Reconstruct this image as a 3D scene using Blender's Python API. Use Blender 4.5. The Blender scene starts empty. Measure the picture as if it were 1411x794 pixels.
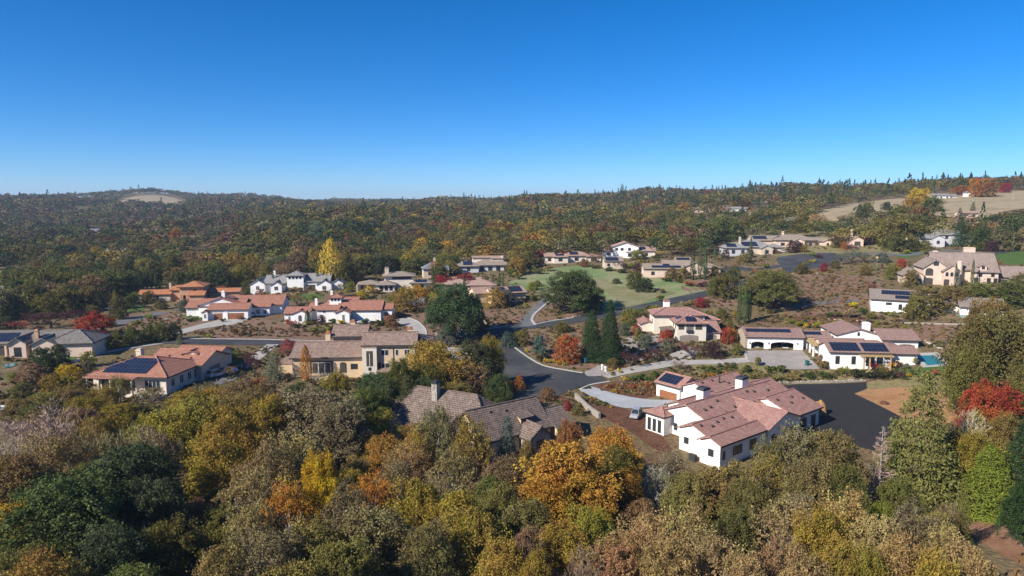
import bpy, bmesh, math, random
import numpy as np
from mathutils import Vector, Matrix
R = math.radians
random.seed(7)
rng = np.random.default_rng(11)
C = bpy.context.scene.collection
# ---------------------------------------------------------------- camera model (photo pixel frame 1411 x 794)
CX, CY, FPX = 705.5, 397.0, 940.0
CAMZ = 46.0
PITCH = math.atan((397 - 277) / FPX)
cp, sp = math.cos(PITCH), math.sin(PITCH)

def ray(px, py):
    a = (px - CX) / FPX; b = (CY - py) / FPX
    return (a, cp + b * sp, -sp + b * cp)

def proj(x, y, z):
    dz = z - CAMZ
    f = y * cp - dz * sp
    if f < 1e-3: f = 1e-3
    return CX + FPX * x / f, CY - FPX * (y * sp + dz * cp) / f

# ---------------------------------------------------------------- terrain heights
TU = np.array([-0.78, -0.485, -0.27, 0.0, 0.26, 0.473, 0.76])
TY = np.array([20, 40, 70, 100, 130, 160, 200, 250, 300, 370, 450, 600, 800, 1100, 1500, 2200, 4000, 12000.])
TZ = np.array([
 [9, 8, 6.5, 5, 6, 6, 6, 5.5, 5.5, 6, 6, 9, 15, 30, 52, 40, 20, 20],
 [9, 8, 5, 1.5, 3, 4.5, 5, 5, 5, 6, 8, 11, 15, 25, 38, 55, 30, 25],
 [10, 9, 4.5, 0, 2, 4, 4.5, 6, 8, 10, 16, 24, 26, 28, 33, 36, 35, 30],
 [10, 9, 4, -1.5, 0, 1, 3, 6, 9, 13, 17, 24, 30, 35, 42, 44, 40, 30],
 [10, 9, 4, -1, 0, .5, 4, 8, 12, 17, 22, 31, 39, 47, 57, 60, 45, 30],
 [10, 9, 4, -1.5, 0, 0, 4.5, 11, 16, 21, 28, 40, 52, 63, 66, 64, 50, 30],
 [9, 8, 3.5, 0, 2, 4, 9, 15.5, 21, 28, 36, 49, 62, 70, 70, 66, 50, 30]], float)

def _pchip(xk, yk, xq):
    h = np.diff(xk); d = np.diff(yk, axis=-1) / h
    m = np.zeros_like(yk)
    s = d[..., 1:] * d[..., :-1]
    with np.errstate(divide='ignore', invalid='ignore'):
        hm = 2 * d[..., 1:] * d[..., :-1] / (d[..., 1:] + d[..., :-1])
    m[..., 1:-1] = np.where(s > 0, hm, 0)
    m[..., 0] = d[..., 0]; m[..., -1] = d[..., -1]
    i = np.clip(np.searchsorted(xk, xq) - 1, 0, len(xk) - 2)
    t = (xq - xk[i]) / h[i]; t = np.clip(t, 0, 1)
    h00 = 2*t**3 - 3*t**2 + 1; h10 = t**3 - 2*t**2 + t; h01 = -2*t**3 + 3*t**2; h11 = t**3 - t**2
    return h00 * yk[..., i] + h10 * h[i] * m[..., i] + h01 * yk[..., i+1] + h11 * h[i] * m[..., i+1]

GU = np.linspace(-1.3, 1.3, 261)
GL = np.linspace(math.log(8), math.log(12000), 420)
_a = _pchip(np.log(TY), TZ, np.clip(GL, math.log(20), None))
GRID = _pchip(TU, _a.T.copy(), np.clip(GU, -0.78, 0.76)).T     # [u, logy]
# gentle natural undulation, growing with distance
_uu, _ll = np.meshgrid(GU, GL, indexing='ij')
_y = np.exp(_ll); _x = _uu * _y
_amp = np.clip((_y - 330) / 700, 0, 1) * 5
GRID = GRID + _amp * (np.sin(_x / 91 + 1) * np.cos(_y / 173 + _x / 260) + .6 * np.sin(_x / 47 - _y / 83)) + np.clip((_y-1300)/900,0,1)*4*np.sin(_x/160+.4)

GRID = GRID + 16 * np.exp(-((_uu + .535) / .06) ** 2 - ((_y - 1950) / 260) ** 2)

def hzv(x, y):
    x = np.asarray(x, float); y = np.asarray(y, float)
    ly = np.log(np.clip(y, 8.01, 11900)); u = np.clip(x / np.clip(y, 8.01, None), -1.299, 1.299)
    fu = (u - GU[0]) / (GU[1] - GU[0]); fl = (ly - GL[0]) / (GL[1] - GL[0])
    i = np.clip(fu.astype(int), 0, len(GU) - 2); j = np.clip(fl.astype(int), 0, len(GL) - 2)
    a = fu - i; b = fl - j
    return (GRID[i, j] * (1-a) * (1-b) + GRID[i+1, j] * a * (1-b) + GRID[i, j+1] * (1-a) * b + GRID[i+1, j+1] * a * b)

def hz(x, y):
    return float(hzv(x, y))

_ts = np.exp(np.linspace(math.log(30), math.log(9000), 900))
def at(px, py):
    dx, dy, dz = ray(px, py)
    t = _ts
    g = CAMZ + dz * t - hzv(dx * t, dy * t)
    k = np.argmax(g < 0)
    if g[k] >= 0: k = len(t) - 1
    lo, hi = t[max(k-1, 0)], t[k]
    for _ in range(2):
        m = np.linspace(lo, hi, 48); q = CAMZ + dz * m - hzv(dx * m, dy * m); j = int(np.argmax(q < 0)); j = j if q[j] < 0 else 47
        lo, hi = m[max(j-1, 0)], m[j]
    return Vector((dx * lo, dy * lo, hz(dx * lo, dy * lo)))

def atz(px, py, z):          # point of the view ray at height z
    dx, dy, dz = ray(px, py); t = (z - CAMZ) / dz
    return Vector((dx * t, dy * t, z))

def atd(px, depth, py=480):  # ground point in direction px at a distance
    dx, dy, dz = ray(px, py); k = depth / dy
    return Vector((dx * k, depth, hz(dx * k, depth)))

def top_height(px, py, y):   # height z seen at pixel row py, depth y
    dx, dy, dz = ray(px, py)
    return CAMZ + dz * y / dy
# ---------------------------------------------------------------- materials
def new_mat(name):
    m = bpy.data.materials.new(name); m.use_nodes = True
    nt = m.node_tree; b = nt.nodes['Principled BSDF']
    return m, nt, b
def N(nt, t, **kw):
    n = nt.nodes.new(t)
    for k, v in kw.items():
        if k.startswith('i_'): n.inputs[k[2:].replace('_', ' ')].default_value = v
        else: setattr(n, k, v)
    return n
def c4(c): return (c[0], c[1], c[2], 1)
def coords(nt, kind):
    if kind == 'world':
        return N(nt, 'ShaderNodeNewGeometry').outputs['Position']
    return N(nt, 'ShaderNodeTexCoord').outputs[kind]
def noisy(name, cols, scale=.2, rough=.9, kind='world', detail=6, bump=0, fine=None, spec=.2, pos=None, fine_amt=.35):
    """ramp of real surface colours over fractal noise, plus an optional finer speckle"""
    m, nt, b = new_mat(name); L = nt.links.new
    v = coords(nt, kind)
    n = N(nt, 'ShaderNodeTexNoise'); n.inputs['Scale'].default_value = scale; n.inputs['Detail'].default_value = detail
    n.inputs['Roughness'].default_value = .65
    L(v, n.inputs['Vector'])
    r = N(nt, 'ShaderNodeValToRGB'); L(n.outputs['Fac'], r.inputs['Fac'])
    e = r.color_ramp.elements
    pos = pos or [.32 + .36 * i / max(1, len(cols) - 1) for i in range(len(cols))]
    while len(e) < len(cols): e.new(.5)
    for k, c in enumerate(cols): e[k].position = pos[k]; e[k].color = c4(c)
    out = r.outputs['Color']
    if fine:
        n2 = N(nt, 'ShaderNodeTexNoise'); n2.inputs['Scale'].default_value = fine; n2.inputs['Detail'].default_value = 3
        L(v, n2.inputs['Vector'])
        mr = N(nt, 'ShaderNodeMapRange'); mr.inputs['From Min'].default_value = .3; mr.inputs['From Max'].default_value = .7
        mr.inputs['To Min'].default_value = 1 - fine_amt; mr.inputs['To Max'].default_value = 1 + fine_amt
        L(n2.outputs['Fac'], mr.inputs['Value'])
        mx = N(nt, 'ShaderNodeVectorMath', operation='SCALE'); L(out, mx.inputs[0]); L(mr.outputs[0], mx.inputs['Scale'])
        out = mx.outputs[0]
    L(out, b.inputs['Base Color'])
    b.inputs['Roughness'].default_value = rough; b.inputs['Specular IOR Level'].default_value = spec
    if bump:
        bp = N(nt, 'ShaderNodeBump'); bp.inputs['Strength'].default_value = 1; bp.inputs['Distance'].default_value = bump
        n3 = N(nt, 'ShaderNodeTexNoise'); n3.inputs['Scale'].default_value = (fine or scale * 6); n3.inputs['Detail'].default_value = 4
        L(v, n3.inputs['Vector']); L(n3.outputs['Fac'], bp.inputs['Height']); L(bp.outputs[0], b.inputs['Normal'])
    return m
def tiles(name, c1, c2, c3, bw=.34, rh=.38, gap=.05, gapc=None, blotch=.25):
    m, nt, b = new_mat(name); L = nt.links.new
    uv = coords(nt, 'UV')
    br = N(nt, 'ShaderNodeTexBrick'); br.offset = .5
    for k, v in (('Scale', 1), ('Brick Width', bw), ('Row Height', rh), ('Mortar Size', gap * .5), ('Mortar Smooth', .6), ('Bias', 0)):
        br.inputs[k].default_value = v
    br.inputs['Color1'].default_value = c4(c1); br.inputs['Color2'].default_value = c4(c2)
    br.inputs['Mortar'].default_value = c4(gapc or tuple(.35 * a for a in c1))
    L(uv, br.inputs['Vector'])
    n = N(nt, 'ShaderNodeTexNoise'); n.inputs['Scale'].default_value = .9; n.inputs['Detail'].default_value = 5
    L(uv, n.inputs['Vector'])
    mr = N(nt, 'ShaderNodeMapRange'); mr.inputs['From Min'].default_value = .45; mr.inputs['From Max'].default_value = .75
    mr.inputs['To Max'].default_value = blotch * 2.4
    L(n.outputs['Fac'], mr.inputs['Value'])
    mx = N(nt, 'ShaderNodeMix', data_type='RGBA'); L(mr.outputs[0], mx.inputs['Factor'])
    L(br.outputs['Color'], mx.inputs['A']); mx.inputs['B'].default_value = c4(c3)
    L(mx.outputs['Result'], b.inputs['Base Color'])
    bp = N(nt, 'ShaderNodeBump'); bp.inputs['Distance'].default_value = .04
    L(br.outputs['Fac'], bp.inputs['Height']); bp.invert = True; L(bp.outputs[0], b.inputs['Normal'])
    b.inputs['Roughness'].default_value = .85; b.inputs['Specular IOR Level'].default_value = .15
    return m
M = {}
M['white'] = noisy('white_stucco', [(.66, .635, .60), (.79, .77, .74), (.81, .79, .76)], .4, .9, fine=7, fine_amt=.05)
M['cream'] = noisy('cream_stucco', [(.60, .53, .44), (.70, .63, .53)], .5, .9, fine=6, fine_amt=.06)
M['tan'] = noisy('tan_stucco', [(.55, .41, .26), (.65, .50, .33)], .5, .9, fine=6, fine_amt=.06)
M['beige'] = noisy('beige_stucco', [(.50, .41, .32), (.60, .50, .40)], .5, .9, fine=6, fine_amt=.06)
M['pinkish'] = noisy('pink_beige_stucco', [(.55, .42, .33), (.66, .51, .41)], .5, .9, fine=6, fine_amt=.06)
M['terracotta_wall'] = noisy('terracotta_stucco', [(.46, .26, .16), (.56, .33, .21)], .5, .9, fine=6, fine_amt=.06)
M['greywall'] = noisy('grey_siding', [(.42, .42, .42), (.55, .55, .55)], .5, .9)
M['stone'] = tiles('stone_cladding', (.42, .33, .24), (.55, .45, .34), (.34, .27, .2), .5, .28, .04)
M['stonegrey'] = noisy('grey_stonework', [(.14, .12, .10), (.36, .32, .275), (.20, .175, .15)], 1.6, .9, fine=6)
M['rose'] = tiles('rose_clay_tiles', (.34, .17, .14), (.46, .26, .215), (.42, .29, .25), .36, .36, .06)
M['red'] = tiles('red_clay_tiles', (.35, .145, .095), (.46, .225, .16), (.42, .245, .18), .34, .36, .06)
M['terracotta'] = tiles('terracotta_tiles', (.46, .17, .075), (.56, .25, .125), (.50, .26, .16), .34, .36, .06)
M['pinktile'] = tiles('pink_concrete_tiles', (.40, .25, .19), (.50, .34, .27), (.45, .34, .28), .36, .36, .05)
M['brownpink'] = tiles('faded_brown_tiles', (.27, .175, .135), (.42, .30, .235), (.36, .28, .23), .55, .48, .15, gapc=(.06, .04, .035))
M['tantile'] = tiles('tan_concrete_tiles', (.30, .235, .18), (.40, .32, .25), (.36, .30, .25), .4, .4, .06)
M['greytile'] = tiles('grey_concrete_tiles', (.26, .25, .235), (.36, .345, .325), (.33, .31, .29), .4, .4, .06)
M['slate'] = tiles('slate_shingles', (.17, .18, .20), (.26, .27, .30), (.23, .24, .26), .4, .35, .05)
M['shake'] = tiles('weathered_shakes', (.18, .13, .105), (.28, .21, .175), (.29, .24, .205), .36, .46, .13, gapc=(.04, .03, .026), blotch=.2)
M['fascia'] = noisy('dark_fascia', [(.05, .04, .035), (.08, .065, .055)], 2, .7)
M['darkmetal'] = noisy('dark_metal', [(.03, .03, .035), (.05, .05, .055)], 2, .5)
M['frame_dark'] = noisy('bronze_window_frame', [(.05, .045, .04), (.07, .06, .055)], 3, .5)
M['frame_white'] = noisy('white_window_frame', [(.65, .64, .62), (.75, .74, .72)], 3, .5)
M['wood'] = noisy('brown_garage_wood', [(.22, .085, .04), (.30, .13, .065)], 2, .6, fine=9)
M['woodtan'] = noisy('tan_timber', [(.38, .26, .12), (.48, .34, .17)], 2, .7, fine=9)
M['taupe'] = noisy('taupe_door', [(.20, .17, .14), (.26, .225, .19)], 2, .6)
M['interior_shade'] = noisy('painted_interior_shade', [(.05, .045, .04), (.08, .07, .06)], 1, .9)  # indoor and recess shade put into the dark base colour
def glass():
    m, nt, b = new_mat('window_glass')
    b.inputs['Base Color'].default_value = (.028, .035, .042, 1); b.inputs['Roughness'].default_value = .06
    b.inputs['Specular IOR Level'].default_value = .6
    return m
M['glass'] = glass()
def solar():
    m, nt, b = new_mat('solar_cells'); L = nt.links.new
    br = N(nt, 'ShaderNodeTexBrick'); br.offset = 0
    for k, v in (('Scale', 1), ('Brick Width', 1.02), ('Row Height', 1.7), ('Mortar Size', .035), ('Mortar Smooth', .1)): br.inputs[k].default_value = v
    br.inputs['Color1'].default_value = (.012, .016, .034, 1); br.inputs['Color2'].default_value = (.016, .022, .048, 1)
    br.inputs['Mortar'].default_value = (.06, .065, .08, 1)
    L(coords(nt, 'UV'), br.inputs['Vector']); L(br.outputs['Color'], b.inputs['Base Color'])
    b.inputs['Roughness'].default_value = .25; b.inputs['Specular IOR Level'].default_value = .35
    return m
M['solar'] = solar()
M['asphalt'] = noisy('asphalt', [(.034, .036, .040), (.05, .052, .056), (.085, .083, .082)], .09, .9, fine=3.5, fine_amt=.15)
M['newasphalt'] = noisy('fresh_asphalt', [(.024, .023, .024), (.032, .030, .030)], .25, .9, fine=5, fine_amt=.2)
M['oldasphalt'] = noisy('worn_asphalt', [(.10, .105, .115), (.15, .15, .155)], .2, .9, fine=4, fine_amt=.12)
M['concrete'] = noisy('concrete', [(.30, .28, .255), (.40, .375, .345)], .3, .9, fine=4, fine_amt=.1)
M['palegrey'] = noisy('pale_paving', [(.30, .31, .32), (.40, .41, .42)], .25, .85, fine=3, fine_amt=.1)
M['pavers'] = noisy('stone_pavers', [(.24, .215, .195), (.33, .30, .275)], .3, .9, fine=3, fine_amt=.2)
M['kerb'] = noisy('kerb_concrete', [(.34, .315, .285), (.46, .43, .39)], .6, .9, fine=5, fine_amt=.15)
M['ground'] = noisy('dry_slope_soil', [(.10, .066, .032), (.15, .098, .052), (.125, .098, .042), (.19, .135, .075), (.105, .095, .035)], .055, 1, fine=1.3, fine_amt=.5, bump=.25, pos=[.3, .42, .5, .6, .7])
M['mulch'] = noisy('red_bark_mulch', [(.075, .032, .017), (.115, .052, .030), (.14, .075, .045)], .3, 1, fine=2.6, fine_amt=.45, bump=.08)
M['brownfield'] = noisy('brown_bark_bed', [(.14, .078, .050), (.20, .118, .078), (.155, .105, .066), (.24, .16, .11)], .16, 1, fine=1.8, fine_amt=.4, bump=.12, pos=[.3, .45, .58, .72])
M['lawn'] = noisy('mown_lawn', [(.05, .095, .018), (.075, .13, .03)], .25, 1, fine=3, fine_amt=.2, bump=.05)
M['field'] = noisy('green_field_grass', [(.11, .165, .055), (.15, .20, .075), (.23, .225, .12), (.125, .175, .062)], .05, 1, fine=1.2, fine_amt=.2, bump=.08, pos=[.33, .46, .56, .7])
M['dry'] = noisy('dry_pasture', [(.26, .20, .115), (.34, .27, .165), (.22, .165, .09)], .03, 1, fine=.9, fine_amt=.2, bump=.1)
M['drygrass'] = noisy('tan_dry_grass', [(.15, .125, .055), (.22, .18, .085), (.16, .14, .05)], .12, 1, fine=1.6, fine_amt=.3, bump=.08)
M['dirt'] = noisy('orange_dirt', [(.26, .13, .055), (.36, .195, .09), (.30, .175, .09)], .12, 1, fine=1.5, fine_amt=.18, bump=.08)
M['reddirt'] = noisy('red_dirt', [(.22, .11, .06), (.30, .165, .10)], .2, 1, fine=2, fine_amt=.2, bump=.05)
M['rock'] = noisy('pale_boulder', [(.26, .22, .18), (.46, .41, .35)], .8, .95, fine=4)
def water():
    m, nt, b = new_mat('pool_water')
    b.inputs['Base Color'].default_value = (.03, .17, .18, 1); b.inputs['Roughness'].default_value = .05
    return m
M['water'] = water()
M['carwhite'] = noisy('white_car_paint', [(.62, .63, .64), (.66, .67, .68)], 1, .25, spec=.5)
M['cardark'] = noisy('dark_car_paint', [(.03, .035, .045), (.04, .045, .055)], 1, .25, spec=.5)
M['carsilver'] = noisy('silver_car_paint', [(.30, .31, .33), (.36, .37, .39)], 1, .25, spec=.5)
M['rubber'] = noisy('tyre_rubber', [(.015, .015, .015), (.025, .025, .025)], 3, .8)
M['bark'] = noisy('grey_brown_bark', [(.085, .065, .05), (.16, .13, .105)], 2, .95, kind='Object', fine=7)
M['palebark'] = noisy('pale_grey_bark', [(.26, .23, .20), (.40, .365, .325)], 2, .95, kind='Object', fine=7)
M['teal'] = noisy('teal_paint', [(.01, .13, .17), (.015, .17, .21)], 3, .5)
M['signgreen'] = M['teal']
M['metalpost'] = noisy('galvanised_post', [(.25, .25, .25), (.32, .32, .32)], 3, .5)

def foliage(name, trans=.25, hue=.05, vlo=.55, vhi=1.45):
    """leaf shader: own colour of the plant (object colour) with clump-to-clump and leaf-to-leaf variation"""
    m = bpy.data.materials.new(name); m.use_nodes = True; nt = m.node_tree; L = nt.links.new
    nt.nodes.remove(nt.nodes['Principled BSDF']); out = nt.nodes['Material Output']
    oi = N(nt, 'ShaderNodeObjectInfo')
    a1 = N(nt, 'ShaderNodeAttribute', attribute_name='tint'); a2 = N(nt, 'ShaderNodeAttribute', attribute_name='hue')
    r1 = N(nt, 'ShaderNodeMapRange'); r1.inputs['To Min'].default_value = vlo; r1.inputs['To Max'].default_value = vhi
    r2 = N(nt, 'ShaderNodeMapRange'); r2.inputs['To Min'].default_value = .5 - hue * .8; r2.inputs['To Max'].default_value = .5 + hue
    L(a1.outputs['Fac'], r1.inputs['Value']); L(a2.outputs['Fac'], r2.inputs['Value'])
    hs = N(nt, 'ShaderNodeHueSaturation'); L(oi.outputs['Color'], hs.inputs['Color']); L(r1.outputs[0], hs.inputs['Value']); L(r2.outputs[0], hs.inputs['Hue'])
    d = N(nt, 'ShaderNodeBsdfDiffuse'); t = N(nt, 'ShaderNodeBsdfTranslucent'); mx = N(nt, 'ShaderNodeMixShader'); mx.inputs['Fac'].default_value = trans
    L(hs.outputs[0], d.inputs['Color']); L(hs.outputs[0], t.inputs['Color'])
    L(d.outputs[0], mx.inputs[1]); L(t.outputs[0], mx.inputs[2]); L(mx.outputs[0], out.inputs['Surface'])
    return m
M['leaf'] = foliage('broad_leaves', .20, .02, .42, 1.62)
M['leafmix'] = foliage('autumn_leaves', .22, .026, .42, 1.62)
M['needle'] = foliage('needles', .12, .02, .5, 1.5)
M['twig'] = foliage('bare_twigs', .0, .02, .6, 1.4)
def woodland_mat():
    m = bpy.data.materials.new('woodland_leaves'); m.use_nodes = True; nt = m.node_tree; L = nt.links.new
    nt.nodes.remove(nt.nodes['Principled BSDF']); out = nt.nodes['Material Output']
    a = N(nt, 'ShaderNodeAttribute', attribute_name='leafcol')
    d = N(nt, 'ShaderNodeBsdfDiffuse'); L(a.outputs['Color'], d.inputs['Color']); L(d.outputs[0], out.inputs['Surface'])
    return m
M['woodland'] = woodland_mat()

# ---------------------------------------------------------------- mesh helpers
class MB:
    """collects polygons (with optional uv) for ONE mesh"""
    def __init__(s): s.v = []; s.f = []; s.uv = []
    def poly(s, pts, uv=None):
        n = len(s.v); s.v += [tuple(p) for p in pts]; s.f.append(tuple(range(n, n + len(pts))))
        s.uv += uv if uv else [(p[0] + p[1], p[2]) for p in pts]
    def box(s, x0, x1, y0, y1, z0, z1):
        a, b, c, d = (x0, y0), (x1, y0), (x1, y1), (x0, y1)
        lo = [(*p, z0) for p in (a, b, c, d)]; hi = [(*p, z1) for p in (a, b, c, d)]
        s.poly(lo[::-1]); s.poly(hi)
        for i in range(4):
            j = (i + 1) % 4; s.poly([lo[i], lo[j], hi[j], hi[i]])
    def prism(s, pts, d):               # closed prism: polygon extruded by vector d
        q = [tuple(a + b for a, b in zip(p, d)) for p in pts]
        s.poly(pts[::-1]); s.poly(q)
        for i in range(len(pts)):
            j = (i + 1) % len(pts); s.poly([pts[i], pts[j], q[j], q[i]])
    def slab(s, pts, t, ev):            # roof plane with thickness t (downwards) and tile uv along the eave vector ev
        e = Vector(ev).normalized(); nrm = (Vector(pts[1]) - Vector(pts[0])).cross(Vector(pts[2]) - Vector(pts[0])).normalized()
        if nrm.z < 0: pts = pts[::-1]; nrm = -nrm
        up = nrm.cross(e)
        if up.z < 0: up = -up
        uv = [(Vector(p).dot(e), Vector(p).dot(up)) for p in pts]
        s.poly(pts, uv); lo = [(p[0], p[1], p[2] - t) for p in pts]
        s.poly(lo[::-1])
        for i in range(len(pts)):
            j = (i + 1) % len(pts); s.poly([lo[i], lo[j], pts[j], pts[i]])
    def tube(s, pts, rad, n=6):
        rings = []
        for k, p in enumerate(pts):
            p = Vector(p); a = Vector(pts[max(k-1, 0)]); b = Vector(pts[min(k+1, len(pts)-1)])
            d = (b - a).normalized(); u = d.orthogonal().normalized(); w = d.cross(u)
            rings.append([tuple(p + rad[k] * (math.cos(2*math.pi*i/n) * u + math.sin(2*math.pi*i/n) * w)) for i in range(n)])
        for k in range(len(rings) - 1):
            for i in range(n):
                j = (i + 1) % n; s.poly([rings[k][i], rings[k][j], rings[k+1][j], rings[k+1][i]])
        s.poly(rings[0][::-1]); s.poly(rings[-1])
    def mesh(s, name, mat):
        me = bpy.data.meshes.new(name); me.from_pydata(s.v, [], s.f)
        ul = me.uv_layers.new(name='UVMap'); ul.data.foreach_set('uv', [c for p in s.uv for c in p])
        me.materials.append(mat); me.update(); return me
    def build(s, name, mat, parent=None, M4=None):
        o = bpy.data.objects.new(name, s.mesh(name, mat)); C.objects.link(o)
        if parent: o.parent = parent
        if M4 is not None: o.matrix_basis = M4
        return o
def tag(o, label=None, cat=None, group=None, kind=None):
    if label: o['label'] = label
    if cat: o['category'] = cat
    if group: o['group'] = group
    if kind: o['kind'] = kind
    return o
def empty(name, loc, rz=0, label=None, cat=None, group=None):
    o = bpy.data.objects.new(name, None); C.objects.link(o); o.location = loc; o.rotation_euler = (0, 0, rz)
    o.empty_display_size = .5
    return tag(o, label, cat, group)

# ---------------------------------------------------------------- ground sheets
from mathutils.geometry import delaunay_2d_cdt
def in_poly(x, y, P):
    c = False; n = len(P); j = n - 1
    for i in range(n):
        if (P[i][1] > y) != (P[j][1] > y) and x < (P[j][0]-P[i][0]) * (y-P[i][1]) / (P[j][1]-P[i][1]) + P[i][0]: c = not c
        j = i
    return c
def densify(P, d):
    out = []
    for i in range(len(P)):
        a = Vector(P[i][:2]); b = Vector(P[(i+1) % len(P)][:2]); k = max(1, int((b-a).length / d))
        out += [a.lerp(b, t / k) for t in range(k)]
    return out
def smooth_closed(P, n=4):
    """Catmull-Rom rounding of a closed outline"""
    out = []; m = len(P); P = [Vector(p[:2]) for p in P]
    for i in range(m):
        p0, p1, p2, p3 = P[i-1], P[i], P[(i+1) % m], P[(i+2) % m]
        for k in range(n):
            t = k / n
            out.append(.5 * ((2*p1) + (p2-p0)*t + (2*p0-5*p1+4*p2-p3)*t*t + (3*p1-p0-3*p2+p3)*t**3))
    return out
def smooth_open(P, n=6):
    P = [Vector(p[:2]) for p in P]; Q = [2*P[0]-P[1]] + P + [2*P[-1]-P[-2]]; out = []
    for i in range(1, len(Q) - 2):
        p0, p1, p2, p3 = Q[i-1], Q[i], Q[i+1], Q[i+2]
        for k in range(n):
            t = k / n
            out.append(.5 * ((2*p1) + (p2-p0)*t + (2*p0-5*p1+4*p2-p3)*t*t + (3*p1-p0-3*p2+p3)*t**3))
    return out + [P[-1]]
def sheet(name, P, mat, lift, step=3.0, kind='structure', smooth=True, label=None, cat=None, px=True):
    """a ground covering draped on the terrain; P is an outline in photo pixels (or world xy if px=False)"""
    if px: P = [at(*p) for p in P]
    B = smooth_closed(P) if smooth else [Vector(p[:2]) for p in P]
    B = densify(B, step)
    xs = [p.x for p in B]; ys = [p.y for p in B]
    inner = []
    x = min(xs) + step / 2
    poly = [(p.x, p.y) for p in B]
    while x < max(xs):
        y = min(ys) + step / 2
        while y < max(ys):
            if in_poly(x, y, poly): inner.append(Vector((x + .13*math.sin(y), y + .11*math.cos(x))))
            y += step
        x += step
    pts = B + inner
    v, e, f, *_ = delaunay_2d_cdt(pts, [], [list(range(len(B)))], 1, 1e-4)
    me = bpy.data.meshes.new(name)
    vv = np.array([(p.x, p.y) for p in v]); z = hzv(vv[:, 0], vv[:, 1]) + lift
    fs = []
    for t in f:
        a, b, c = (v[k] for k in t[:3])
        fs.append(t if (b-a).cross(c-a) > 0 else t[::-1])
    me.from_pydata([(a, b, c) for (a, b), c in zip(vv, z)], [], fs)
    me.materials.append(mat); me.update()
    o = bpy.data.objects.new(name, me); C.objects.link(o)
    return tag(o, label, cat, None, kind)
def ribbon(name, P, w, mat, lift, kind='structure', thick=0, label=None, cat=None, px=True, off=0):
    """road, path or kerb: a strip of width w (m) draped along a centre line"""
    if px: P = [at(*p) for p in P]
    L = smooth_open(P, 8); L2 = [L[0]]
    for p in L[1:]:
        if (p - L2[-1]).length > 1.2: L2.append(p)
    L = L2; mb = MB(); rows = []
    for k, p in enumerate(L):
        d = (L[min(k+1, len(L)-1)] - L[max(k-1, 0)]).normalized(); nn = Vector((-d.y, d.x))
        nw = max(2, int(w / 2.5) + 1)
        rows.append([p + nn * (off + w * (i / (nw - 1) - .5)) for i in range(nw)])
    for k in range(len(rows) - 1):
        for i in range(len(rows[0]) - 1):
            q = [rows[k][i], rows[k+1][i], rows[k+1][i+1], rows[k][i+1]]
            q = [(a.x, a.y, hz(a.x, a.y) + lift) for a in q][::-1]
            if thick: mb.slab(q, thick, (1, 0, 0))
            else: mb.poly(q)
    o = mb.build(name, mat)
    return tag(o, label, cat, None, kind)
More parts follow.
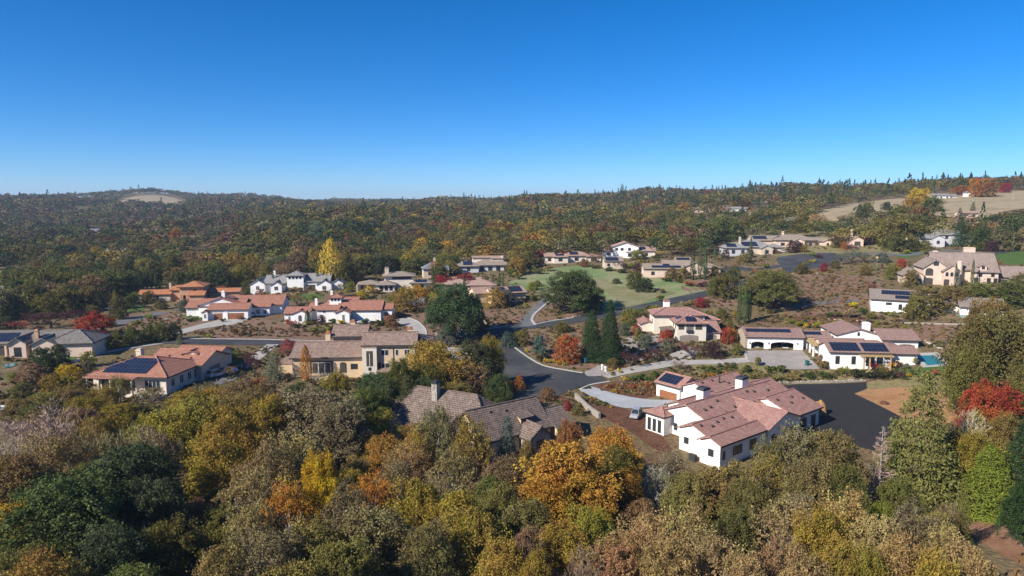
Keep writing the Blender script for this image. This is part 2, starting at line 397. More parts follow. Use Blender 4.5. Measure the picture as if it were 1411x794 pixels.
# ---------------------------------------------------------------- houses
class House:
    def __init__(s, name, label, o, rot=0, cat='house', wall='white', roof='red', fr='frame_dark'):
        s.root = empty(name, o, R(rot), label, cat, 'houses of the hillside neighbourhood')
        s.wall = wall; s.roof = roof; s.fr = fr; s.o = Vector(o); s.rot = rot
        FOOT.append((s, []))
    def frame(s, w): return Matrix.Translation((w['p'][0], w['p'][1], 0)) @ Matrix.Rotation(R(w['r']), 4, 'Z')
    def wing(s, x0, x1, y0, y1, h, kind='gx', sl=.42, ov=.6, base=-3.0, wall=None, roof=None, p=(0, 0), r=0, th=.2, nowall=False):
        w = dict(x0=x0, x1=x1, y0=y0, y1=y1, h=h, k=kind, sl=sl, ov=ov, p=p, r=r, base=base)
        Mx = s.frame(w); xm, ym = (x0+x1)/2, (y0+y1)/2
        FOOT[-1][1].append([tuple((Matrix.Translation(s.o) @ Matrix.Rotation(R(s.rot), 4, 'Z') @ Mx @ Vector((a, b, 0)))[:2]) for a, b in ((x0-1, y0-1), (x1+1, y0-1), (x1+1, y1+1), (x0-1, y1+1))])
        if not nowall:
            mb = MB()
            if kind == 'gx':
                mb.prism([(x0, y0, base), (x0, y1, base), (x0, y1, h), (x0, ym, h + sl*(y1-y0)/2), (x0, y0, h)][::-1], (x1-x0, 0, 0))
            elif kind == 'gy':
                mb.prism([(x0, y0, base), (x1, y0, base), (x1, y0, h), (xm, y0, h + sl*(x1-x0)/2), (x0, y0, h)], (0, y1-y0, 0))
            elif kind == 'sN':
                mb.prism([(x0, y0, base), (x0, y1, base), (x0, y1, h + sl*(y1-y0)), (x0, y0, h)][::-1], (x1-x0, 0, 0))
            elif kind == 'sE':
                mb.prism([(x0, y0, base), (x1, y0, base), (x1, y0, h + sl*(x1-x0)), (x0, y0, h)], (0, y1-y0, 0))
            else: mb.box(x0, x1, y0, y1, base, h)
            w['wall'] = mb.build('wall', M[wall or s.wall], s.root, Mx)
        mb = MB(); zt = h + th + .01; ze = zt - sl*ov; a, b, c, d = x0-ov, x1+ov, y0-ov, y1+ov
        if kind == 'gx':
            zr = zt + sl*(y1-y0)/2
            w['S'] = [(a, c, ze), (b, c, ze), (b, ym, zr), (a, ym, zr)]; w['N'] = [(b, d, ze), (a, d, ze), (a, ym, zr), (b, ym, zr)]
            mb.slab(w['S'], th, (1, 0, 0)); mb.slab(w['N'], th, (1, 0, 0))
        elif kind == 'gy':
            zr = zt + sl*(x1-x0)/2
            w['W'] = [(a, d, ze), (a, c, ze), (xm, c, zr), (xm, d, zr)]; w['E'] = [(b, c, ze), (b, d, ze), (xm, d, zr), (xm, c, zr)]
            mb.slab(w['W'], th, (0, 1, 0)); mb.slab(w['E'], th, (0, 1, 0))
        elif kind == 'hip':
            W, D = b-a, d-c
            if W >= D:
                zr = ze + sl*D/2; q = D/2
                w['S'] = [(a, c, ze), (b, c, ze), (b-q, ym, zr), (a+q, ym, zr)]; w['N'] = [(b, d, ze), (a, d, ze), (a+q, ym, zr), (b-q, ym, zr)]
                w['W'] = [(a, d, ze), (a, c, ze), (a+q, ym, zr)]; w['E'] = [(b, c, ze), (b, d, ze), (b-q, ym, zr)]
            else:
                zr = ze + sl*W/2; q = W/2
                w['W'] = [(a, d, ze), (a, c, ze), (xm, c+q, zr), (xm, d-q, zr)]; w['E'] = [(b, c, ze), (b, d, ze), (xm, d-q, zr), (xm, c+q, zr)]
                w['S'] = [(a, c, ze), (b, c, ze), (xm, c+q, zr)]; w['N'] = [(b, d, ze), (a, d, ze), (xm, d-q, zr)]
            for k, ev in (('S', (1, 0, 0)), ('N', (1, 0, 0)), ('W', (0, 1, 0)), ('E', (0, 1, 0))): mb.slab(w[k], th, ev)
        elif kind == 'sN':
            w['S'] = [(a, c, ze), (b, c, ze), (b, d, zt + sl*(y1-y0+ov)), (a, d, zt + sl*(y1-y0+ov))]; mb.slab(w['S'], th, (1, 0, 0))
        elif kind == 'sE':
            w['W'] = [(a, d, ze), (a, c, ze), (b, c, zt + sl*(x1-x0+ov)), (b, d, zt + sl*(x1-x0+ov))]; mb.slab(w['W'], th, (0, 1, 0))
        else:
            w['S'] = [(a, c, zt), (b, c, zt), (b, d, zt), (a, d, zt)]; mb.slab(w['S'], th, (1, 0, 0))
        w['roof'] = mb.build('roof', M[roof or s.roof], s.root, Mx)
        def cap(*q):
            cb = MB(); cb.tube([(a_, b_, c_ + .03) for a_, b_, c_ in q], [.16] * len(q), 6); cb.build('ridge_cap', M[roof or s.roof], w['roof'])
        if kind == 'gx': cap(w['S'][3], w['S'][2])
        elif kind == 'gy': cap(w['W'][2], w['W'][3])
        elif kind == 'hip' and s.o.y < 240:
            r0, r1 = (w['S'][3], w['S'][2]) if W >= D else (w['W'][2], w['W'][3])
            cap(r0, r1)
            if W >= D: pairs = ((w['S'][0], r0), (w['S'][1], r1), (w['N'][0], r1), (w['N'][1], r0))
            else: pairs = ((w['W'][1], r0), (w['E'][0], r0), (w['W'][0], r1), (w['E'][1], r1))
            for q0, q1 in pairs: cap(q0, q1)
        # fascia board under the eaves, 3 mm proud of the roof edge
        if kind in ('gx', 'gy', 'hip'):
            e = .03
            def board(*q):
                fb = MB(); fb.box(*q, ze - th - .12, ze - .03); fb.build('fascia', M['fascia'], w['roof'])
            if kind != 'gy':
                for yy in (c - e, d): board(a, b, yy, yy + e)
            if kind != 'gx':
                for xx in (a - e, b): board(xx, xx + e, c, d)
        return w
    def _wallframe(s, w, face, t, z):
        """matrix whose x runs along the wall, y points into the wall, z up"""
        Mx = s.frame(w)
        if face == 'S': return Mx @ Matrix.Translation((t, w['y0'], z))
        if face == 'N': return Mx @ Matrix.Translation((t, w['y1'], z)) @ Matrix.Rotation(math.pi, 4, 'Z')
        if face == 'W': return Mx @ Matrix.Translation((w['x0'], t, z)) @ Matrix.Rotation(-math.pi/2, 4, 'Z')
        return Mx @ Matrix.Translation((w['x1'], t, z)) @ Matrix.Rotation(math.pi/2, 4, 'Z')
    def _outline(s, wd, ht, arch):
        if not arch: return [(-wd/2, 0), (wd/2, 0), (wd/2, ht), (-wd/2, ht)]
        hs = ht - arch; pts = [(-wd/2, 0), (wd/2, 0)]
        for k in range(9):
            a = math.pi * k / 8; pts.append((wd/2 * math.cos(a), hs + arch * math.sin(a)))
        return pts
    def win(s, w, face, t, z, wd=1.2, ht=1.4, arch=0, fr=None, bars=1):
        W = s._wallframe(w, face, t, z); out = s._outline(wd + .16, ht + .16, arch); ins = s._outline(wd, ht, arch and arch * .95)
        mb = MB(); n = len(out); f = -.05
        o3 = [(x, f, zz - .08) for x, zz in out]; i3 = [(x, f, zz) for x, zz in ins]
        for k in range(n):
            j = (k+1) % n
            mb.poly([o3[k], o3[j], i3[j], i3[k]]); mb.poly([(o3[k][0], .02, o3[k][2]), (o3[j][0], .02, o3[j][2]), o3[j], o3[k]])
            mb.poly([i3[k], i3[j], (i3[j][0], -.012, i3[j][2]), (i3[k][0], -.012, i3[k][2])])
        for k in range(bars):
            x = -wd/2 + wd * (k+1) / (bars+1); mb.box(x-.035, x+.035, -.048, -.016, .02, ht - (arch or 0) * .5 - .02)
        fo = mb.build('window', M[fr or s.fr], s.root, W)
        pb = MB(); pb.poly([(x, -.014, zz) for x, zz in ins]); pb.build('pane', M['glass'], fo)
        return fo
    def door(s, w, face, t, z, wd, ht, mat='wood', arch=0, name='garage_door', rows=4):
        W = s._wallframe(w, face, t, z); mb = MB(); out = s._outline(wd, ht, arch)
        mb.prism([(x, -.04, zz) for x, zz in out], (0, .06, 0))
        if name == 'garage_door':
            for k in range(1, rows): mb.box(-wd/2 + .06, wd/2 - .06, -.065, -.04, ht*k/rows - .03, ht*k/rows + .03)
        d = mb.build(name, M[mat], s.root, W)
        return d
    def opening(s, w, face, t, z, wd, ht, arch=0, name='opening_shade_panel', mat='interior_shade'):  # flat panel on the wall; its dark colour stands for recess shade
        return s.door(w, face, t, z, wd, ht, mat, arch, name)
    def solar(s, w, side, u0, u1, v0, v1):
        P = [Vector(p) for p in w[side]]
        A, B = P[0], P[1]
        if len(P) == 4: D_, C_ = P[3], P[2]
        else: D_ = C_ = P[2]
        up = ((C_ + D_) / 2 - (A + B) / 2); e = (B - A)
        nrm = e.cross(up).normalized()
        if nrm.z < 0: nrm = -nrm
        q = [A + e*u0 + up*v0, A + e*u1 + up*v0, A + e*u1 + up*v1, A + e*u0 + up*v1]
        q = [p + nrm * .14 for p in q]
        mb = MB(); el, ul = e.length, up.length
        uv = [(u0*el, v0*ul), (u1*el, v0*ul), (u1*el, v1*ul), (u0*el, v1*ul)]
        uv = [(a - u0*el, b - v0*ul) for a, b in uv]
        q = [tuple(p) for p in q]; d = tuple(-nrm * .05)
        lo = [tuple(Vector(p) + Vector(d)) for p in q]
        mb.poly(q, uv); mb.poly(lo[::-1], uv)
        for i in range(4): mb.poly([lo[i], lo[(i+1) % 4], q[(i+1) % 4], q[i]], [(0, 0)] * 4)
        return mb.build('solar_panel', M['solar'], s.root, s.frame(w))
    def chimney(s, w, x, y, z0, z1, wd=1.2, dp=.9, mat=None, cap='darkmetal'):
        mb = MB(); mb.box(x-wd/2, x+wd/2, y-dp/2, y+dp/2, z0, z1)
        o = mb.build('chimney', M[mat or s.wall], w['roof'])
        cb = MB(); cb.box(x-wd/2-.12, x+wd/2+.12, y-dp/2-.12, y+dp/2+.12, z1, z1+.16)
        cb.prism([(x-wd/2-.05, y-dp/2-.05, z1+.16), (x+wd/2+.05, y-dp/2-.05, z1+.16), (x+wd/2-.2, y-dp/2-.05, z1+.5), (x-wd/2+.2, y-dp/2-.05, z1+.5)], (0, dp+.1, 0))
        cb.build('chimney_cap', M[cap], s.root, s.frame(w))
        return o
    def vent(s, w, side, u, v, sz=.5, ht=.35, kind='roof_vent'):
        P = [Vector(p) for p in w[side]]; A, B = P[0], P[1]; T = (P[2] + P[3]) / 2 if len(P) == 4 else P[2]
        p = A + (B-A)*u + (T-(A+B)/2)*v
        mb = MB(); mb.prism([(p.x-sz/2, p.y-sz/2, p.z-.15), (p.x+sz/2, p.y-sz/2, p.z-.15), (p.x+sz*.35, p.y-sz/2, p.z+ht), (p.x-sz*.35, p.y-sz/2, p.z+ht)], (0, sz, 0))
        mb.build(kind, M['fascia'], w['roof'])
    def column(s, x, y, z0, z1, r=.25, mat=None, round_=True, name='column'):
        mb = MB()
        if round_: mb.tube([(x, y, z0), (x, y, z0+.15), (x, y, z0+.16), (x, y, z1-.2), (x, y, z1-.19), (x, y, z1)], [r*1.4, r*1.4, r, r*.9, r*1.35, r*1.35], 10)
        else: mb.box(x-r, x+r, y-r, y+r, z0, z1)
        mb.build(name, M[mat or s.wall], s.root)
    def block(s, name, x0, x1, y0, y1, z0, z1, mat):
        mb = MB(); mb.box(x0, x1, y0, y1, z0, z1); return mb.build(name, M[mat], s.root)
FOOT = []
def pt(crop, cx, cy, z): return atz(crop[0] + cx / crop[2], crop[1] + cy / crop[2], z)

# A ---- long white house with rose tile roof, lower right of centre
o = pt((860, 480, 4.41), 580, 728, -.3)
h = House('villa', 'long white house with many rose tile gables beside the black asphalt yard', o, 38, wall='white', roof='rose')
w1 = h.wing(0, 14, 0, 4.2, 4.1, 'gx', .42, .45)
w2 = h.wing(1.8, 14.3, 4.1, 10.2, 4.3, 'gx', .40, .45)
wm = h.wing(7, 35.5, 6.6, 18.8, 4.5, 'gx', .40, .5)
wf = h.wing(4.6, 9.6, 16.2, 20.8, 4.2, 'hip', .30, .5)
ws = h.wing(14.4, 25.8, -.3, 12, 4.2, 'gy', .36, .6)
we = h.wing(25.6, 35.2, .9, 13, 4.2, 'gx', .36, .6)
wg = h.wing(24.3, 31.5, 28, 34.7, 4.1, 'gy', .44, .5)
wn = h.wing(25, 40, 20.4, 28.4, 4.3, 'gx', .40, .5)
wp = h.wing(13.5, 25.2, 17.6, 22.4, 3.7, 'gx', .42, .4)
wx = h.wing(33, 42, 12.5, 21, 4.2, 'gx', .36, .5)
h.door(wg, 'W', 31.2, -.2, 5.0, 2.7, 'wood')
h.win(w1, 'W', 1.9, 1.6, 1.0, 1.2); h.win(w2, 'W', 8.6, 1.6, .9, 1.1); h.win(w2, 'W', 4.9, 1.5, .7, 1.3)
for t in (17.3, 18.6, 19.9): h.win(wf, 'W', t, .7, .7, 2.4)
h.win(wm, 'W', 15.2, 1.3, .7, 1.3)
h.win(w1, 'S', 1.1, 1.3, .6, 1.4); h.win(w1, 'S', 5.2, 1.4, 2.6, 1.5); h.win(w1, 'S', 10, 1.2, 2.0, 1.8)
h.opening(ws, 'S', 16.6, 0, 2.2, 2.7, .3); h.win(ws, 'S', 22.6, .2, 2.6, 2.6, bars=2)
h.win(we, 'S', 29, .2, 2.6, 2.6, bars=2); h.win(we, 'S', 33, .2, 1.6, 2.6)
h.chimney(wm, 16.6, 16.0, 5, 7.7, 2.3, 1.7); h.chimney(wm, 29.4, 15.4, 5, 8.0, 2.3, 1.7)
h.solar(wg, 'W', .10, .78, .16, .88)
rr = random.Random(3)
for k in range(13): h.vent(wm, 'S', .1 + .066*k + rr.uniform(-.02, .02), rr.uniform(.25, .9), .5)
for k in range(5): h.vent(w2, 'S', .1 + .17*k, rr.uniform(.2, .8), .45)
for k in range(4): h.vent(we, 'S', .15 + .22*k, rr.uniform(.3, .8), .45)
for k in range(4): h.vent(wn, 'S', .12 + .22*k, rr.uniform(.3, .85), .45)
h.vent(wn, 'S', .42, .55, .3, 1.6, 'vent_pipe')
h.solar(wx, 'S', .2, .5, .35, .6)
h.block('utility_box', -.9, -.25, 4.6, 5.9, -.4, 1.1, 'darkmetal')
HA = h

# B ---- shake roofed cottage among the oaks
o = Vector((4.4, 124.3, -.2))
h = House('cottage', 'brown shake roofed cottage with a tall stone chimney, half hidden by oaks', o, 0, wall='tan', roof='shake', fr='frame_dark')
P1 = (1.2, 1.2); 
wr = h.wing(-13.5, 2.2, 0, 10.4, 3.5, 'gx', .80, .5, p=P1, r=36)
wl = h.wing(-24.5, 2.6, -6.6, 6.6, 3.4, 'hip', .84, .5, p=(-7.6, 1.6), r=-27)
wk = h.wing(-5.2, -.5, -3.2, 5.2, 3.2, 'gy', .75, .5, p=P1, r=36, wall='stonegrey')
wq = h.wing(-3.0, 1.4, -4, 4, 2.9, 'gy', .8, .5, p=(-26.5, -1.5), r=-8, wall='cream')
wd = h.wing(-4.0, -1.4, 1.2, 5, 5.6, 'sN', .28, .35, base=3.6, p=P1, r=36, wall='tan')
wt = h.wing(-.2, 3.6, -1.6, 7.5, 3.1, 'gx', .55, .5, p=(3.6, 3.2), r=36, wall='tan')
for t in (-3.5, -2.7, -1.95): h.win(wd, 'S', t, 4.75, .5, .75, bars=0)
h.win(wr, 'S', .9, .8, 1.2, 1.6); h.win(wk, 'S', -2.8, .7, 1.8, 1.7, bars=2)
h.win(wq, 'S', -.8, .8, 1.1, 1.5); h.win(wr, 'E', 5.2, .8, 1.4, 1.6); h.win(wt, 'E', 3, .6, 1.2, 1.6)
h.win(wl, 'S', -16, .8, 1.8, 1.5, bars=2); h.win(wl, 'S', -9, .8, 1.6, 1.5)
h.chimney(wl, -12.4, -1.6, 3, 10.8, 1.25, 1.1, 'stonegrey', 'darkmetal')
for u, v in ((.3, .8), (.5, .75)): h.vent(wr, 'S', u, v, .35, .3)
HB = h

# C ---- tan two-storey villa
h = House('villa', 'tan two storey villa with faded brown tiles above the oak slope', Vector((-35.2, 158.0, 5.0)), 4, wall='tan', roof='brownpink')
wl = h.wing(-17.2, .2, 2.6, 16.2, 3.9, 'gx', .32, .6, base=-6)
wr = h.wing(.2, 12.2, -.9, 8.4, 7.5, 'gx', .40, .6, base=-6)
wt = h.wing(.05, 3.4, -1.9, .5, 6.9, 'flat', 0, .05, base=-6, roof='brownpink', wall='cream')
wb = h.wing(-9, -1.2, 11.6, 20.6, 7.3, 'gx', .36, .7, wall='stone')
we = h.wing(8.5, 15.6, 5.2, 14.5, 6.1, 'hip', .36, .6)
wa = h.wing(3.4, 6.6, -2.4, -.9, 1.2, 'sN', .35, .2, base=.9, nowall=True)
ww = h.wing(-21.5, -16.8, 6, 14, 1.4, 'flat', 0, .05, base=-5)
h.opening(wl, 'S', -10.3, -.2, 5.4, 3.2, 0, 'patio_shade_panel'); 
for t in (-11.8, -10.3, -8.8): h.win(wl, 'S', t, 0, 1.3, 2.5, bars=0, fr='frame_white')
h.opening(wl, 'S', -5.2, 0, 1.6, 2.6, .5); h.win(wl, 'S', -2.6, .9, 1.5, 1.2)
h.opening(wt, 'S', 1.75, 2.6, 1.5, 3.6)
h.block('mullion', 1.68, 1.82, -1.98, -1.93, 2.6, 5.6, 'cream')
h.win(wt, 'S', 1.75, 1.6, .5, .6, bars=0)
h.win(wr, 'S', 5.2, 4.9, 1.6, 1.3, fr='frame_white'); h.win(wr, 'S', 5.2, 1.7, 1.6, 1.3, fr='frame_white'); h.win(wr, 'S', 8.0, 4.9, .6, 1.3, bars=0, fr='frame_white'); h.win(wr, 'S', 3.9, 1.9, .5, 1.2, bars=0)
h.win(wr, 'S', 10.4, 4.9, 1.2, 1.3, fr='frame_white')
for t in (-7, -5.2, -3.4): h.win(wb, 'S', t, 5.0, .55, 1.1, bars=0)
h.chimney(wl, -10.2, 11.2, 4, 8.0, 1.2, 1.0, 'tan', 'terracotta'); h.chimney(wb, -5, 17.6, 7, 9.8, 1.2, 1.0, 'tan', 'terracotta'); h.chimney(we, 10.4, 8.6, 6, 9.4, 1.1, 1.0, 'tan', 'terracotta')
h.block('terrace', -14, -6, -.6, 2.5, -5, -.3, 'tan')
h.block('downpipe', 7.1, 7.25, -1.02, -.94, -2, 6.6, 'fascia')

# D ---- hip roofed villa, left, with a big solar array over columns
h = House('villa', 'white columned villa with red hip roof and big solar array, lower left', Vector((-76.2, 144.6, 4.6)), -7, wall='cream', roof='red', fr='frame_white')
wm = h.wing(-16.2, 1.0, 0, 13.4, 3.7, 'hip', .36, .9, base=-4)
wb = h.wing(-10.5, 2.4, 11.2, 22, 3.7, 'gx', .36, .8, base=-3, wall='beige')
wc = h.wing(-10.5, .4, 21.5, 28, 3.6, 'gx', .34, .7, base=-3)
wd = h.wing(-3.6, -.6, 14.6, 17, 5.3, 'gy', .34, .4, base=4.2)
pb = h.block('terrace', -16.5, 1.3, -3.4, -.1, -5, -.2, 'cream')
wv = h.wing(-16.3, -5.0, -2.4, .2, 3.35, 'flat', 0, .3, nowall=True)
for x in (-15.9, -13.2, -10.5, -8.0, -5.5): h.column(x, -2.1, -.2, 3.35, .26)
h.opening(wm, 'S', -12.6, 0, 3.2, 2.5, 0, 'patio_shade_panel'); h.opening(wm, 'S', -8, 0, 3.4, 2.5, 0, 'patio_shade_panel')
h.win(wm, 'S', -2.2, .3, 3.6, 2.2, bars=3)
for t in (2.4, 5.6, 8.6): h.win(wm, 'E', t, .8, 1.2, 1.7)
h.win(wm, 'E', 11.2, .6, 1.4, 2.0); h.door(wb, 'E', 16.8, -.3, 4.6, 2.5, 'taupe')
h.solar(wm, 'S', .30, .70, .14, .88); h.solar(wm, 'S', .16, .30, .14, .62)
h.chimney(wm, -11.5, 9.4, 4, 6.9, 1.3, 1.1, 'beige', 'beige')
for u, v in ((.3, .5), (.5, .6), (.7, .4)): h.vent(wb, 'S', u, v, .35)

# E ---- cream two storey villa, centre right, red tiles
h = House('villa', 'cream two storey villa with loggia above a wide garage door', Vector((49.6, 201.5, 3.7)), -2, wall='cream', roof='rose')
wf = h.wing(0, 8.6, 0, 9, 6.0, 'hip', .36, .7)
wm = h.wing(-5.4, 10.2, 8.8, 17.5, 7.0, 'hip', .34, .7)
wr = h.wing(8.4, 14.6, 9.5, 16.5, 5.4, 'hip', .3, .6)
wg = h.wing(8.7, 13.4, 2.2, 9.4, 2.9, 'sN', .32, .5)
wl = h.wing(-9, -4.8, 12, 24, 3.6, 'gy', .36, .5)
wv = h.wing(-3.6, -.1, 3, 9, 3.0, 'sE', .12, .4, nowall=True, roof='shake')
h.opening(wf, 'S', 1.2, 4.0, 1.7, 1.9, 0, 'loggia'); h.opening(wf, 'S', 3.75, 3.0, 2.1, 2.8, 0, 'loggia'); h.opening(wf, 'S', 6.4, 4.0, 2.0, 1.9, 0, 'loggia')  # dark panels paint in the loggia's shade; the wall stays flat
h.win(wf, 'S', 3.75, 3.2, 1.2, 2.0, fr='frame_white'); h.win(wf, 'S', 1.2, 4.2, .8, 1.2, bars=0); h.win(wf, 'S', 6.4, 4.2, .9, 1.2, bars=0)
h.door(wf, 'S', 3.6, -.3, 5.6, 2.7, 'taupe', .5); h.door(wg, 'S', 11, -.3, 2.7, 2.5, 'taupe', .6)
h.block('balcony_rail', 2.8, 4.7, -.35, -.28, 3.0, 3.9, 'darkmetal')
for x, y in ((-3.3, 3.3), (-3.3, 6), (-3.3, 8.6)): h.column(x, y, -1, 2.9, .16, 'fascia', False)
h.win(wf, 'W', 2.5, 4, .8, 1.2); h.win(wf, 'W', 6, 4, .8, 1.2); h.win(wm, 'W', 12, 3.8, .9, 1.3); h.win(wl, 'W', 16, .8, 1, 1.4); h.win(wl, 'W', 20, .8, 1, 1.4)
h.win(wr, 'S', 13.6, 1.2, 1.0, 2.8)
h.solar(wf, 'S', .34, .66, .2, .8); h.solar(wf, 'W', .18, .55, .25, .6)
h.chimney(wm, -.6, 14.8, 7, 10.4, 1.9, 1.3, 'white', 'rose')
HE = h

# F ---- white farmhouse compound with three-bay garage, right
h = House('farmhouse', 'white farmhouse with arched garage bays, solar roofs and a timber pergola', Vector((67.9, 193.4, 2.9)), -6, wall='white', roof='brownpink')
M['Froof'] = tiles('mauve_clay_tiles', (.27, .165, .14), (.37, .235, .20), (.36, .26, .22), .36, .36, .05)
h.roof = 'Froof'
wg = h.wing(0, 15.8, .6, 9.6, 4.2, 'gx', .36, .5, nowall=True)
def bay(t, wd): return [(t + wd/2, 0)] + [(t + wd/2*math.cos(math.pi*k/8), 2.15 + .6*math.sin(math.pi*k/8)) for k in range(9)] + [(t - wd/2, 0)]
fr_ = [(0, -3), (15.8, -3), (15.8, -.02)] + [(15.8, 0)] + bay(10.0, 6.4) + bay(3.1, 3.6) + [(0, 0)]
mb = MB(); mb.prism([(x, .6, z) for x, z in [(15.8, 4.2)] + [(0, 4.2)] + [(0, 0)] + bay(3.1, 3.6)[::-1] + bay(10.0, 6.4)[::-1] + [(15.8, 0)]], (0, .3, 0)); mb.build('wall', M['white'], h.root)
mb = MB(); mb.box(0, 15.8, .55, 9.6, -3, 0); mb.build('floor_slab', M['concrete'], h.root)
for x_ in (0, 15.5): 
    mb = MB(); mb.prism([(x_, .9, 0), (x_, 9.6, 0), (x_, 9.6, 4.2), (x_, 5.1, 5.82), (x_, .9, 4.31)][::-1], (.3, 0, 0)); mb.build('wall', M['white'], h.root)
mb = MB(); mb.box(.3, 15.5, 9.3, 9.6, 0, 4.2); mb.build('wall', M['interior_shade'], h.root)
wk = h.wing(15.7, 24, 3, 9.2, 3.9, 'gx', .34, .5)
wh = h.wing(18.4, 34, -13.6, -5, 3.3, 'gx', .38, .5)
wh2 = h.wing(33.8, 41, -12.2, -5.4, 2.9, 'gx', .34, .5)
wg2 = h.wing(26.3, 38.3, 4.2, 18, 4.6, 'gy', .28, .5)
wr = h.wing(37.6, 47.2, 1, 11.5, 4.0, 'gx', .36, .6)
wmid = h.wing(19, 31, -5.2, 1.5, 3.2, 'gx', .36, .4)
wlk = h.wing(30, 40, -5.6, 4.3, 3.0, 'flat', 0, .2)
for t in (.9, 6.2, 14.2): h.block('wall_lamp', t-.1, t+.1, .42, .597, 2.1, 2.6, 'darkmetal')
h.solar(wg, 'S', .05, .80, .52, .86); h.solar(wk, 'S', .12, .72, .4, .85)
h.solar(wh, 'S', .07, .50, .12, .92); h.solar(wh, 'S', .55, .93, .12, .92)
h.win(wh, 'S', 20.3, .1, .9, 2.0); h.win(wh, 'S', 24.4, .1, .9, 2.0); h.win(wh, 'S', 28.6, -.3, 2.0, 2.4); h.win(wh, 'S', 31, -.3, 1.4, 2.4); h.win(wh, 'S', 33, 1.6, 1.6, .6, bars=0)
h.win(wg2, 'S', 32.2, 4.4, .5, .9, bars=0); h.win(wg2, 'W', 6.5, 1, .7, 1.2); h.win(wg2, 'W', 9.5, 1, .7, 1.2)
h.opening(wr, 'S', 44, 0, 4.6, 2.8, .5, 'patio_shade_panel')
for x in (26.4, 27.8, 33, ): h.column(x, -15.4, -3, 2.5, .14, 'woodtan', False, 'post')
pg = MB()
for k in range(11): x = 25.6 + k * .78; pg.box(x, x + .16, -16.2, -13.75, 2.7, 2.92)
pg.box(25.4, 33.8, -15.5, -15.3, 2.5, 2.7); pg.build('pergola', M['woodtan'], h.root)
wv = h.wing(16.8, 23.6, -4.6, 2.6, 3.0, 'sN', .08, .3, nowall=True, roof='woodtan')
for x in (17.1, 18.8): 
    for y in (-4.2, -1.2, 1.9): h.column(x, y, -1.5, 2.95, .2, 'white', False)
wst = h.wing(20.6, 22.6, -12.8, -6, 3.6, 'gx', .1, .05, wall='stone', roof='Froof')
wst2 = h.wing(-.5, .1, .5, 9.7, 4.4, 'gx', .36, .02, wall='stone')
h.chimney(wg2, 35.3, 7.2, 5, 7.4, 1.9, 1.4, 'white', 'white')
HF = h

# G ---- big beige mansion up the right slope
h = House('mansion', 'large beige mansion with steep gables, turret and tall chimney on right slope', Vector((152.6, 261.0, 14.3)), -17, wall='pinkish', roof='pinktile')
M['Groof'] = tiles('mauve_grey_tiles', (.27, .20, .165), (.37, .285, .24), (.34, .28, .25), .4, .4, .06)
h.roof = 'Groof'
wp = h.wing(-2, 5, -.8, 9, 3.4, 'gy', .62, .5)
w1 = h.wing(5, 13.2, .2, 14, 6.4, 'gy', .72, .5)
w2 = h.wing(11.2, 17, -1.8, 8, 5.4, 'gy', .75, .4)
wm = h.wing(10, 31, 5, 19, 5.8, 'gx', .80, .6)
w3 = h.wing(22, 30.4, 2.2, 10, 5.2, 'gx', .7, .5)
w4 = h.wing(30.6, 42, 4.5, 15, 3.4, 'gx', .62, .6)
w5 = h.wing(34.8, 41.8, -.6, 8, 2.9, 'gy', .62, .5)
wd = h.wing(24.2, 26.6, 2.5, 6.5, 7.0, 'gy', .8, .25, base=5.5)
h.win(w1, 'S', 9.1, 7.3, 1.6, 1.4); h.opening(w1, 'S', 7, 3.4, 2.6, 2.9, .9); h.opening(w1, 'S', 7, 0, 2.8, 2.5, .3)
for t in (12.4, 14, 15.6): h.win(w2, 'S', t, 3.6, .8, 1.4, arch=.3, bars=0)
h.opening(w2, 'S', 12.4, 0, 1.8, 2.4, .3); h.opening(wp, 'S', 2.2, 0, 4.2, 2.4); h.win(wd, 'S', 25.4, 6.2, .9, 1.2)
for t in (23.2, 27.4, 29.6): h.win(w3, 'S', t, .6, 1.1, 2.2)
h.win(w3, 'S', 24.6, 3.4, 1.0, 1.3); h.win(w3, 'S', 28.6, 3.4, 1.0, 1.3)
h.win(w4, 'S', 32.8, 0, 2.8, 2.2, bars=2); h.win(w5, 'S', 37.6, .2, 1.6, 1.9); h.opening(w5, 'S', 37.6, 3.2, .5, .8)
h.chimney(wm, 23.6, 13.5, 8, 13.2, 3.8, 1.6, 'pinkish', 'pinkish'); h.chimney(w1, 12, 13.5, 7, 11.6, 1.6, 1.2, 'pinkish', 'pinkish')
mb = MB(); mb.tube([(17.9, 3.6, -1), (17.9, 3.6, 8.6), (17.9, 3.6, 8.7), (17.9, 3.6, 9.1)], [1.05, 1.05, 1.2, .3], 14); mb.build('turret', M['pinkish'], h.root)

# H ---- white single storey house behind oaks
h = House('farmhouse', 'white low house with two roof solar arrays beside the row of oaks', Vector((121.4, 228, 8.9)), -25, wall='white', roof='greytile')
M['Hroof'] = tiles('taupe_tiles', (.24, .19, .165), (.32, .26, .225), (.30, .26, .235), .4, .4, .05)
h.roof = 'Hroof'
w1 = h.wing(0, 17, 0, 12, 4.4, 'gx', .40, .6); w2 = h.wing(16.5, 26, 2.5, 11, 3.6, 'gx', .36, .6); w3 = h.wing(25.5, 37, -1, 10, 3.5, 'gx', .38, .6)
h.solar(w1, 'S', .20, .74, .52, .9); h.solar(w1, 'S', .42, .84, .14, .44)
h.win(w1, 'S', 5.2, 2.6, 1.6, .7); h.win(w1, 'S', 8.6, 1.2, .9, 1.7); h.win(w1, 'S', 11.4, .5, 2.4, 2.6); h.win(w3, 'S', 29, .5, 2.4, 2.2); h.win(w3, 'S', 34, .8, 1.4, 1.6)

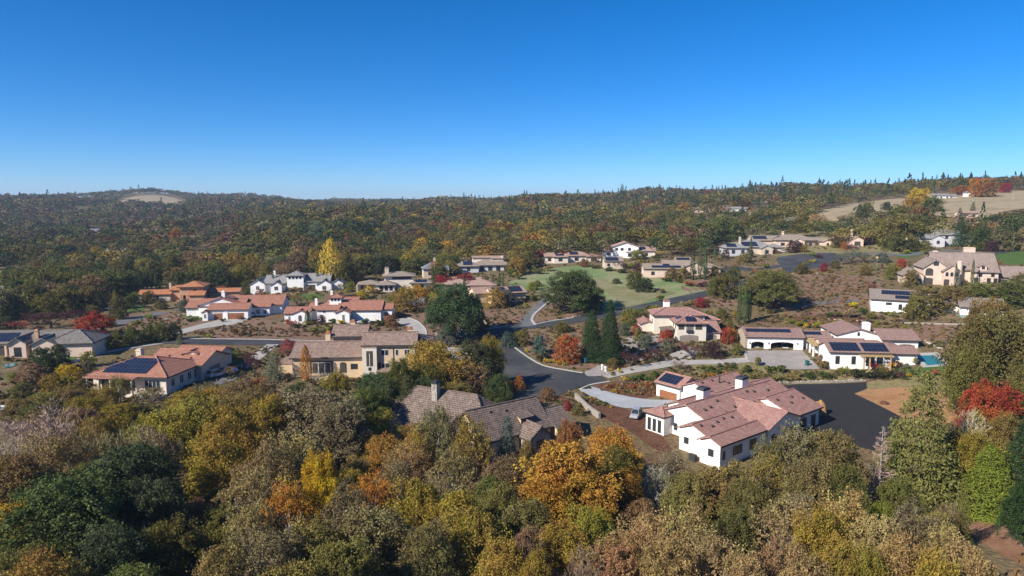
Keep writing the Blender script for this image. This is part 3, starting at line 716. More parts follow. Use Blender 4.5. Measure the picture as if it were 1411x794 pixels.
# I ---- red roofed white house with two brown garage doors
h = House('villa', 'white house with red tile roof, big white gable and two brown garage doors', Vector((-105.0, 233, 5.2)), 6, wall='white', roof='red', fr='frame_white')
w1 = h.wing(0, 13.2, 0, 7, 3.5, 'gx', .40, .5); w2 = h.wing(-5.5, 10, 6.8, 16, 3.7, 'gx', .40, .5)
w3 = h.wing(-5.2, 9.4, 6.5, 15, 4.2, 'gy', .34, .5); w4 = h.wing(6, 22.6, 9, 21, 3.7, 'gx', .40, .6); w5 = h.wing(-1.6, .2, -1.6, 3, 2.8, 'gy', .5, .3); w6 = h.wing(12.5, 19, 6, 10, 3.4, 'gx', .4, .5)
w7 = h.wing(-10.5, -3, 9, 18, 2.9, 'gx', .36, .5)
h.door(w1, 'S', 3.2, -.2, 2.8, 2.4, 'wood'); h.door(w1, 'S', 9.0, -.2, 5.6, 2.4, 'wood'); h.block('pillar', 5.2, 6.4, -.16, -.02, -1, 3.2, 'white')
h.chimney(w3, 2.6, 8.8, 4, 8.4, 1.1, .9, 'white', 'white'); h.win(w4, 'E', 15, 1, 1.6, 1.4); h.win(w5, 'S', -.7, .8, .6, 1.4); h.win(w6, 'S', 15, .8, 1.2, 1.5); h.win(w6, 'S', 17.4, .8, 1, 1.5)
h.win(w3, 'W', 9, 1, 1, 1.4)

# J ---- long red roofed house with lantern tower
h = House('villa', 'long white house with red tile roofs and a small windowed lantern tower', Vector((-76.4, 226, 5.4)), 2, wall='white', roof='red', fr='frame_white')
w1 = h.wing(0, 7.9, 0, 7, 3.1, 'gx', .42, .4); w1b = h.wing(3.2, 7.6, -.5, 5, 3.2, 'gy', .42, .35)
w2 = h.wing(6.8, 15.5, 5.5, 13, 3.5, 'gx', .42, .5); w3 = h.wing(10.6, 17.7, 1.2, 7, 4.0, 'gx', .36, .4); w4 = h.wing(17.2, 21.8, -.8, 8, 3.4, 'gy', .42, .4)
w5 = h.wing(13.4, 17.4, 7.6, 11.6, 7.4, 'hip', .36, .6, base=3); w6 = h.wing(17, 31.6, 3.6, 14.5, 3.6, 'gx', .42, .5); w7 = h.wing(31.4, 35.2, 5, 11, 3.6, 'gx', .42, .4); w8 = h.wing(12, 22, 11, 19, 4.8, 'gx', .36, .5)
h.win(w1, 'S', 1.6, .9, .6, 1.3, arch=.3); h.win(w1b, 'S', 5.3, .5, 1.1, 2.1, arch=.5); h.win(w3, 'S', 12.2, .8, .6, .6, bars=0); h.win(w3, 'S', 13, 3.1, .8, .7, bars=0)
for t in (14.3, 15.4, 16.5): h.win(w5, 'S', t, 6.1, .6, .95, arch=.3, bars=0)
h.win(w4, 'S', 19.8, .7, .7, 2.0); h.win(w7, 'S', 33.2, .8, 1.2, 1.7); h.door(w6, 'S', 27.4, -.2, 4.4, 2.4, 'white'); h.door(w4, 'E', 2.4, -.2, 2.6, 2.4, 'taupe', .4)
h.chimney(w2, 8.8, 8, 4, 6.6, .8, .8, 'white', 'white'); h.chimney(w8, 12.8, 14, 5, 8.6, .8, .8, 'white', 'white')

# K ---- terracotta house, far left
h = House('villa', 'terracotta walled house with orange tile roof and blue solar panel', Vector((-152, 275, 5.2)), 10, wall='terracotta_wall', roof='terracotta', fr='frame_dark')
w1 = h.wing(0, 12, 0, 7, 2.9, 'gx', .36, .5, wall='beige'); w2 = h.wing(12, 16, 1, 8, 4.4, 'gx', .4, .5); w3 = h.wing(16, 25, -1, 9, 6.0, 'hip', .36, .8); w4 = h.wing(20.5, 26, -4.5, 1, 2.8, 'gx', .4, .5)
w5 = h.wing(26, 38, 4, 10, 2.8, 'gx', .34, .5)
h.solar(w3, 'W', .2, .75, .15, .65); h.chimney(w1, 11.2, 4, 3, 6.6, .9, .9, 'beige', 'beige'); h.win(w3, 'S', 18, .8, 1, 1.6); h.win(w3, 'S', 22, 3.6, 1.2, 1.2); h.win(w1, 'S', 3, .8, 1.2, 1.3); h.win(w1, 'S', 7, .8, 1.2, 1.3)
for x in (16.6, 19): h.column(x, -1.8, -1, 3, .35, None, False)

# L ---- white house with grey roofs and a square tower
h = House('villa', 'white house with grey roofs and a square windowed tower', Vector((-112.5, 291, 7.2)), 5, wall='white', roof='greytile', fr='frame_white')
w1 = h.wing(0, 6, 0, 12, 3.2, 'gy', .6, .4); w2 = h.wing(5.5, 14, 2, 13, 3.4, 'gx', .5, .5); w2b = h.wing(9, 13.6, -2, 6, 3, 'gy', .6, .4); w3 = h.wing(15.2, 22.2, 1, 8, 6.8, 'hip', .42, .6); w4 = h.wing(21.5, 33, 2, 13, 4.0, 'gx', .5, .5); w5 = h.wing(28.5, 34.5, -2, 8, 3.1, 'gy', .6, .4); w6 = h.wing(34, 39, 1, 9, 3.2, 'gy', .6, .4)
for t in (16.4, 17.9, 19.4, 20.9): h.win(w3, 'S', t, 5.2, .9, 1.1, bars=0)
h.win(w2b, 'S', 11.3, .8, 1.5, 1.6); h.win(w5, 'S', 31.5, .8, 1.6, 1.6); h.opening(w4, 'S', 25, 0, 4, 2.6); h.win(w1, 'S', 3, .8, 1.2, 1.6); h.chimney(w2, 8, 9, 4, 7.6, 1.2, 1, 'white', 'white')

# M ---- low tan prairie style house
h = House('bungalow', 'low cream house with stepped tan hip roofs and a square chimney', Vector((-65, 287, 7.9)), 8, wall='cream', roof='tantile')
w1 = h.wing(0, 9, 0, 8, 3.0, 'hip', .3, .9); w2 = h.wing(8, 15, -2.4, 7, 3.0, 'hip', .3, .9); w3 = h.wing(10.5, 23, 4, 13, 6.0, 'hip', .28, 1.0); w4 = h.wing(22, 31, 2, 10, 3.0, 'hip', .26, .9)
for t in (1.6, 4.6): h.win(w1, 'S', t, .6, 1.4, 1.8)
for t in (9.6, 11.6, 13.6): h.win(w2, 'S', t, .5, 1.2, 1.9)
h.chimney(w3, 11.6, 6.5, 4, 9.2, 1.7, 1.4, 'beige', 'tantile'); h.block('pillar', -.9, -.4, -1, -.5, -2, 2.8, 'beige'); h.win(w3, 'S', 18, 4.6, 8, .8, bars=6); h.win(w4, 'S', 26, .6, 2.4, 1.6, bars=2)
h.solar(w4, 'S', .25, .7, .2, .8)
h2 = House('bungalow', 'small grey roofed house with one tall chimney behind the low cream house', Vector((-42, 322, 10)), 12, wall='beige', roof='slate')
w = h2.wing(0, 8, 0, 8, 4.2, 'hip', .6, .6); h2.wing(6, 12, 1, 7, 3.2, 'gx', .5, .5); h2.chimney(w, 5.6, 3, 4, 8.6, .9, .9, 'beige', 'beige'); h2.win(w, 'S', 3, 1, 1.4, 1.5)

# N ---- grey roofed house with orange garage door
h = House('bungalow', 'grey roofed house with raised clerestory and an orange garage door', Vector((-28.5, 336, 10.8)), 6, wall='greywall', roof='greytile')
h.roof = 'tantile'
w1 = h.wing(0, 12, 0, 12, 3.2, 'hip', .34, .8); w2 = h.wing(9, 29, 3, 15, 3.4, 'hip', .34, .8); w3 = h.wing(9.5, 18.5, 9, 14.5, 6.4, 'gx', .2, .4, base=4, wall='cream', roof='pinktile'); w4 = h.wing(19, 25, 7.5, 12, 6.2, 'gx', .4, .4, base=4, wall='cream', roof='pinktile')
h.door(w1, 'S', 2.8, -.2, 2.6, 2.3, 'woodtan'); h.win(w1, 'S', 7, .7, 1.4, 1.5); h.solar(w1, 'S', .38, .72, .2, .85); h.solar(w1, 'W', .3, .7, .2, .6)
for t in (14, 18, 22, 26): h.win(w2, 'S', t, .5, 2, 2, bars=2)
h.chimney(w2, 24.4, 8, 4, 7.0, .9, .9, 'cream', 'cream')

# O ---- cream gabled house with two solar arrays by the field, and the pink roofed one behind
h = House('bungalow', 'cream gabled house with two solar arrays beside the oak at the green field', Vector((-.4, 262.5, 7.0)), 22, wall='tan', roof='pinktile')
w1 = h.wing(-8, 6.2, 0, 9, 3.6, 'gx', .40, .5); w2 = h.wing(-13, -5, 4, 13, 3.4, 'gx', .4, .5)
h.solar(w1, 'S', .10, .46, .2, .9); h.solar(w1, 'S', .56, .9, .16, .92); h.win(w1, 'E', 4.5, .7, 1.5, 1.8); h.win(w1, 'S', 1, .8, 1.2, 1.4); h.win(w1, 'S', -4, .8, 1.2, 1.4)
h = House('bungalow', 'sprawling pink tiled house behind the slim cypresses and crimson tree', Vector((-25, 283, 8.2)), 4, wall='pinkish', roof='pinktile')
w1 = h.wing(-4, 8, 0, 9, 3.2, 'hip', .34, .6); w2 = h.wing(6, 18, -2, 8, 3.0, 'hip', .34, .6); w3 = h.wing(0, 12, 7, 15, 3.2, 'gx', .36, .6)
h.win(w2, 'S', 10, .7, 1.6, 1.4); h.win(w2, 'S', 14, .7, 1.6, 1.4); h.win(w1, 'S', 1, .7, 1.6, 1.4)

# P ---- pink roofed bungalow behind the field
h = House('bungalow', 'cream bungalow with pink tile hips and solar panels at the field edge', Vector((17.5, 360, 13.8)), 4, wall='cream', roof='pinktile')
w1 = h.wing(0, 5, 0, 8, 3.0, 'gx', .36, .5); w2 = h.wing(4.5, 12, -1.5, 8, 3.0, 'hip', .36, .6); w3 = h.wing(11, 25, 1, 12, 3.3, 'hip', .36, .6); w4 = h.wing(22, 30, 0, 7, 2.9, 'hip', .34, .6)
h.solar(w2, 'S', .2, .7, .3, .8); h.solar(w3, 'S', .2, .5, .2, .8); h.win(w1, 'S', 2.4, .6, 1.6, 1.6); h.win(w2, 'S', 8, .6, 2, 1.6); h.win(w3, 'S', 17, .6, 2, 1.6); h.opening(w4, 'S', 26, 0, 3, 2.2)
# Q ---- white two storey house and its small solar garage
h = House('villa', 'white two storey house with balcony behind the green field', Vector((50, 372, 15.6)), -4, wall='white', roof='pinktile', fr='frame_dark')
w1 = h.wing(0, 7, 1, 9, 3.2, 'gx', .36, .5); w2 = h.wing(5, 19, 0, 11, 5.6, 'gy', .34, .6); w3 = h.wing(18, 28, 1, 11, 3.4, 'gx', .4, .6, wall='cream'); w4 = h.wing(12, 20, -3, 2, 2.8, 'flat', 0, .3)
for t in (7, 10, 14): h.win(w2, 'S', t, 3.6, 1.4, 1.3)
h.win(w4, 'S', 14, .5, 2, 1.8); h.win(w4, 'S', 17.4, .5, 2, 1.8); h.win(w1, 'S', 3, .8, 1.8, 1.5); h.solar(w3, 'S', .1, .5, .3, .9); h.win(w3, 'S', 23, .6, 2, 1.6)
h = House('garage', 'small tan garage with a full roof of solar panels among plum trees', Vector((45.5, 334, 13.4)), 0, cat='garage', wall='beige', roof='tantile')
w1 = h.wing(0, 9, 0, 8, 3.2, 'gx', .4, .4); h.solar(w1, 'S', .1, .75, .1, .9); h.win(w1, 'S', 2, .8, 1.2, 1.3)
# R ---- tan house with blue solar roofs and cypresses
h = House('bungalow', 'broad tan house with stepped blue solar roofs left of three cypresses', Vector((59.5, 306, 12.2)), -4, wall='pinkish', roof='tantile')
w1 = h.wing(0, 17.5, 0, 9, 3.5, 'gx', .38, .5); w2 = h.wing(10, 24, 9, 18, 4.2, 'gx', .4, .5); w3 = h.wing(19, 27, 2.5, 12, 4.4, 'gy', .42, .5); w4 = h.wing(25, 35, 5, 14, 3.6, 'hip', .4, .5); w5 = h.wing(17, 24, 17, 24, 5.4, 'gx', .4, .4)
h.solar(w1, 'S', .22, .92, .2, .62); h.solar(w1, 'S', .5, .66, .62, .95); h.solar(w5, 'S', .1, .9, .1, .9); h.win(w1, 'S', 4, .7, 1.4, 1.5); h.win(w1, 'S', 13, .7, 1.6, 1.5); h.win(w3, 'S', 23, 1, 1.6, 1.6); h.win(w1, 'E', 4.5, .7, 1.4, 1.6); h.door(w3, 'S', 21, -.2, 1.2, 2.1, 'wood', 0, 'door')
# S ---- grey hip roof
h = House('bungalow', 'grey hip roofed house with blue solar arrays on the upper right road', Vector((113, 360, 17.8)), 0, wall='beige', roof='slate')
h.roof = 'greytile'
w1 = h.wing(0, 12, 0, 11, 3.6, 'hip', .42, .6, wall='greywall'); w2 = h.wing(8, 26, 2, 18, 4.0, 'hip', .45, .6); w3 = h.wing(24, 32, 4, 13, 3.6, 'hip', .42, .6); w4 = h.wing(18, 24, -2, 6, 3.4, 'gy', .5, .4)
h.solar(w1, 'S', .1, .5, .2, .8); h.solar(w2, 'S', .12, .55, .1, .62); h.chimney(w1, 9.5, 7, 4, 8.6, 1, 1, 'beige', 'beige'); h.win(w1, 'S', 4, .6, 1.6, 1.8); h.win(w1, 'S', 9, .6, 1.6, 1.8); h.win(w4, 'S', 21, .7, 1.6, 1.8); h.win(w2, 'S', 14, .8, 1.4, 1.4)
# T ---- long tan roof
h = House('bungalow', 'long low house with wide tan roof and pink gables, upper right', Vector((139.5, 384, 20.2)), -6, wall='pinkish', roof='tantile')
w1 = h.wing(-3, 13, 6, 18, 3.4, 'gx', .38, .6); w2 = h.wing(9, 31, 2, 16, 4.0, 'hip', .38, .7); w3 = h.wing(25, 39, 2, 11, 3.4, 'gx', .36, .6); w4 = h.wing(18, 24, -1, 6, 3.4, 'gy', .5, .4); w5 = h.wing(34, 38.6, -1.2, 5, 3.3, 'gy', .5, .4)
h.solar(w1, 'S', .1, .55, .3, .9); h.solar(w2, 'W', .2, .6, .1, .6); h.opening(w4, 'S', 21, 0, 3, 2.5, .6); h.win(w5, 'S', 36.3, .7, 1.2, 1.7); h.win(w3, 'S', 28, .7, 1.4, 1.5); h.opening(w3, 'S', 31.6, 0, 2.2, 2.5, .5); h.chimney(w2, 15, 10, 4, 8, 1, 1, 'pinkish', 'pinkish'); h.win(w2, 'S', 13, .8, 2, 1.5)
# U ---- grey roofed house cut by the left picture edge
h = House('bungalow', 'grey tiled house with patio, chimney and dark solar arrays at left edge', Vector((-134, 171.5, 5.8)), 8, wall='pinkish', roof='greytile')
M['Uroof'] = tiles('grey_mauve_tiles', (.17, .15, .135), (.245, .22, .20), (.23, .21, .19), .4, .4, .06)
h.roof = 'Uroof'
w1 = h.wing(-6, 6.2, 3, 13, 3.4, 'gx', .44, .6); w2 = h.wing(4.6, 8.6, 0, 10, 3.8, 'gy', .62, .5); w3 = h.wing(8, 17, 2.5, 12, 3.4, 'gx', .44, .6); w4 = h.wing(13, 24, 1, 11, 3.4, 'hip', .46, .6)
wq = h.wing(10, 15.6, 0, 9, 3.4, 'gy', .5, .5)
h.solar(w1, 'S', .2, .8, .15, .8); h.solar(wq, 'W', .3, .75, .2, .8); h.chimney(w3, 9.4, 4.2, 3, 6.2, .9, .8, 'terracotta_wall', 'terracotta_wall')
h.win(w2, 'S', 6.6, .3, 1.6, 2.4); h.opening(w1, 'S', 0, 0, 6, 2.5, 0, 'patio_shade_panel'); h.win(wq, 'S', 12.6, .6, 1.6, 1.6); h.column(3, 1.5, -1, 2.9, .2, None, False); h.block('terrace', -6, 9.5, -3.5, 0, -2, -.05, 'concrete')
# V, W, X and the far houses
h = House('bungalow', 'pink house with tall chimney behind the plum tree, far right', Vector((178, 372, 22)), -12, wall='pinkish', roof='pinktile')
w1 = h.wing(-2, 8, 0, 8, 3.2, 'gx', .42, .5); w2 = h.wing(6, 12, -2, 7, 3.2, 'gy', .5, .4); h.chimney(w1, 7, 3, 3, 8, 1.1, 1, 'pinkish', 'pinkish'); h.win(w1, 'S', 2, .7, 1.8, 1.6); h.opening(w2, 'S', 9, 0, 3, 2.3)
h = House('bungalow', 'white house with grey roofs between the two tall dark firs', Vector((210, 350, 23.6)), -14, wall='greywall', roof='greytile')
w1 = h.wing(-2, 6, 0, 9, 3.3, 'gx', .44, .5); w2 = h.wing(4, 10, -2, 8, 3.4, 'gy', .5, .4); w3 = h.wing(8, 18, 2, 12, 5.2, 'gx', .42, .5); w4 = h.wing(17, 25, 3, 12, 3.6, 'hip', .42, .5)
h.win(w2, 'S', 7, .8, 1.2, 1.5); h.win(w3, 'S', 12, 3.2, 1.2, 1.3); h.win(w1, 'S', 1, .8, 1, 1.4); h.win(w4, 'S', 21, .8, 2, 1.5)
def far(px, py, depth, wd, wall, roof, label, kind='gx', ht=3.2, rot=0, dp=None, name='bungalow', extra=0):
    g = atd(px, depth, py); z = top_height(px, py, depth)
    z = g.z - .2
    h = House(name, label, Vector((g.x, g.y, z)), rot, wall=wall, roof=roof)
    dp = dp or wd * .5
    w = h.wing(-wd/2, wd/2, 0, dp, ht, kind, .36, .5)
    n = max(2, int(wd / 5))
    for k in range(n): h.win(w, 'S', -wd/2 + wd * (k + .5) / n, .7, 1.4, 1.4)
    if extra: h.wing(wd/2 - 1.5, wd/2 + extra, 1.5, dp + 1, ht * .9, 'gx', .36, .5)
    return h
far(870, 321, 545, 17, 'pinkish', 'red', 'small pink house with red tile roof alone in the trees', extra=7)
far(806, 301, 690, 14, 'greywall', 'slate', 'tall grey house with dark windows deep in the forest', ht=6)
far(1011, 293, 640, 16, 'white', 'greytile', 'white house by the yellow tree on the upper pasture', extra=6)
far(963, 293, 655, 15, 'pinkish', 'pinktile', 'pale house with low roof just left of the yellow tree', extra=5)
far(1056, 275, 830, 12, 'white', 'greytile', 'tiny white house near the middle of the right skyline woods')
far(1082, 275, 800, 10, 'white', 'slate', 'tiny white shed in the woods right of the tiny white house')
far(1219, 303, 470, 13, 'white', 'slate', 'white house with dark roof below the tan pasture', extra=4)
far(1297, 271, 640, 17, 'white', 'greytile', 'white ranch house on the bare ridge field, far right', extra=8)
far(1340, 271, 640, 11, 'white', 'slate', 'white gabled house beside the orange tree on the ridge', kind='gy', ht=4)
far(1335, 304, 455, 12, 'pinkish', 'pinktile', 'pale house at the foot of the bare ridge field')
far(256, 330, 600, 15, 'pinkish', 'pinktile', 'pink house with white gable among the left valley trees', rot=20)
far(100, 322, 640, 20, 'white', 'greytile', 'long pale house in the left valley', extra=8, rot=10)
far(127, 316, 690, 22, 'greywall', 'slate', 'dark roofed long house beside the left valley meadow', rot=6)
far(160, 350, 520, 15, 'greywall', 'slate', 'blue grey roofed house in the lower left valley', rot=8)
far(240, 282, 1250, 22, 'white', 'greytile', 'white house below the bare hilltop meadow')
far(222, 283, 1240, 16, 'white', 'slate', 'small white house left of the one below the hilltop meadow')
far(15, 409, 285, 14, 'beige', 'greytile', 'grey roofed house among trees at the far left edge')
# ---------------------------------------------------------------- terrain mesh, roads and ground coverings
def build_terrain():
    us = np.linspace(-1.28, 1.28, 280)
    ys = np.concatenate([np.arange(10, 420, 2.6), np.exp(np.linspace(math.log(420), math.log(6000), 180))])
    U, Y = np.meshgrid(us, ys, indexing='ij'); X = U * Y; Z = hzv(X, Y)
    nu, ny = U.shape
    V = np.stack([X, Y, Z], -1).reshape(-1, 3)
    i, j = np.meshgrid(np.arange(nu-1), np.arange(ny-1), indexing='ij')
    a = (i*ny + j).ravel(); F = np.stack([a, a+ny, a+ny+1, a+1], -1)
    me = bpy.data.meshes.new('terrain'); me.vertices.add(len(V)); me.vertices.foreach_set('co', V.ravel())
    me.loops.add(F.size); me.loops.foreach_set('vertex_index', F.ravel().astype(np.int32))
    me.polygons.add(len(F)); me.polygons.foreach_set('loop_start', np.arange(0, F.size, 4, dtype=np.int32)); me.polygons.foreach_set('loop_total', np.full(len(F), 4, np.int32))
    me.polygons.foreach_set('use_smooth', np.ones(len(F), bool))
    me.materials.append(M['ground']); me.update(calc_edges=True); me.validate()
    o = bpy.data.objects.new('terrain', me); C.objects.link(o); tag(o, kind='structure')
build_terrain()
# meadows, lawns, beds
M['fielddry'] = noisy('half_dry_field_grass', [(.115, .145, .055), (.17, .165, .075), (.22, .20, .11), (.12, .145, .055)], .07, 1, fine=1.2, fine_amt=.2, bump=.08, pos=[.33, .46, .56, .7])
sheet('field_ground', [(700, 393), (735, 376), (776, 368), (812, 367), (858, 377), (899, 382), (972, 399), (940, 409), (915, 414), (884, 424), (850, 431), (800, 424), (755, 405)], M['field'], .05)
sheet('field_dry_patch', [(800, 386), (832, 384), (850, 394), (905, 398), (932, 404), (900, 412), (880, 422), (852, 429), (846, 410), (820, 398)], M['fielddry'], .09)
for k, P in enumerate([[(1366, 352), (1411, 347), (1425, 362), (1380, 364)], [(1238, 350), (1268, 345), (1270, 352), (1240, 356)], [(304, 487), (325, 482), (342, 492), (330, 502), (305, 500)], [(168, 424), (195, 421), (199, 427), (175, 431)], [(250, 436), (272, 432), (280, 438), (262, 443)], [(392, 409), (435, 405), (445, 410), (420, 414), (395, 414)], [(55, 500), (90, 492), (108, 488), (96, 500), (66, 508)], [(1240, 508), (1300, 505), (1330, 512), (1290, 519), (1250, 517)]]):
    sheet('lawn', P, M['lawn'], .05, 2.5)
sheet('pasture', [(1122, 300), (1140, 288), (1180, 280), (1240, 274), (1262, 279), (1235, 290), (1190, 296), (1150, 306)], M['dry'], .3, 9)
sheet('pasture', [(1262, 290), (1300, 274), (1345, 268), (1412, 263), (1450, 268), (1430, 284), (1385, 292), (1345, 305), (1310, 300)], M['dry'], .3, 9)
sheet('pasture', [(985, 294), (1020, 291), (1062, 288), (1066, 292), (1030, 299), (995, 300)], M['dry'], .3, 9)
sheet('hill_meadow', [(158, 278), (185, 271.5), (222, 270), (248, 276), (252, 280), (225, 282.5), (195, 279)], M['dry'], .6, 16)
sheet('hill_meadow', [(105, 276), (125, 274), (128, 275.5), (110, 277)], M['dry'], .6, 16)
sheet('valley_meadow', [(118, 324), (132, 319), (142, 322), (135, 330), (120, 331)], M['drygrass'], .2, 6)
sheet('valley_meadow', [(72, 316), (88, 311), (92, 318), (76, 320)], M['dry'], .2, 6)
sheet('valley_meadow', [(258, 355), (285, 345), (310, 346), (300, 353), (265, 358)], M['dry'], .2, 6)
sheet('valley_meadow', [(0, 371), (20, 369), (45, 374), (20, 380), (0, 382)], M['drygrass'], .2, 6)
sheet('bark_bed', [(1085, 384), (1140, 378), (1215, 385), (1205, 410), (1190, 422), (1145, 431), (1100, 436), (1080, 420)], M['brownfield'], .06)
sheet('bark_bed', [(1090, 436), (1150, 432), (1185, 436), (1200, 446), (1130, 448), (1095, 446)], M['mulch'], .05)
sheet('bark_bed', [(1255, 449), (1350, 449), (1356, 490), (1310, 497), (1285, 478), (1262, 466)], M['brownfield'], .06)
sheet('bark_bed', [(745, 417), (770, 421), (800, 428), (806, 438), (770, 443), (740, 445), (735, 430)], M['brownfield'], .06)
sheet('bark_bed', [(590, 450), (640, 432), (700, 427), (716, 428), (714, 446), (660, 455), (596, 464)], M['brownfield'], .06)
sheet('bark_bed', [(716, 462), (760, 452), (800, 448), (850, 450), (850, 500), (800, 508), (760, 503), (735, 492), (712, 472)], M['brownfield'], .06)
sheet('bark_bed', [(545, 415), (590, 420), (615, 440), (586, 450), (560, 436)], M['brownfield'], .06)
sheet('bark_bed', [(250, 448), (330, 436), (420, 452), (470, 458), (545, 450), (560, 462), (430, 468), (300, 466)], M['brownfield'], .06)
sheet('bark_bed', [(160, 440), (215, 430), (262, 440), (250, 448), (200, 456), (165, 452)], M['brownfield'], .06)
sheet('bark_bed', [(815, 531), (840, 526), (910, 528), (905, 545), (880, 549), (850, 545)], M['mulch'], .06)
sheet('bark_bed', [(795, 549), (830, 552), (866, 566), (893, 580), (925, 620), (900, 618), (860, 590), (815, 568)], M['mulch'], .06)
sheet('bark_bed', [(955, 504), (1030, 500), (1095, 512), (1190, 506), (1190, 523), (1060, 529), (960, 516)], M['drygrass'], .06)
sheet('bark_bed', [(940, 390), (1000, 384), (1070, 390), (1085, 412), (1030, 424), (960, 416)], M['brownfield'], .05)
sheet('dirt_ground', [(1176, 543), (1205, 533), (1265, 529), (1330, 540), (1335, 560), (1315, 580), (1280, 590), (1238, 573)], M['dirt'], .06)
sheet('dry_grass_ground', [(1196, 527), (1250, 521), (1322, 520), (1335, 540), (1290, 540), (1240, 534), (1200, 537)], M['drygrass'], .10)
sheet('dirt_ground', [(1335, 726), (1380, 714), (1440, 712), (1460, 790), (1400, 775), (1360, 752)], M['reddirt'], .06)
sheet('dirt_ground', [(0, 755), (40, 748), (110, 775), (130, 800), (40, 810), (-20, 790)], M['reddirt'], .06)
sheet('slope_ground', [(980, 330), (1060, 310), (1160, 312), (1230, 318), (1270, 350), (1160, 350), (1060, 352)], M['drygrass'], .04, 6)
# roads
rd = [(90, 457), (150, 462), (205, 469), (250, 470.5), (350, 472), (440, 474), (520, 473), (600, 466), (660, 459), (709, 452), (760, 446), (810, 438), (870, 427), (935, 413), (985, 402), (1020, 392), (1000, 377), (1010, 368)]
ribbon('road', rd, 7.6, M['asphalt'], .10)
ribbon('road', [(692, 452), (698, 465), (702, 480), (712, 495), (728, 508)], 8, M['asphalt'], .104)
sheet('road', [(678, 462), (701, 468), (709, 479), (731, 495), (751, 505), (781, 511), (815, 516), (836, 524), (816, 530), (790, 537), (765, 547), (730, 556), (702, 552), (690, 535), (688, 510), (690, 490), (684, 475)], M['asphalt'], .108, 2.5)
ribbon('road', [(95, 456), (130, 453), (163, 445), (224, 431)], 6, M['oldasphalt'], .09)
sheet('road', [(1072, 355), (1110, 350), (1150, 349), (1162, 356), (1150, 366), (1110, 371), (1086, 376), (1075, 366)], M['asphalt'], .10)
ribbon('road', [(1010, 368), (1040, 372), (1078, 366)], 6, M['asphalt'], .096)
ribbon('road', [(1364, 350), (1390, 346), (1430, 345)], 6, M['asphalt'], .1)
ribbon('road', [(1150, 360), (1200, 349), (1250, 352), (1290, 345), (1364, 350)], 5, M['oldasphalt'], .092)
ribbon('road', [(1084, 424), (1130, 418), (1180, 414)], 4, M['oldasphalt'], .1)
sheet('asphalt_yard', [(1066, 533), (1100, 530), (1194, 527), (1195, 536), (1177, 543), (1205, 556), (1240, 574), (1228, 598), (1208, 622), (1165, 612), (1120, 590), (1110, 560)], M['newasphalt'], .10, 2.5, smooth=False)
# driveways and walks
sheet('driveway', [(799, 538), (814, 533), (840, 541), (866, 547), (894, 551), (934, 553), (915, 561), (890, 562), (863, 563), (838, 557), (818, 548)], M['palegrey'], .112, 2)
sheet('driveway', [(716, 450), (722, 436), (735, 424), (748, 412), (760, 413), (748, 424), (737, 434), (734, 441), (740, 448)], M['oldasphalt'], .112, 2)
sheet('driveway', [(546, 441), (560, 438), (576, 444), (586, 455), (588, 463), (572, 464), (564, 452), (552, 447)], M['concrete'], .112, 2)
sheet('driveway', [(1028, 484), (1066, 483.5), (1105, 483.5), (1118, 496), (1130, 509), (1096, 510), (1066, 507), (1036, 500), (1026, 492)], M['pavers'], .112, 2, smooth=False)
ribbon('driveway', [(832, 519), (865, 512), (900, 506), (930, 501), (965, 499.5), (1000, 498.5), (1034, 496)], 3.6, M['concrete'], .09)
sheet('driveway', [(612, 481), (632, 479), (655, 486), (662, 495), (645, 500), (615, 498)], M['palegrey'], .112, 2)
sheet('driveway', [(245, 456), (290, 444), (328, 436), (342, 440), (325, 447), (280, 453), (252, 460)], M['concrete'], .112, 2)
sheet('driveway', [(286, 518), (305, 510), (330, 514), (320, 526), (296, 530)], M['oldasphalt'], .112, 2)
ribbon('driveway', [(376, 475), (362, 486), (344, 500), (322, 512)], 3.4, M['concrete'], .114)
ribbon('path', [(100, 499), (140, 487), (185, 479), (240, 471)], 2.2, M['concrete'], .09)
sheet('driveway', [(915, 497), (925, 488), (945, 480), (962, 481), (955, 492), (935, 500)], M['concrete'], .112, 2)
sheet('driveway', [(1000, 410), (1030, 404), (1060, 396), (1075, 400), (1040, 412)], M['oldasphalt'], .09, 2.5)
sheet('patio', [(886, 466), (905, 462), (918, 470), (905, 482), (892, 478)], M['pavers'], .09, 2)
sheet('gravel_bed', [(856, 470), (890, 462), (905, 480), (892, 496), (862, 494)], M['pavers'], .07, 2, kind='structure')
sheet('driveway', [(826, 503), (838, 508), (842, 516), (812, 519), (806, 513), (818, 508)], M['pavers'], .114, 2)
sheet('patio', [(1252, 487), (1292, 486), (1312, 504), (1272, 507)], M['concrete'], .09, 2, smooth=False)
sheet('pool_water', [(1264, 491), (1287, 490), (1303, 502), (1278, 504)], M['water'], .13, 2, smooth=False)
sheet('pool_water', [(4, 503), (22, 500.5), (24, 504), (6, 508)], M['water'], .13, 2, smooth=False)
sheet('pool_water', [(1318, 434), (1338, 432), (1346, 437), (1326, 439)], M['water'], .13, 2, smooth=False)
# kerbs
def kerb(P, w=.45, h=.14): ribbon('kerb', P, w, M['kerb'], .10 + h, thick=.4)
kerb([(250, 467), (350, 468.3), (440, 470), (520, 469), (570, 466)])
kerb([(596, 464), (650, 456.5), (706, 449.2)])
kerb([(701, 467.5), (709, 479), (731, 495), (751, 505), (781, 511), (806, 515)])
kerb([(737, 447.5), (733, 441), (737, 433), (747, 424), (757, 415)], .9)
kerb([(737, 447.8), (760, 443), (790, 438.5)], .7)
kerb([(800, 537), (815, 531), (840, 526.5)], .6)
kerb([(588, 463), (586, 454), (576, 444), (560, 437.5)], .4)
kerb([(836, 515), (870, 507), (905, 501), (930, 497.5)], .5)
kerb([(1029, 495), (1027, 488), (1028, 484)], .6)
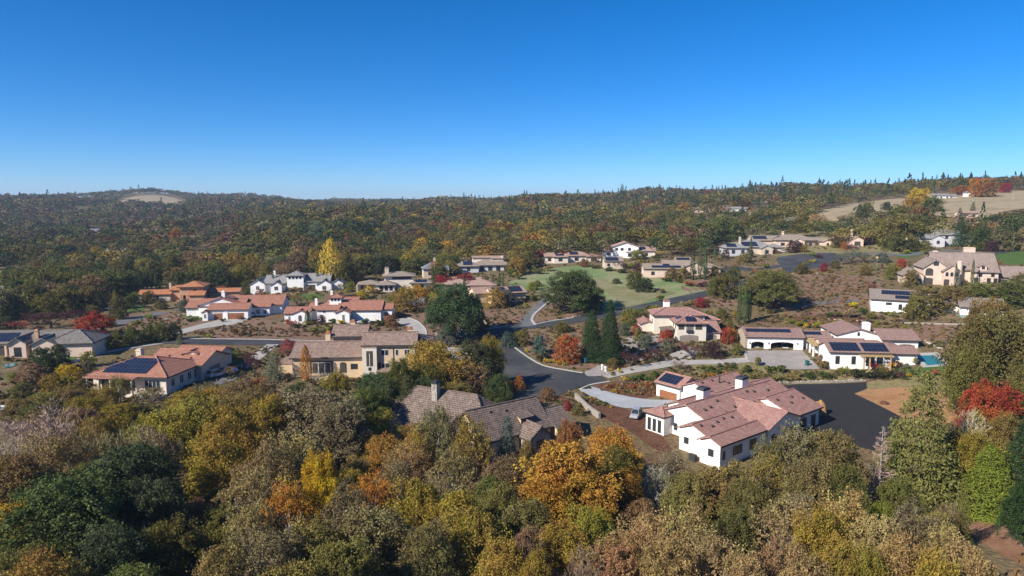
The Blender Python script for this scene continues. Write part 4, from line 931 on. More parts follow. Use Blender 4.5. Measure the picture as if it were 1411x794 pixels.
# ---------------------------------------------------------------- plants: shared meshes
def leaf_mesh(name, V, tint, hue, mat):
    """V: (n,3 or 4,3) leaf polygons -> one mesh with per-leaf tint and hue"""
    n, k, _ = V.shape
    me = bpy.data.meshes.new(name); me.vertices.add(n*k); me.vertices.foreach_set('co', V.reshape(-1).astype(np.float32))
    me.loops.add(n*k); me.loops.foreach_set('vertex_index', np.arange(n*k, dtype=np.int32))
    me.polygons.add(n); me.polygons.foreach_set('loop_start', np.arange(0, n*k, k, dtype=np.int32)); me.polygons.foreach_set('loop_total', np.full(n, k, np.int32))
    for nm, a in (('tint', tint), ('hue', hue)):
        at_ = me.attributes.new(nm, 'FLOAT', 'FACE'); at_.data.foreach_set('value', np.clip(a, 0, 1).astype(np.float32))
    me.materials.append(mat); me.update(calc_edges=True)
    return me
def unit(v): return v / (np.linalg.norm(v, axis=-1, keepdims=True) + 1e-9)
def leaves(P, nrm, size, r, k=4, asp=.62, jit=.9):
    """leaf sprays at points P facing roughly nrm"""
    n = len(P); d = unit(nrm + jit * r.normal(size=(n, 3))); a = unit(np.cross(d, r.normal(size=(n, 3)))); b = np.cross(d, a)
    s = (size * r.uniform(.55, 1.35, n))[:, None]
    if k == 4:
        return np.stack([P - a*s*.5, P - b*s*asp*.5 + a*s*.08, P + a*s*.5, P + b*s*asp*.5 + a*s*.08], 1)
    return np.stack([P - a*s*.5 - b*s*.3, P + a*s*.5 - b*s*.25, P + b*s*.5], 1)
def dome_crown(seed, lobes=14, clumps=22, per=44, size=.055, flat=.75, base=.55, sparse=1.0, spread=.62, k=4, reach=1.15):
    """nominal crown: radius 1, height 2 (trunk included); lobes -> clumps -> leaf sprays"""
    r = np.random.default_rng(seed)
    P, Nn, T, Hh = [], [], [], []
    LC = []
    for i in range(lobes):
        th = i * 2.399963 + r.uniform(-.3, .3); q = (i + .5) / lobes
        ph = math.acos(1 - reach * q); rr = spread * r.uniform(.7, 1.22)
        c = np.array([rr*math.sin(ph)*math.cos(th), rr*math.sin(ph)*math.sin(th), base + .42 + (1.42 - base) * .62 * max(math.cos(ph), -.8) * r.uniform(.85, 1.1)])
        lr = r.uniform(.24, .52); LC.append((c, lr))
        lt = r.uniform(-.12, .12); lh = r.normal(0, .16)
        for j in range(clumps):
            d = r.normal(size=3); d[2] = abs(d[2]) * 1.0 + .15 * r.normal() if r.random() < .8 else d[2]
            d = d / np.linalg.norm(d)
            cc = c + d * lr * np.array([1, 1, flat]) * r.uniform(.72, 1.08); cr = lr * r.uniform(.26, .42)
            n = max(4, int(per * sparse * r.uniform(.6, 1.3)))
            o = r.normal(size=(n, 3)); o = o / np.linalg.norm(o, axis=1)[:, None] * (r.uniform(0, 1, n) ** .45)[:, None] * cr
            P.append(cc + o * np.array([1, 1, .8])); Nn.append(unit(o + .55 * cr * d + .25 * cr * np.array([0, 0, 1])))
            t = .5 + lt + r.normal(0, .12); T.append(t + r.normal(0, .10, n)); Hh.append(.5 + lh + r.normal(0, .13) + r.normal(0, .07, n))
    P, Nn, T, Hh = map(np.concatenate, (P, Nn, T, Hh))
    m = P[:, 2] > max(.04, base * .5)
    P, Nn, T, Hh = P[m], Nn[m], T[m], Hh[m]
    P[:, 2] *= 2.0 / np.quantile(P[:, 2], .999); P[:, :2] /= np.quantile(np.linalg.norm(P[:, :2], axis=1), .985)
    return leaves(P, Nn, size, r, k), T, Hh, LC
def oak_trunk(LC, seed, base=.55, mat='bark', twigs=True, thick=.075):
    r = random.Random(seed); mb = MB(); f = base
    lean = (r.uniform(-.08, .08), r.uniform(-.08, .08))
    mb.tube([(0, 0, -.15), (0, 0, .02), (lean[0]*.5, lean[1]*.5, f*.6), (lean[0], lean[1], f)], [thick*1.9, thick*1.3, thick, thick*.9], 7)
    for c, lr in LC[::2] if len(LC) > 8 else LC:
        c = np.array(c); mid = np.array([lean[0], lean[1], f]) * .45 + c * .55 + np.array([r.uniform(-.1, .1), r.uniform(-.1, .1), -.12])
        mb.tube([(lean[0], lean[1], f - .04), tuple(mid), tuple(c)], [thick*.62, thick*.4, thick*.16], 5)
        if twigs:
            for q in range(3):
                e = c + np.array([r.uniform(-1, 1), r.uniform(-1, 1), r.uniform(-.2, .9)]) * lr
                mb.tube([tuple(c * .7 + mid * .3), tuple(e)], [thick*.18, thick*.05], 4)
    return mb.mesh('trunk', M[mat])
def cone_crown(seed, levels=22, per=26, size=.085, power=.9, base=.12, droop=.25, gap=.35, k=4):
    """conifer: whorls of boughs, radius 1 height 2"""
    r = np.random.default_rng(seed); P, Nn, T, Hh = [], [], [], []
    for i in range(levels):
        z = base + (2 - base) * (i + .3) / levels; rad = (1 - (z - base) / (2 - base)) ** power
        nb = max(4, int(5 + 9 * rad))
        for j in range(nb):
            th = j * 2*math.pi / nb + r.uniform(-.35, .35) + i; L = rad * r.uniform(.68, 1.1) + .03
            if r.random() < gap * .25: continue
            n = max(6, int(per * (.35 + rad)))
            s = r.uniform(.1, 1, n) ** .5; w = .15 * (1.15 - s * .5) + .02
            x = s * L; off = r.normal(size=n) * w
            zz = z - droop * s * s * L + r.normal(size=n) * .022 + r.uniform(-.03, .03)
            zz = np.maximum(zz, .04 + .10 * r.random(n))
            p = np.stack([x*math.cos(th) - off*math.sin(th), x*math.sin(th) + off*math.cos(th), zz], 1)
            P.append(p); Nn.append(np.stack([np.full(n, math.cos(th)*.5), np.full(n, math.sin(th)*.5), np.full(n, .8)], 1))
            t = .46 + r.normal(0, .08); T.append(t + .16*(s - .5) + r.normal(0, .1, n)); Hh.append(.5 + r.normal(0, .12) + r.normal(0, .08, n))
    P, Nn, T, Hh = map(np.concatenate, (P, Nn, T, Hh))
    return leaves(P, Nn, size, r, k, .38, .55), T, Hh
def column_crown(seed, n=2600, size=.10, ragged=.12, wid=1.0, k=4):
    """cypress / poplar: slim flame shape, radius 1 height 2"""
    r = np.random.default_rng(seed); z = r.uniform(.06, 2, n); q = z / 2
    rad = np.minimum(1, 2.6*q + .25) * np.clip(1 - q**3.2, 0, 1) ** .8 * (1 + ragged * np.sin(z*17 + 3*r.random()) * .5 + ragged * r.normal(size=n))
    th = r.uniform(0, 2*math.pi, n); s = r.uniform(.35, 1, n) ** .35; lobes = 1 + .13*np.sin(3*th + z*2)
    P = np.stack([rad*s*lobes*np.cos(th), rad*s*lobes*np.sin(th), z + .03*r.normal(size=n)], 1)
    Nn = np.stack([np.cos(th), np.sin(th), np.full(n, .35)], 1)
    return leaves(P, Nn, size, r, k, .5, .6), .5 + .12*np.sin(th*4 + z*6) + r.normal(0, .15, n), .5 + .2*np.sin(z*5 + th) * .5 + r.normal(0, .12, n)
def bare_tree(seed, depth=5, spread=.55, upright=.4, twig=.012, n0=6, len0=.55, conif=False):
    """leafless tree: limbs as tubes (trunk mesh) and fine twigs as slivers (crown mesh)"""
    r = random.Random(seed); mb = MB(); tw = []
    def grow(p, d, L, rad, lev):
        e = p + d * L; mid = (p + e) / 2 + Vector((r.uniform(-1, 1), r.uniform(-1, 1), r.uniform(-.5, .5))) * L * .12
        if lev <= 2: mb.tube([tuple(p), tuple(mid), tuple(e)], [rad, rad*.8, rad*.62], 5 if lev < 2 else 4)
        else: tw.append((p, mid, rad)); tw.append((mid, e, rad*.7))
        if lev >= depth: return
        k = 3 if lev < depth - 1 else 4
        for i in range(k):
            nd = (d + Vector((r.gauss(0, 1), r.gauss(0, 1), r.gauss(0, .7) + upright)) * spread).normalized()
            grow(p.lerp(e, r.uniform(.55, 1)), nd, L * r.uniform(.62, .86), rad * .55, lev + 1)
    if conif:
        mb.tube([(0, 0, -.1), (0.02, 0, 1), (0, 0, 2)], [.05, .035, .008], 6)
        for i in range(130):
            z = .25 + 1.72 * r.random(); th = r.uniform(0, 6.283); L = (2.02 - z) * .52 * r.uniform(.6, 1.1) + .06
            d = Vector((math.cos(th), math.sin(th), r.uniform(-.1, .35))).normalized(); p = Vector((0, 0, z)); e = p + d * L
            tw.append((p, e, .016))
            for j in range(7):
                a = p.lerp(e, r.uniform(.25, 1)); tw.append((a, a + (d + Vector((r.gauss(0, .7), r.gauss(0, .7), r.gauss(0, .5)))).normalized() * L * .35, .008))
    else:
        mb.tube([(0, 0, -.12), (0, 0, .35)], [.09, .062], 6)
        for i in range(n0):
            th = i * 6.283 / n0 + r.uniform(-.4, .4); d = Vector((math.cos(th) * .75, math.sin(th) * .75, 1)).normalized()
            grow(Vector((0, 0, .33)), d, len0 * r.uniform(.8, 1.15), .04, 1)
    A = np.array([tuple(a) for a, b, c in tw]); B = np.array([tuple(b) for a, b, c in tw]); W = np.array([c for a, b, c in tw])
    rg = np.random.default_rng(seed); side = unit(np.cross(B - A, rg.normal(size=A.shape))) * np.maximum(W, twig)[:, None]
    V = np.stack([A - side*.5, A + side*.5, B + side*.3, B - side*.3], 1)
    return V, .5 + rg.normal(0, .18, len(V)), .5 + rg.normal(0, .2, len(V)), mb
PROTO = {}
def reg(kind, crown, trunk, height=2.0): PROTO.setdefault(kind, []).append((crown, trunk))
def plain_trunk(h=.5, rad=.07, mat='bark', top=1.6):
    mb = MB(); mb.tube([(0, 0, -.12), (0, 0, .03), (.01, 0, h), (0, .01, top)], [rad*1.7, rad*1.1, rad*.85, rad*.2], 6); return mb.mesh('trunk', M[mat])
for i in range(4):      # foreground broadleaf oaks: fine leaves
    V, T, H_, LC = dome_crown(100+i, 22, 26, 60, .047, base=.22, reach=1.45); reg('oak_near', leaf_mesh('crown', V, T, H_, M['leaf']), oak_trunk(LC, i, .5))
for i in range(4):      # autumn, looser
    V, T, H_, LC = dome_crown(120+i, 21, 26, 50, .048, .9, .22, spread=.68, reach=1.45); reg('autumn_near', leaf_mesh('crown', V, T, H_, M['leafmix']), oak_trunk(LC, 20+i, .5))
for i in range(3):      # sparse crowns that let limbs show
    V, T, H_, LC = dome_crown(140+i, 18, 22, 26, .048, .9, .32, spread=.72, reach=1.35); reg('sparse_near', leaf_mesh('crown', V, T, H_, M['leafmix']), oak_trunk(LC, 40+i, .55, 'palebark', True, .06))
for i in range(5):      # middle distance
    V, T, H_, LC = dome_crown(160+i, 22, 19, 28, .078, base=-.12, reach=1.6, spread=.66); reg('oak', leaf_mesh('crown', V, T, H_, M['leaf']), oak_trunk(LC, 60+i, .3, 'bark', False))
for i in range(4):
    V, T, H_, LC = dome_crown(180+i, 18, 17, 24, .080, .9, .0, spread=.68, reach=1.55); reg('autumn', leaf_mesh('crown', V, T, H_, M['leafmix']), oak_trunk(LC, 80+i, .35, 'bark', False))
for i in range(3):
    V, T, H_ = cone_crown(200+i, 24, 22, .085, .85); reg('fir', leaf_mesh('crown', V, T, H_, M['needle']), plain_trunk(.4, .06))
for i in range(2):      # big open pine with tufted boughs
    V, T, H_ = cone_crown(220+i, 30, 74, .062, 1.0, .1, .12, .9); reg('pine_near', leaf_mesh('crown', V, T, H_, M['needle']), plain_trunk(.4, .05))
for i in range(2):
    V, T, H_ = cone_crown(230+i, 32, 80, .060, .85, .03, .26, .1); reg('fir_near', leaf_mesh('crown', V, T, H_, M['needle']), plain_trunk(.3, .05))
for i in range(3):
    V, T, H_ = column_crown(240+i, 1500, .16, .10); reg('cypress', leaf_mesh('crown', V, T, H_, M['needle']), plain_trunk(.2, .09, 'bark', 1.2))
for i in range(2):
    V, T, H_ = column_crown(250+i, 2600, .12, .22); reg('poplar', leaf_mesh('crown', V, T, H_, M['leafmix']), plain_trunk(.3, .07, 'palebark'))
for i in range(3):
    V, T, H_, mb = bare_tree(260+i, 6, .62, .42, .010); reg('bare_near', leaf_mesh('crown', V, T, H_, M['twig']), mb.mesh('trunk', M['palebark']))
for i in range(2):
    V, T, H_, mb = bare_tree(270+i, 5, .62, .38, .022); reg('bare', leaf_mesh('crown', V, T, H_, M['twig']), mb.mesh('trunk', M['bark']))
V, T, H_, mb = bare_tree(281, 3, .6, .1, .02, 5, .6); reg('snag', leaf_mesh('crown', V, T, H_, M['twig']), mb.mesh('trunk', M['palebark']))
V, T, H_, mb = bare_tree(290, conif=True); reg('bareconifer', leaf_mesh('crown', V, T, H_, M['twig']), mb.mesh('trunk', M['palebark']))
def shrub_mesh(seed, n, size, mat, sharp=.8, k=4):
    r = np.random.default_rng(seed); P, Nn, T, Hh = [], [], [], []
    for i in range(9):
        c = np.array([r.uniform(-.55, .55), r.uniform(-.55, .55), r.uniform(.35, .85)]); q = r.uniform(.32, .5); m = n // 9
        d = unit(r.normal(size=(m, 3))); d[:, 2] = np.where(r.random(m) < .8, abs(d[:, 2]), d[:, 2])
        P.append(c + d * q * np.array([1, 1, 1.1]) * (r.uniform(.6, 1, m) ** .4)[:, None]); Nn.append(d)
        T.append(.5 + r.normal(0, .1) + r.normal(0, .13, m)); Hh.append(.5 + r.normal(0, .18) + r.normal(0, .1, m))
    P, Nn, T, Hh = map(np.concatenate, (P, Nn, T, Hh)); P[:, 2] = np.maximum(P[:, 2], -.05)
    P[:, 2] *= 1.6 / P[:, 2].max()
    return leaf_mesh('foliage', leaves(P, Nn, size, r, k, .6, sharp), T, Hh, mat)
SHRUB = [shrub_mesh(300+i, 900, .20, M['leafmix']) for i in range(4)]
SHRUB_S = [shrub_mesh(310+i, 360, .30, M['leafmix']) for i in range(3)]
def shrub_stem():
    mb = MB()
    for a in range(4): mb.tube([(0, 0, -.1), (.3*math.cos(a*1.6), .3*math.sin(a*1.6), .7)], [.05, .02], 4)
    return mb.mesh('stem', M['bark'])
STEM = shrub_stem()

# ---------------------------------------------------------------- placing plants
PAL = dict(darkoak=(.074, .092, .038), oak=(.125, .122, .036), olive=(.19, .155, .05), greyoak=(.185, .158, .076), gold=(.37, .205, .040), goldgreen=(.27, .20, .040),
           yellow=(.44, .31, .025), orange=(.38, .145, .03), rust=(.25, .115, .05), red=(.34, .062, .034), crimson=(.28, .026, .04), plum=(.085, .036, .042), tan=(.31, .21, .088), brown=(.24, .155, .085),
           purplebrown=(.23, .16, .10), twig=(.40, .335, .225), greytwig=(.34, .30, .23), fir=(.034, .060, .022), pine=(.15, .138, .038), bluegreen=(.11, .14, .11), bright=(.165, .175, .028), cypress=(.075, .105, .042),
           lime=(.22, .21, .035), sage=(.15, .155, .105), pink=(.34, .10, .08), greenbush=(.075, .10, .025), darkbush=(.045, .048, .026), coral=(.45, .11, .035), straw=(.52, .34, .05))
CNAME = dict(straw='golden yellow', darkoak='dark green', oak='mid green', olive='olive green', greyoak='dull grey green', gold='golden', goldgreen='gold and green', yellow='bright yellow', orange='orange', rust='rust brown', red='bright red', crimson='crimson',
             plum='dark plum', tan='straw coloured', brown='brown', purplebrown='purplish brown', twig='pale leafless', greytwig='grey leafless', fir='deep green', pine='olive needled', bluegreen='blue green', bright='vivid lime green', cypress='deep green',
             lime='lime yellow', sage='sage green', pink='pinkish red', greenbush='green', darkbush='dark green', coral='orange red')
KNAME = dict(oak_near='oak_tree', autumn_near='deciduous_tree', sparse_near='sparse_tree', oak='oak_tree', autumn='deciduous_tree', fir='fir_tree', fir_near='fir_tree', pine_near='pine_tree', cypress='cypress_tree', poplar='poplar_tree', bare_near='bare_tree', bare='bare_tree', snag='bare_tree', bareconifer='bare_tree')
KWORD = dict(oak_tree='oak', deciduous_tree='leafy tree', sparse_tree='thin crowned tree', fir_tree='conical fir', pine_tree='pine', cypress_tree='slim cypress', poplar_tree='tall poplar', bare_tree='bare tree')
PL = []     # every individual plant: dict(root, px, py, word, colour)
prnd = random.Random(5)
def plant(kind, x, y, h, w, col, root_z=None, jitter=.12):
    z = hz(x, y) if root_z is None else root_z
    crown, trunk = prnd.choice(PROTO[kind])
    e = bpy.data.objects.new(KNAME[kind], None); C.objects.link(e); e.location = (x, y, z - .1); e.empty_display_size = 1
    e.rotation_euler = (0, 0, prnd.uniform(0, 6.283))
    w *= 1.25 if kind in ('fir', 'fir_near', 'pine_near') else 1.12 if kind.endswith('_near') else 1; e.scale = (w/2, w/2 * prnd.uniform(.92, 1.08), h/2)
    base = PAL[col]; j = lambda: 1 + prnd.uniform(-jitter, jitter); s = j()
    c = (base[0]*s*j(), base[1]*s*j(), base[2]*s*j(), 1)
    for nm, me in (('trunk', trunk), ('crown', crown)):
        o = bpy.data.objects.new(nm, me); C.objects.link(o); o.parent = e; o.color = c
    px, py = proj(x, y, z + h * .6)
    e['category'] = 'tree'
    PL.append(dict(o=e, px=px, py=py, word=KWORD[KNAME[kind]], col=CNAME[col], h=h, w=w, x=x, y=y))
    return e
CHK = []
def tree_px(kind, px, ytop, depth, wpx, col):
    """a tree whose top is seen at (px, ytop), standing on the ground `depth` metres out"""
    g = atd(px, depth, ytop); h = top_height(px, ytop, depth) - g.z; w = wpx * depth / FPX
    CHK.append((kind, px, ytop, depth, round(h, 1), round(w, 1)))
    h = min(max(h, 2.0), 26)
    return plant(kind, g.x, g.y, h, w, col)
def tree_base(kind, px, ybase, htop_px, wpx, col):
    """a tree standing at the ground pixel (px, ybase), htop_px pixels tall in the photo"""
    g = at(px, ybase); h = htop_px * g.y / FPX * 1.03; w = wpx * g.y / FPX
    return plant(kind, g.x, g.y, h, w, col)
def bush(px, py, wpx, hpx, col, small=None):
    g = at(px, py); w = wpx * g.y / FPX; h = hpx * g.y / FPX
    return bush_xy(g.x, g.y, w, h, col, small)
def bush_xy(x, y, w, h, col, small=None, name='shrub'):
    small = (y > 150) if small is None else small
    me = prnd.choice(SHRUB_S if small else SHRUB)
    e = bpy.data.objects.new(name, None); C.objects.link(e); e.location = (x, y, hz(x, y) - .03); e.rotation_euler = (0, 0, prnd.uniform(0, 6.283)); e.scale = (w/1.9, w/1.9, h/1.6)
    base = PAL[col]; j = lambda: 1 + prnd.uniform(-.14, .14); s = j(); c = (base[0]*s*j(), base[1]*s*j(), base[2]*s*j(), 1)
    for nm, m in (('foliage', me), ('stem', STEM)):
        o = bpy.data.objects.new(nm, m); C.objects.link(o); o.parent = e; o.color = c
    px, py = proj(x, y, hz(x, y) + h * .5); e['category'] = 'shrub'
    PL.append(dict(o=e, px=px, py=py, word='shrub', col=CNAME[col], h=h, w=w, x=x, y=y))
    return e
# ---------------------------------------------------------------- foreground slope: trees one by one (top pixel, distance, crown width)
for a in [
 ('oak_near', 92, 655, 70, 165, 'darkoak'), ('oak_near', 168, 614, 80, 150, 'darkoak'), ('oak_near', 150, 722, 62, 120, 'darkoak'), ('oak_near', 238, 716, 66, 105, 'oak'), ('oak_near', 205, 660, 74, 90, 'darkoak'),
 ('bare_near', 45, 556, 98, 110, 'twig'), ('bare_near', 92, 572, 94, 90, 'tan'), ('sparse_near', 60, 590, 90, 90, 'tan'), ('bare_near', 165, 572, 95, 110, 'purplebrown'), ('bare_near', 10, 590, 90, 80, 'twig'), ('sparse_near', 205, 585, 92, 80, 'brown'),
 ('autumn_near', 14, 690, 72, 70, 'yellow'), ('autumn_near', -6, 735, 66, 80, 'goldgreen'), ('autumn_near', 118, 546, 122, 60, 'goldgreen'), ('autumn_near', 155, 556, 122, 70, 'goldgreen'),
 ('sparse_near', 163, 515, 138, 36, 'olive'), ('sparse_near', 205, 532, 136, 46, 'greyoak'), ('sparse_near', 140, 528, 134, 40, 'goldgreen'), ('sparse_near', 240, 548, 130, 50, 'olive'), ('autumn_near', 185, 556, 126, 50, 'olive'), ('autumn_near', 262, 535, 128, 60, 'goldgreen'), ('autumn_near', 95, 535, 130, 55, 'olive'), ('autumn_near', 60, 540, 128, 60, 'olive'), ('autumn_near', 300, 532, 132, 55, 'goldgreen'), ('autumn_near', 110, 560, 116, 60, 'brown'), ('autumn_near', 20, 550, 122, 60, 'olive'), ('bare_near', 280, 520, 136, 44, 'purplebrown'), ('autumn_near', 350, 520, 134, 50, 'rust'), ('autumn_near', 230, 562, 108, 95, 'goldgreen'), ('autumn_near', 275, 545, 112, 100, 'goldgreen'), ('autumn_near', 318, 560, 104, 95, 'goldgreen'), ('autumn_near', 345, 535, 118, 90, 'olive'), ('autumn_near', 300, 600, 92, 85, 'goldgreen'), ('autumn_near', 330, 520, 126, 60, 'brown'), ('oak_near', 370, 545, 114, 70, 'goldgreen'),
 ('oak_near', 425, 535, 118, 130, 'greyoak'), ('oak_near', 470, 550, 112, 90, 'greyoak'), ('autumn_near', 460, 512, 140, 40, 'goldgreen'), ('autumn_near', 490, 540, 130, 55, 'goldgreen'), ('oak_near', 514, 514, 138, 62, 'darkoak'), ('oak_near', 549, 494, 140, 46, 'oak'), ('oak_near', 500, 535, 126, 70, 'oak'), ('fir_near', 560, 517, 134, 46, 'darkoak'), ('oak_near', 584, 520, 136, 40, 'darkoak'), ('oak_near', 535, 522, 134, 50, 'darkoak'), ('oak_near', 408, 528, 136, 40, 'darkoak'), ('oak_near', 440, 532, 134, 36, 'darkoak'), ('autumn_near', 510, 565, 116, 75, 'goldgreen'),
 ('autumn_near', 596, 470, 150, 90, 'goldgreen'), ('autumn_near', 585, 500, 143, 60, 'oak'), ('sparse_near', 640, 490, 150, 70, 'tan'), ('oak_near', 655, 468, 158, 60, 'darkoak'), ('autumn_near', 676, 462, 160, 38, 'goldgreen'), ('fir', 668, 492, 150, 45, 'darkoak'), ('oak_near', 690, 515, 142, 40, 'darkoak'), ('oak_near', 625, 525, 143, 60, 'olive'),
 ('sparse_near', 405, 590, 95, 95, 'tan'), ('sparse_near', 370, 600, 90, 80, 'tan'), ('bare_near', 425, 585, 100, 70, 'twig'), ('sparse_near', 340, 640, 82, 85, 'tan'), ('autumn_near', 440, 622, 88, 62, 'yellow'), ('sparse_near', 345, 690, 72, 80, 'tan'), ('snag', 322, 690, 66, 95, 'twig'), ('sparse_near', 395, 660, 78, 80, 'gold'),
 ('oak_near', 510, 700, 68, 130, 'greyoak'), ('oak_near', 430, 715, 66, 120, 'olive'), ('sparse_near', 380, 725, 62, 105, 'greyoak'), ('oak_near', 470, 745, 60, 110, 'olive'), ('sparse_near', 300, 745, 60, 90, 'tan'),
 ('autumn_near', 575, 660, 78, 90, 'goldgreen'), ('autumn_near', 625, 672, 76, 85, 'goldgreen'), ('autumn_near', 655, 700, 70, 95, 'goldgreen'), ('autumn_near', 590, 715, 66, 85, 'olive'), ('autumn_near', 690, 740, 62, 80, 'goldgreen'), ('sparse_near', 512, 645, 84, 70, 'gold'), ('sparse_near', 480, 665, 78, 80, 'greyoak'), ('sparse_near', 548, 630, 88, 70, 'greyoak'),
 ('sparse_near', 600, 572, 110, 85, 'greyoak'), ('sparse_near', 560, 605, 102, 70, 'tan'), ('sparse_near', 640, 575, 108, 75, 'goldgreen'), ('sparse_near', 575, 588, 106, 60, 'goldgreen'), ('sparse_near', 625, 620, 98, 80, 'greyoak'), ('sparse_near', 655, 600, 104, 60, 'brown'), ('autumn_near', 530, 600, 108, 60, 'gold'), ('autumn_near', 690, 660, 82, 60, 'olive'),
 ('fir_near', 699, 572, 106, 46, 'bluegreen'), ('fir_near', 663, 596, 104, 26, 'bluegreen'), ('sparse_near', 600, 556, 106, 60, 'greyoak'), ('sparse_near', 650, 572, 103, 60, 'goldgreen'), ('sparse_near', 632, 566, 107, 46, 'brown'), ('oak_near', 725, 606, 106, 36, 'olive'), ('oak_near', 780, 582, 114, 30, 'oak'), ('oak_near', 695, 630, 96, 95, 'greyoak'), ('oak_near', 672, 655, 88, 60, 'oak'),
 ('autumn_near', 780, 605, 90, 135, 'gold'), ('autumn_near', 755, 650, 86, 95, 'gold'), ('autumn_near', 812, 645, 88, 85, 'gold'), ('autumn_near', 845, 590, 106, 75, 'gold'), ('oak_near', 815, 598, 108, 70, 'oak'), ('oak_near', 848, 612, 102, 60, 'oak'), ('autumn_near', 865, 640, 94, 45, 'gold'), ('autumn_near', 785, 578, 112, 40, 'rust'),
 ('bare_near', 800, 752, 60, 95, 'purplebrown'), ('bare_near', 770, 765, 58, 70, 'greytwig'), ('sparse_near', 725, 725, 66, 60, 'brown'), ('autumn_near', 735, 755, 60, 60, 'goldgreen'),
 ('sparse_near', 900, 705, 68, 120, 'tan'), ('sparse_near', 950, 695, 68, 105, 'tan'), ('autumn_near', 870, 725, 64, 80, 'tan'), ('sparse_near', 985, 730, 62, 90, 'tan'), ('autumn_near', 925, 735, 60, 90, 'tan'), ('sparse_near', 850, 740, 62, 80, 'tan'),
 ('oak_near', 1000, 640, 87, 105, 'olive'), ('oak_near', 950, 652, 86, 90, 'olive'), ('oak_near', 1040, 665, 80, 90, 'oak'), ('oak_near', 1020, 700, 72, 75, 'oak'), ('sparse_near', 925, 618, 100, 65, 'greyoak'), ('sparse_near', 905, 640, 96, 45, 'greytwig'), ('sparse_near', 1060, 620, 94, 75, 'olive'),
 ('sparse_near', 1100, 585, 100, 105, 'greyoak'), ('oak_near', 1150, 595, 98, 90, 'olive'), ('sparse_near', 1065, 600, 98, 60, 'olive'), ('oak_near', 1120, 635, 88, 90, 'olive'), ('oak_near', 1170, 640, 86, 70, 'oak'), ('snag', 1140, 630, 92, 60, 'greytwig'),
 ('sparse_near', 1090, 682, 70, 110, 'tan'), ('autumn_near', 1135, 700, 66, 85, 'goldgreen'), ('sparse_near', 1170, 675, 70, 100, 'tan'), ('sparse_near', 1215, 705, 64, 100, 'tan'), ('sparse_near', 1265, 695, 66, 105, 'greyoak'), ('sparse_near', 1310, 720, 62, 100, 'tan'), ('autumn_near', 1240, 740, 58, 110, 'tan'), ('autumn_near', 1155, 745, 58, 100, 'goldgreen'), ('sparse_near', 1075, 735, 60, 90, 'brown'), ('autumn_near', 1345, 755, 56, 95, 'tan'), ('autumn_near', 1195, 755, 56, 70, 'goldgreen'), ('autumn_near', 1110, 760, 56, 80, 'tan'), ('autumn_near', 1290, 760, 55, 90, 'goldgreen'), ('sparse_near', 1030, 755, 58, 80, 'tan'),
 ('bareconifer', 1217, 586, 98, 60, 'greytwig'), ('pine_near', 1276, 512, 101, 132, 'pine'), ('autumn_near', 1345, 590, 100, 55, 'goldgreen'), ('fir_near', 1368, 612, 97, 92, 'bright'), ('fir_near', 1420, 570, 97, 90, 'fir'), ('oak_near', 1418, 660, 84, 60, 'fir'), ('oak_near', 1240, 655, 86, 70, 'pine'), ('oak_near', 1215, 690, 74, 50, 'bright'), ('sparse_near', 1308, 690, 84, 50, 'greyoak'), ('snag', 1318, 648, 86, 40, 'greytwig'), ('fir', 1330, 655, 84, 30, 'bright'),
 ('autumn_near', 1368, 527, 117, 84, 'red'), ('bare_near', 1335, 556, 108, 60, 'twig'), ('autumn_near', 1352, 566, 110, 44, 'goldgreen'), ('autumn_near', 1390, 566, 109, 50, 'olive'), ('autumn_near', 1320, 585, 104, 40, 'olive'), ('oak_near', 1380, 430, 135, 125, 'oak'), ('oak_near', 1345, 475, 132, 70, 'oak'), ('oak_near', 1420, 400, 145, 110, 'olive'), ('oak_near', 1365, 410, 165, 70, 'olive'), ('oak_near', 1412, 505, 120, 60, 'oak'),
]: tree_px(*a)
# hillside thicket right below the houses, filling the gaps between the named trees
def limit(px):
    L = [(-40, 530), (0, 560), (60, 535), (130, 552), (225, 556), (300, 535), (340, 520), (400, 535), (440, 530), (520, 525), (580, 545), (625, 560), (640, 640), (720, 650), (790, 640), (850, 640), (900, 690), (940, 680), (1040, 650), (1075, 625), (1150, 630), (1190, 670), (1240, 650), (1310, 660), (1350, 700), (1370, 730), (1460, 740)]
    for (a, b), (c, d) in zip(L, L[1:]):
        if a <= px <= c: return b + (d - b) * (px - a) / (c - a)
    return 800
def zone(px):
    if px < 120: return ['tan', 'brown', 'goldgreen', 'olive']
    if px < 340: return ['goldgreen', 'olive', 'goldgreen', 'brown', 'oak']
    if px < 560: return ['greyoak', 'tan', 'goldgreen', 'goldgreen', 'olive']
    if px < 740: return ['goldgreen', 'olive', 'goldgreen', 'greyoak', 'oak']
    if px < 900: return ['goldgreen', 'tan', 'tan', 'olive']
    if px < 1070: return ['olive', 'tan', 'oak']
    return ['tan', 'greyoak', 'goldgreen', 'tan', 'olive']
taken = [(d['x'], d['y'], d['w']) for d in PL]
cand = 0; made = 0; OFF = []
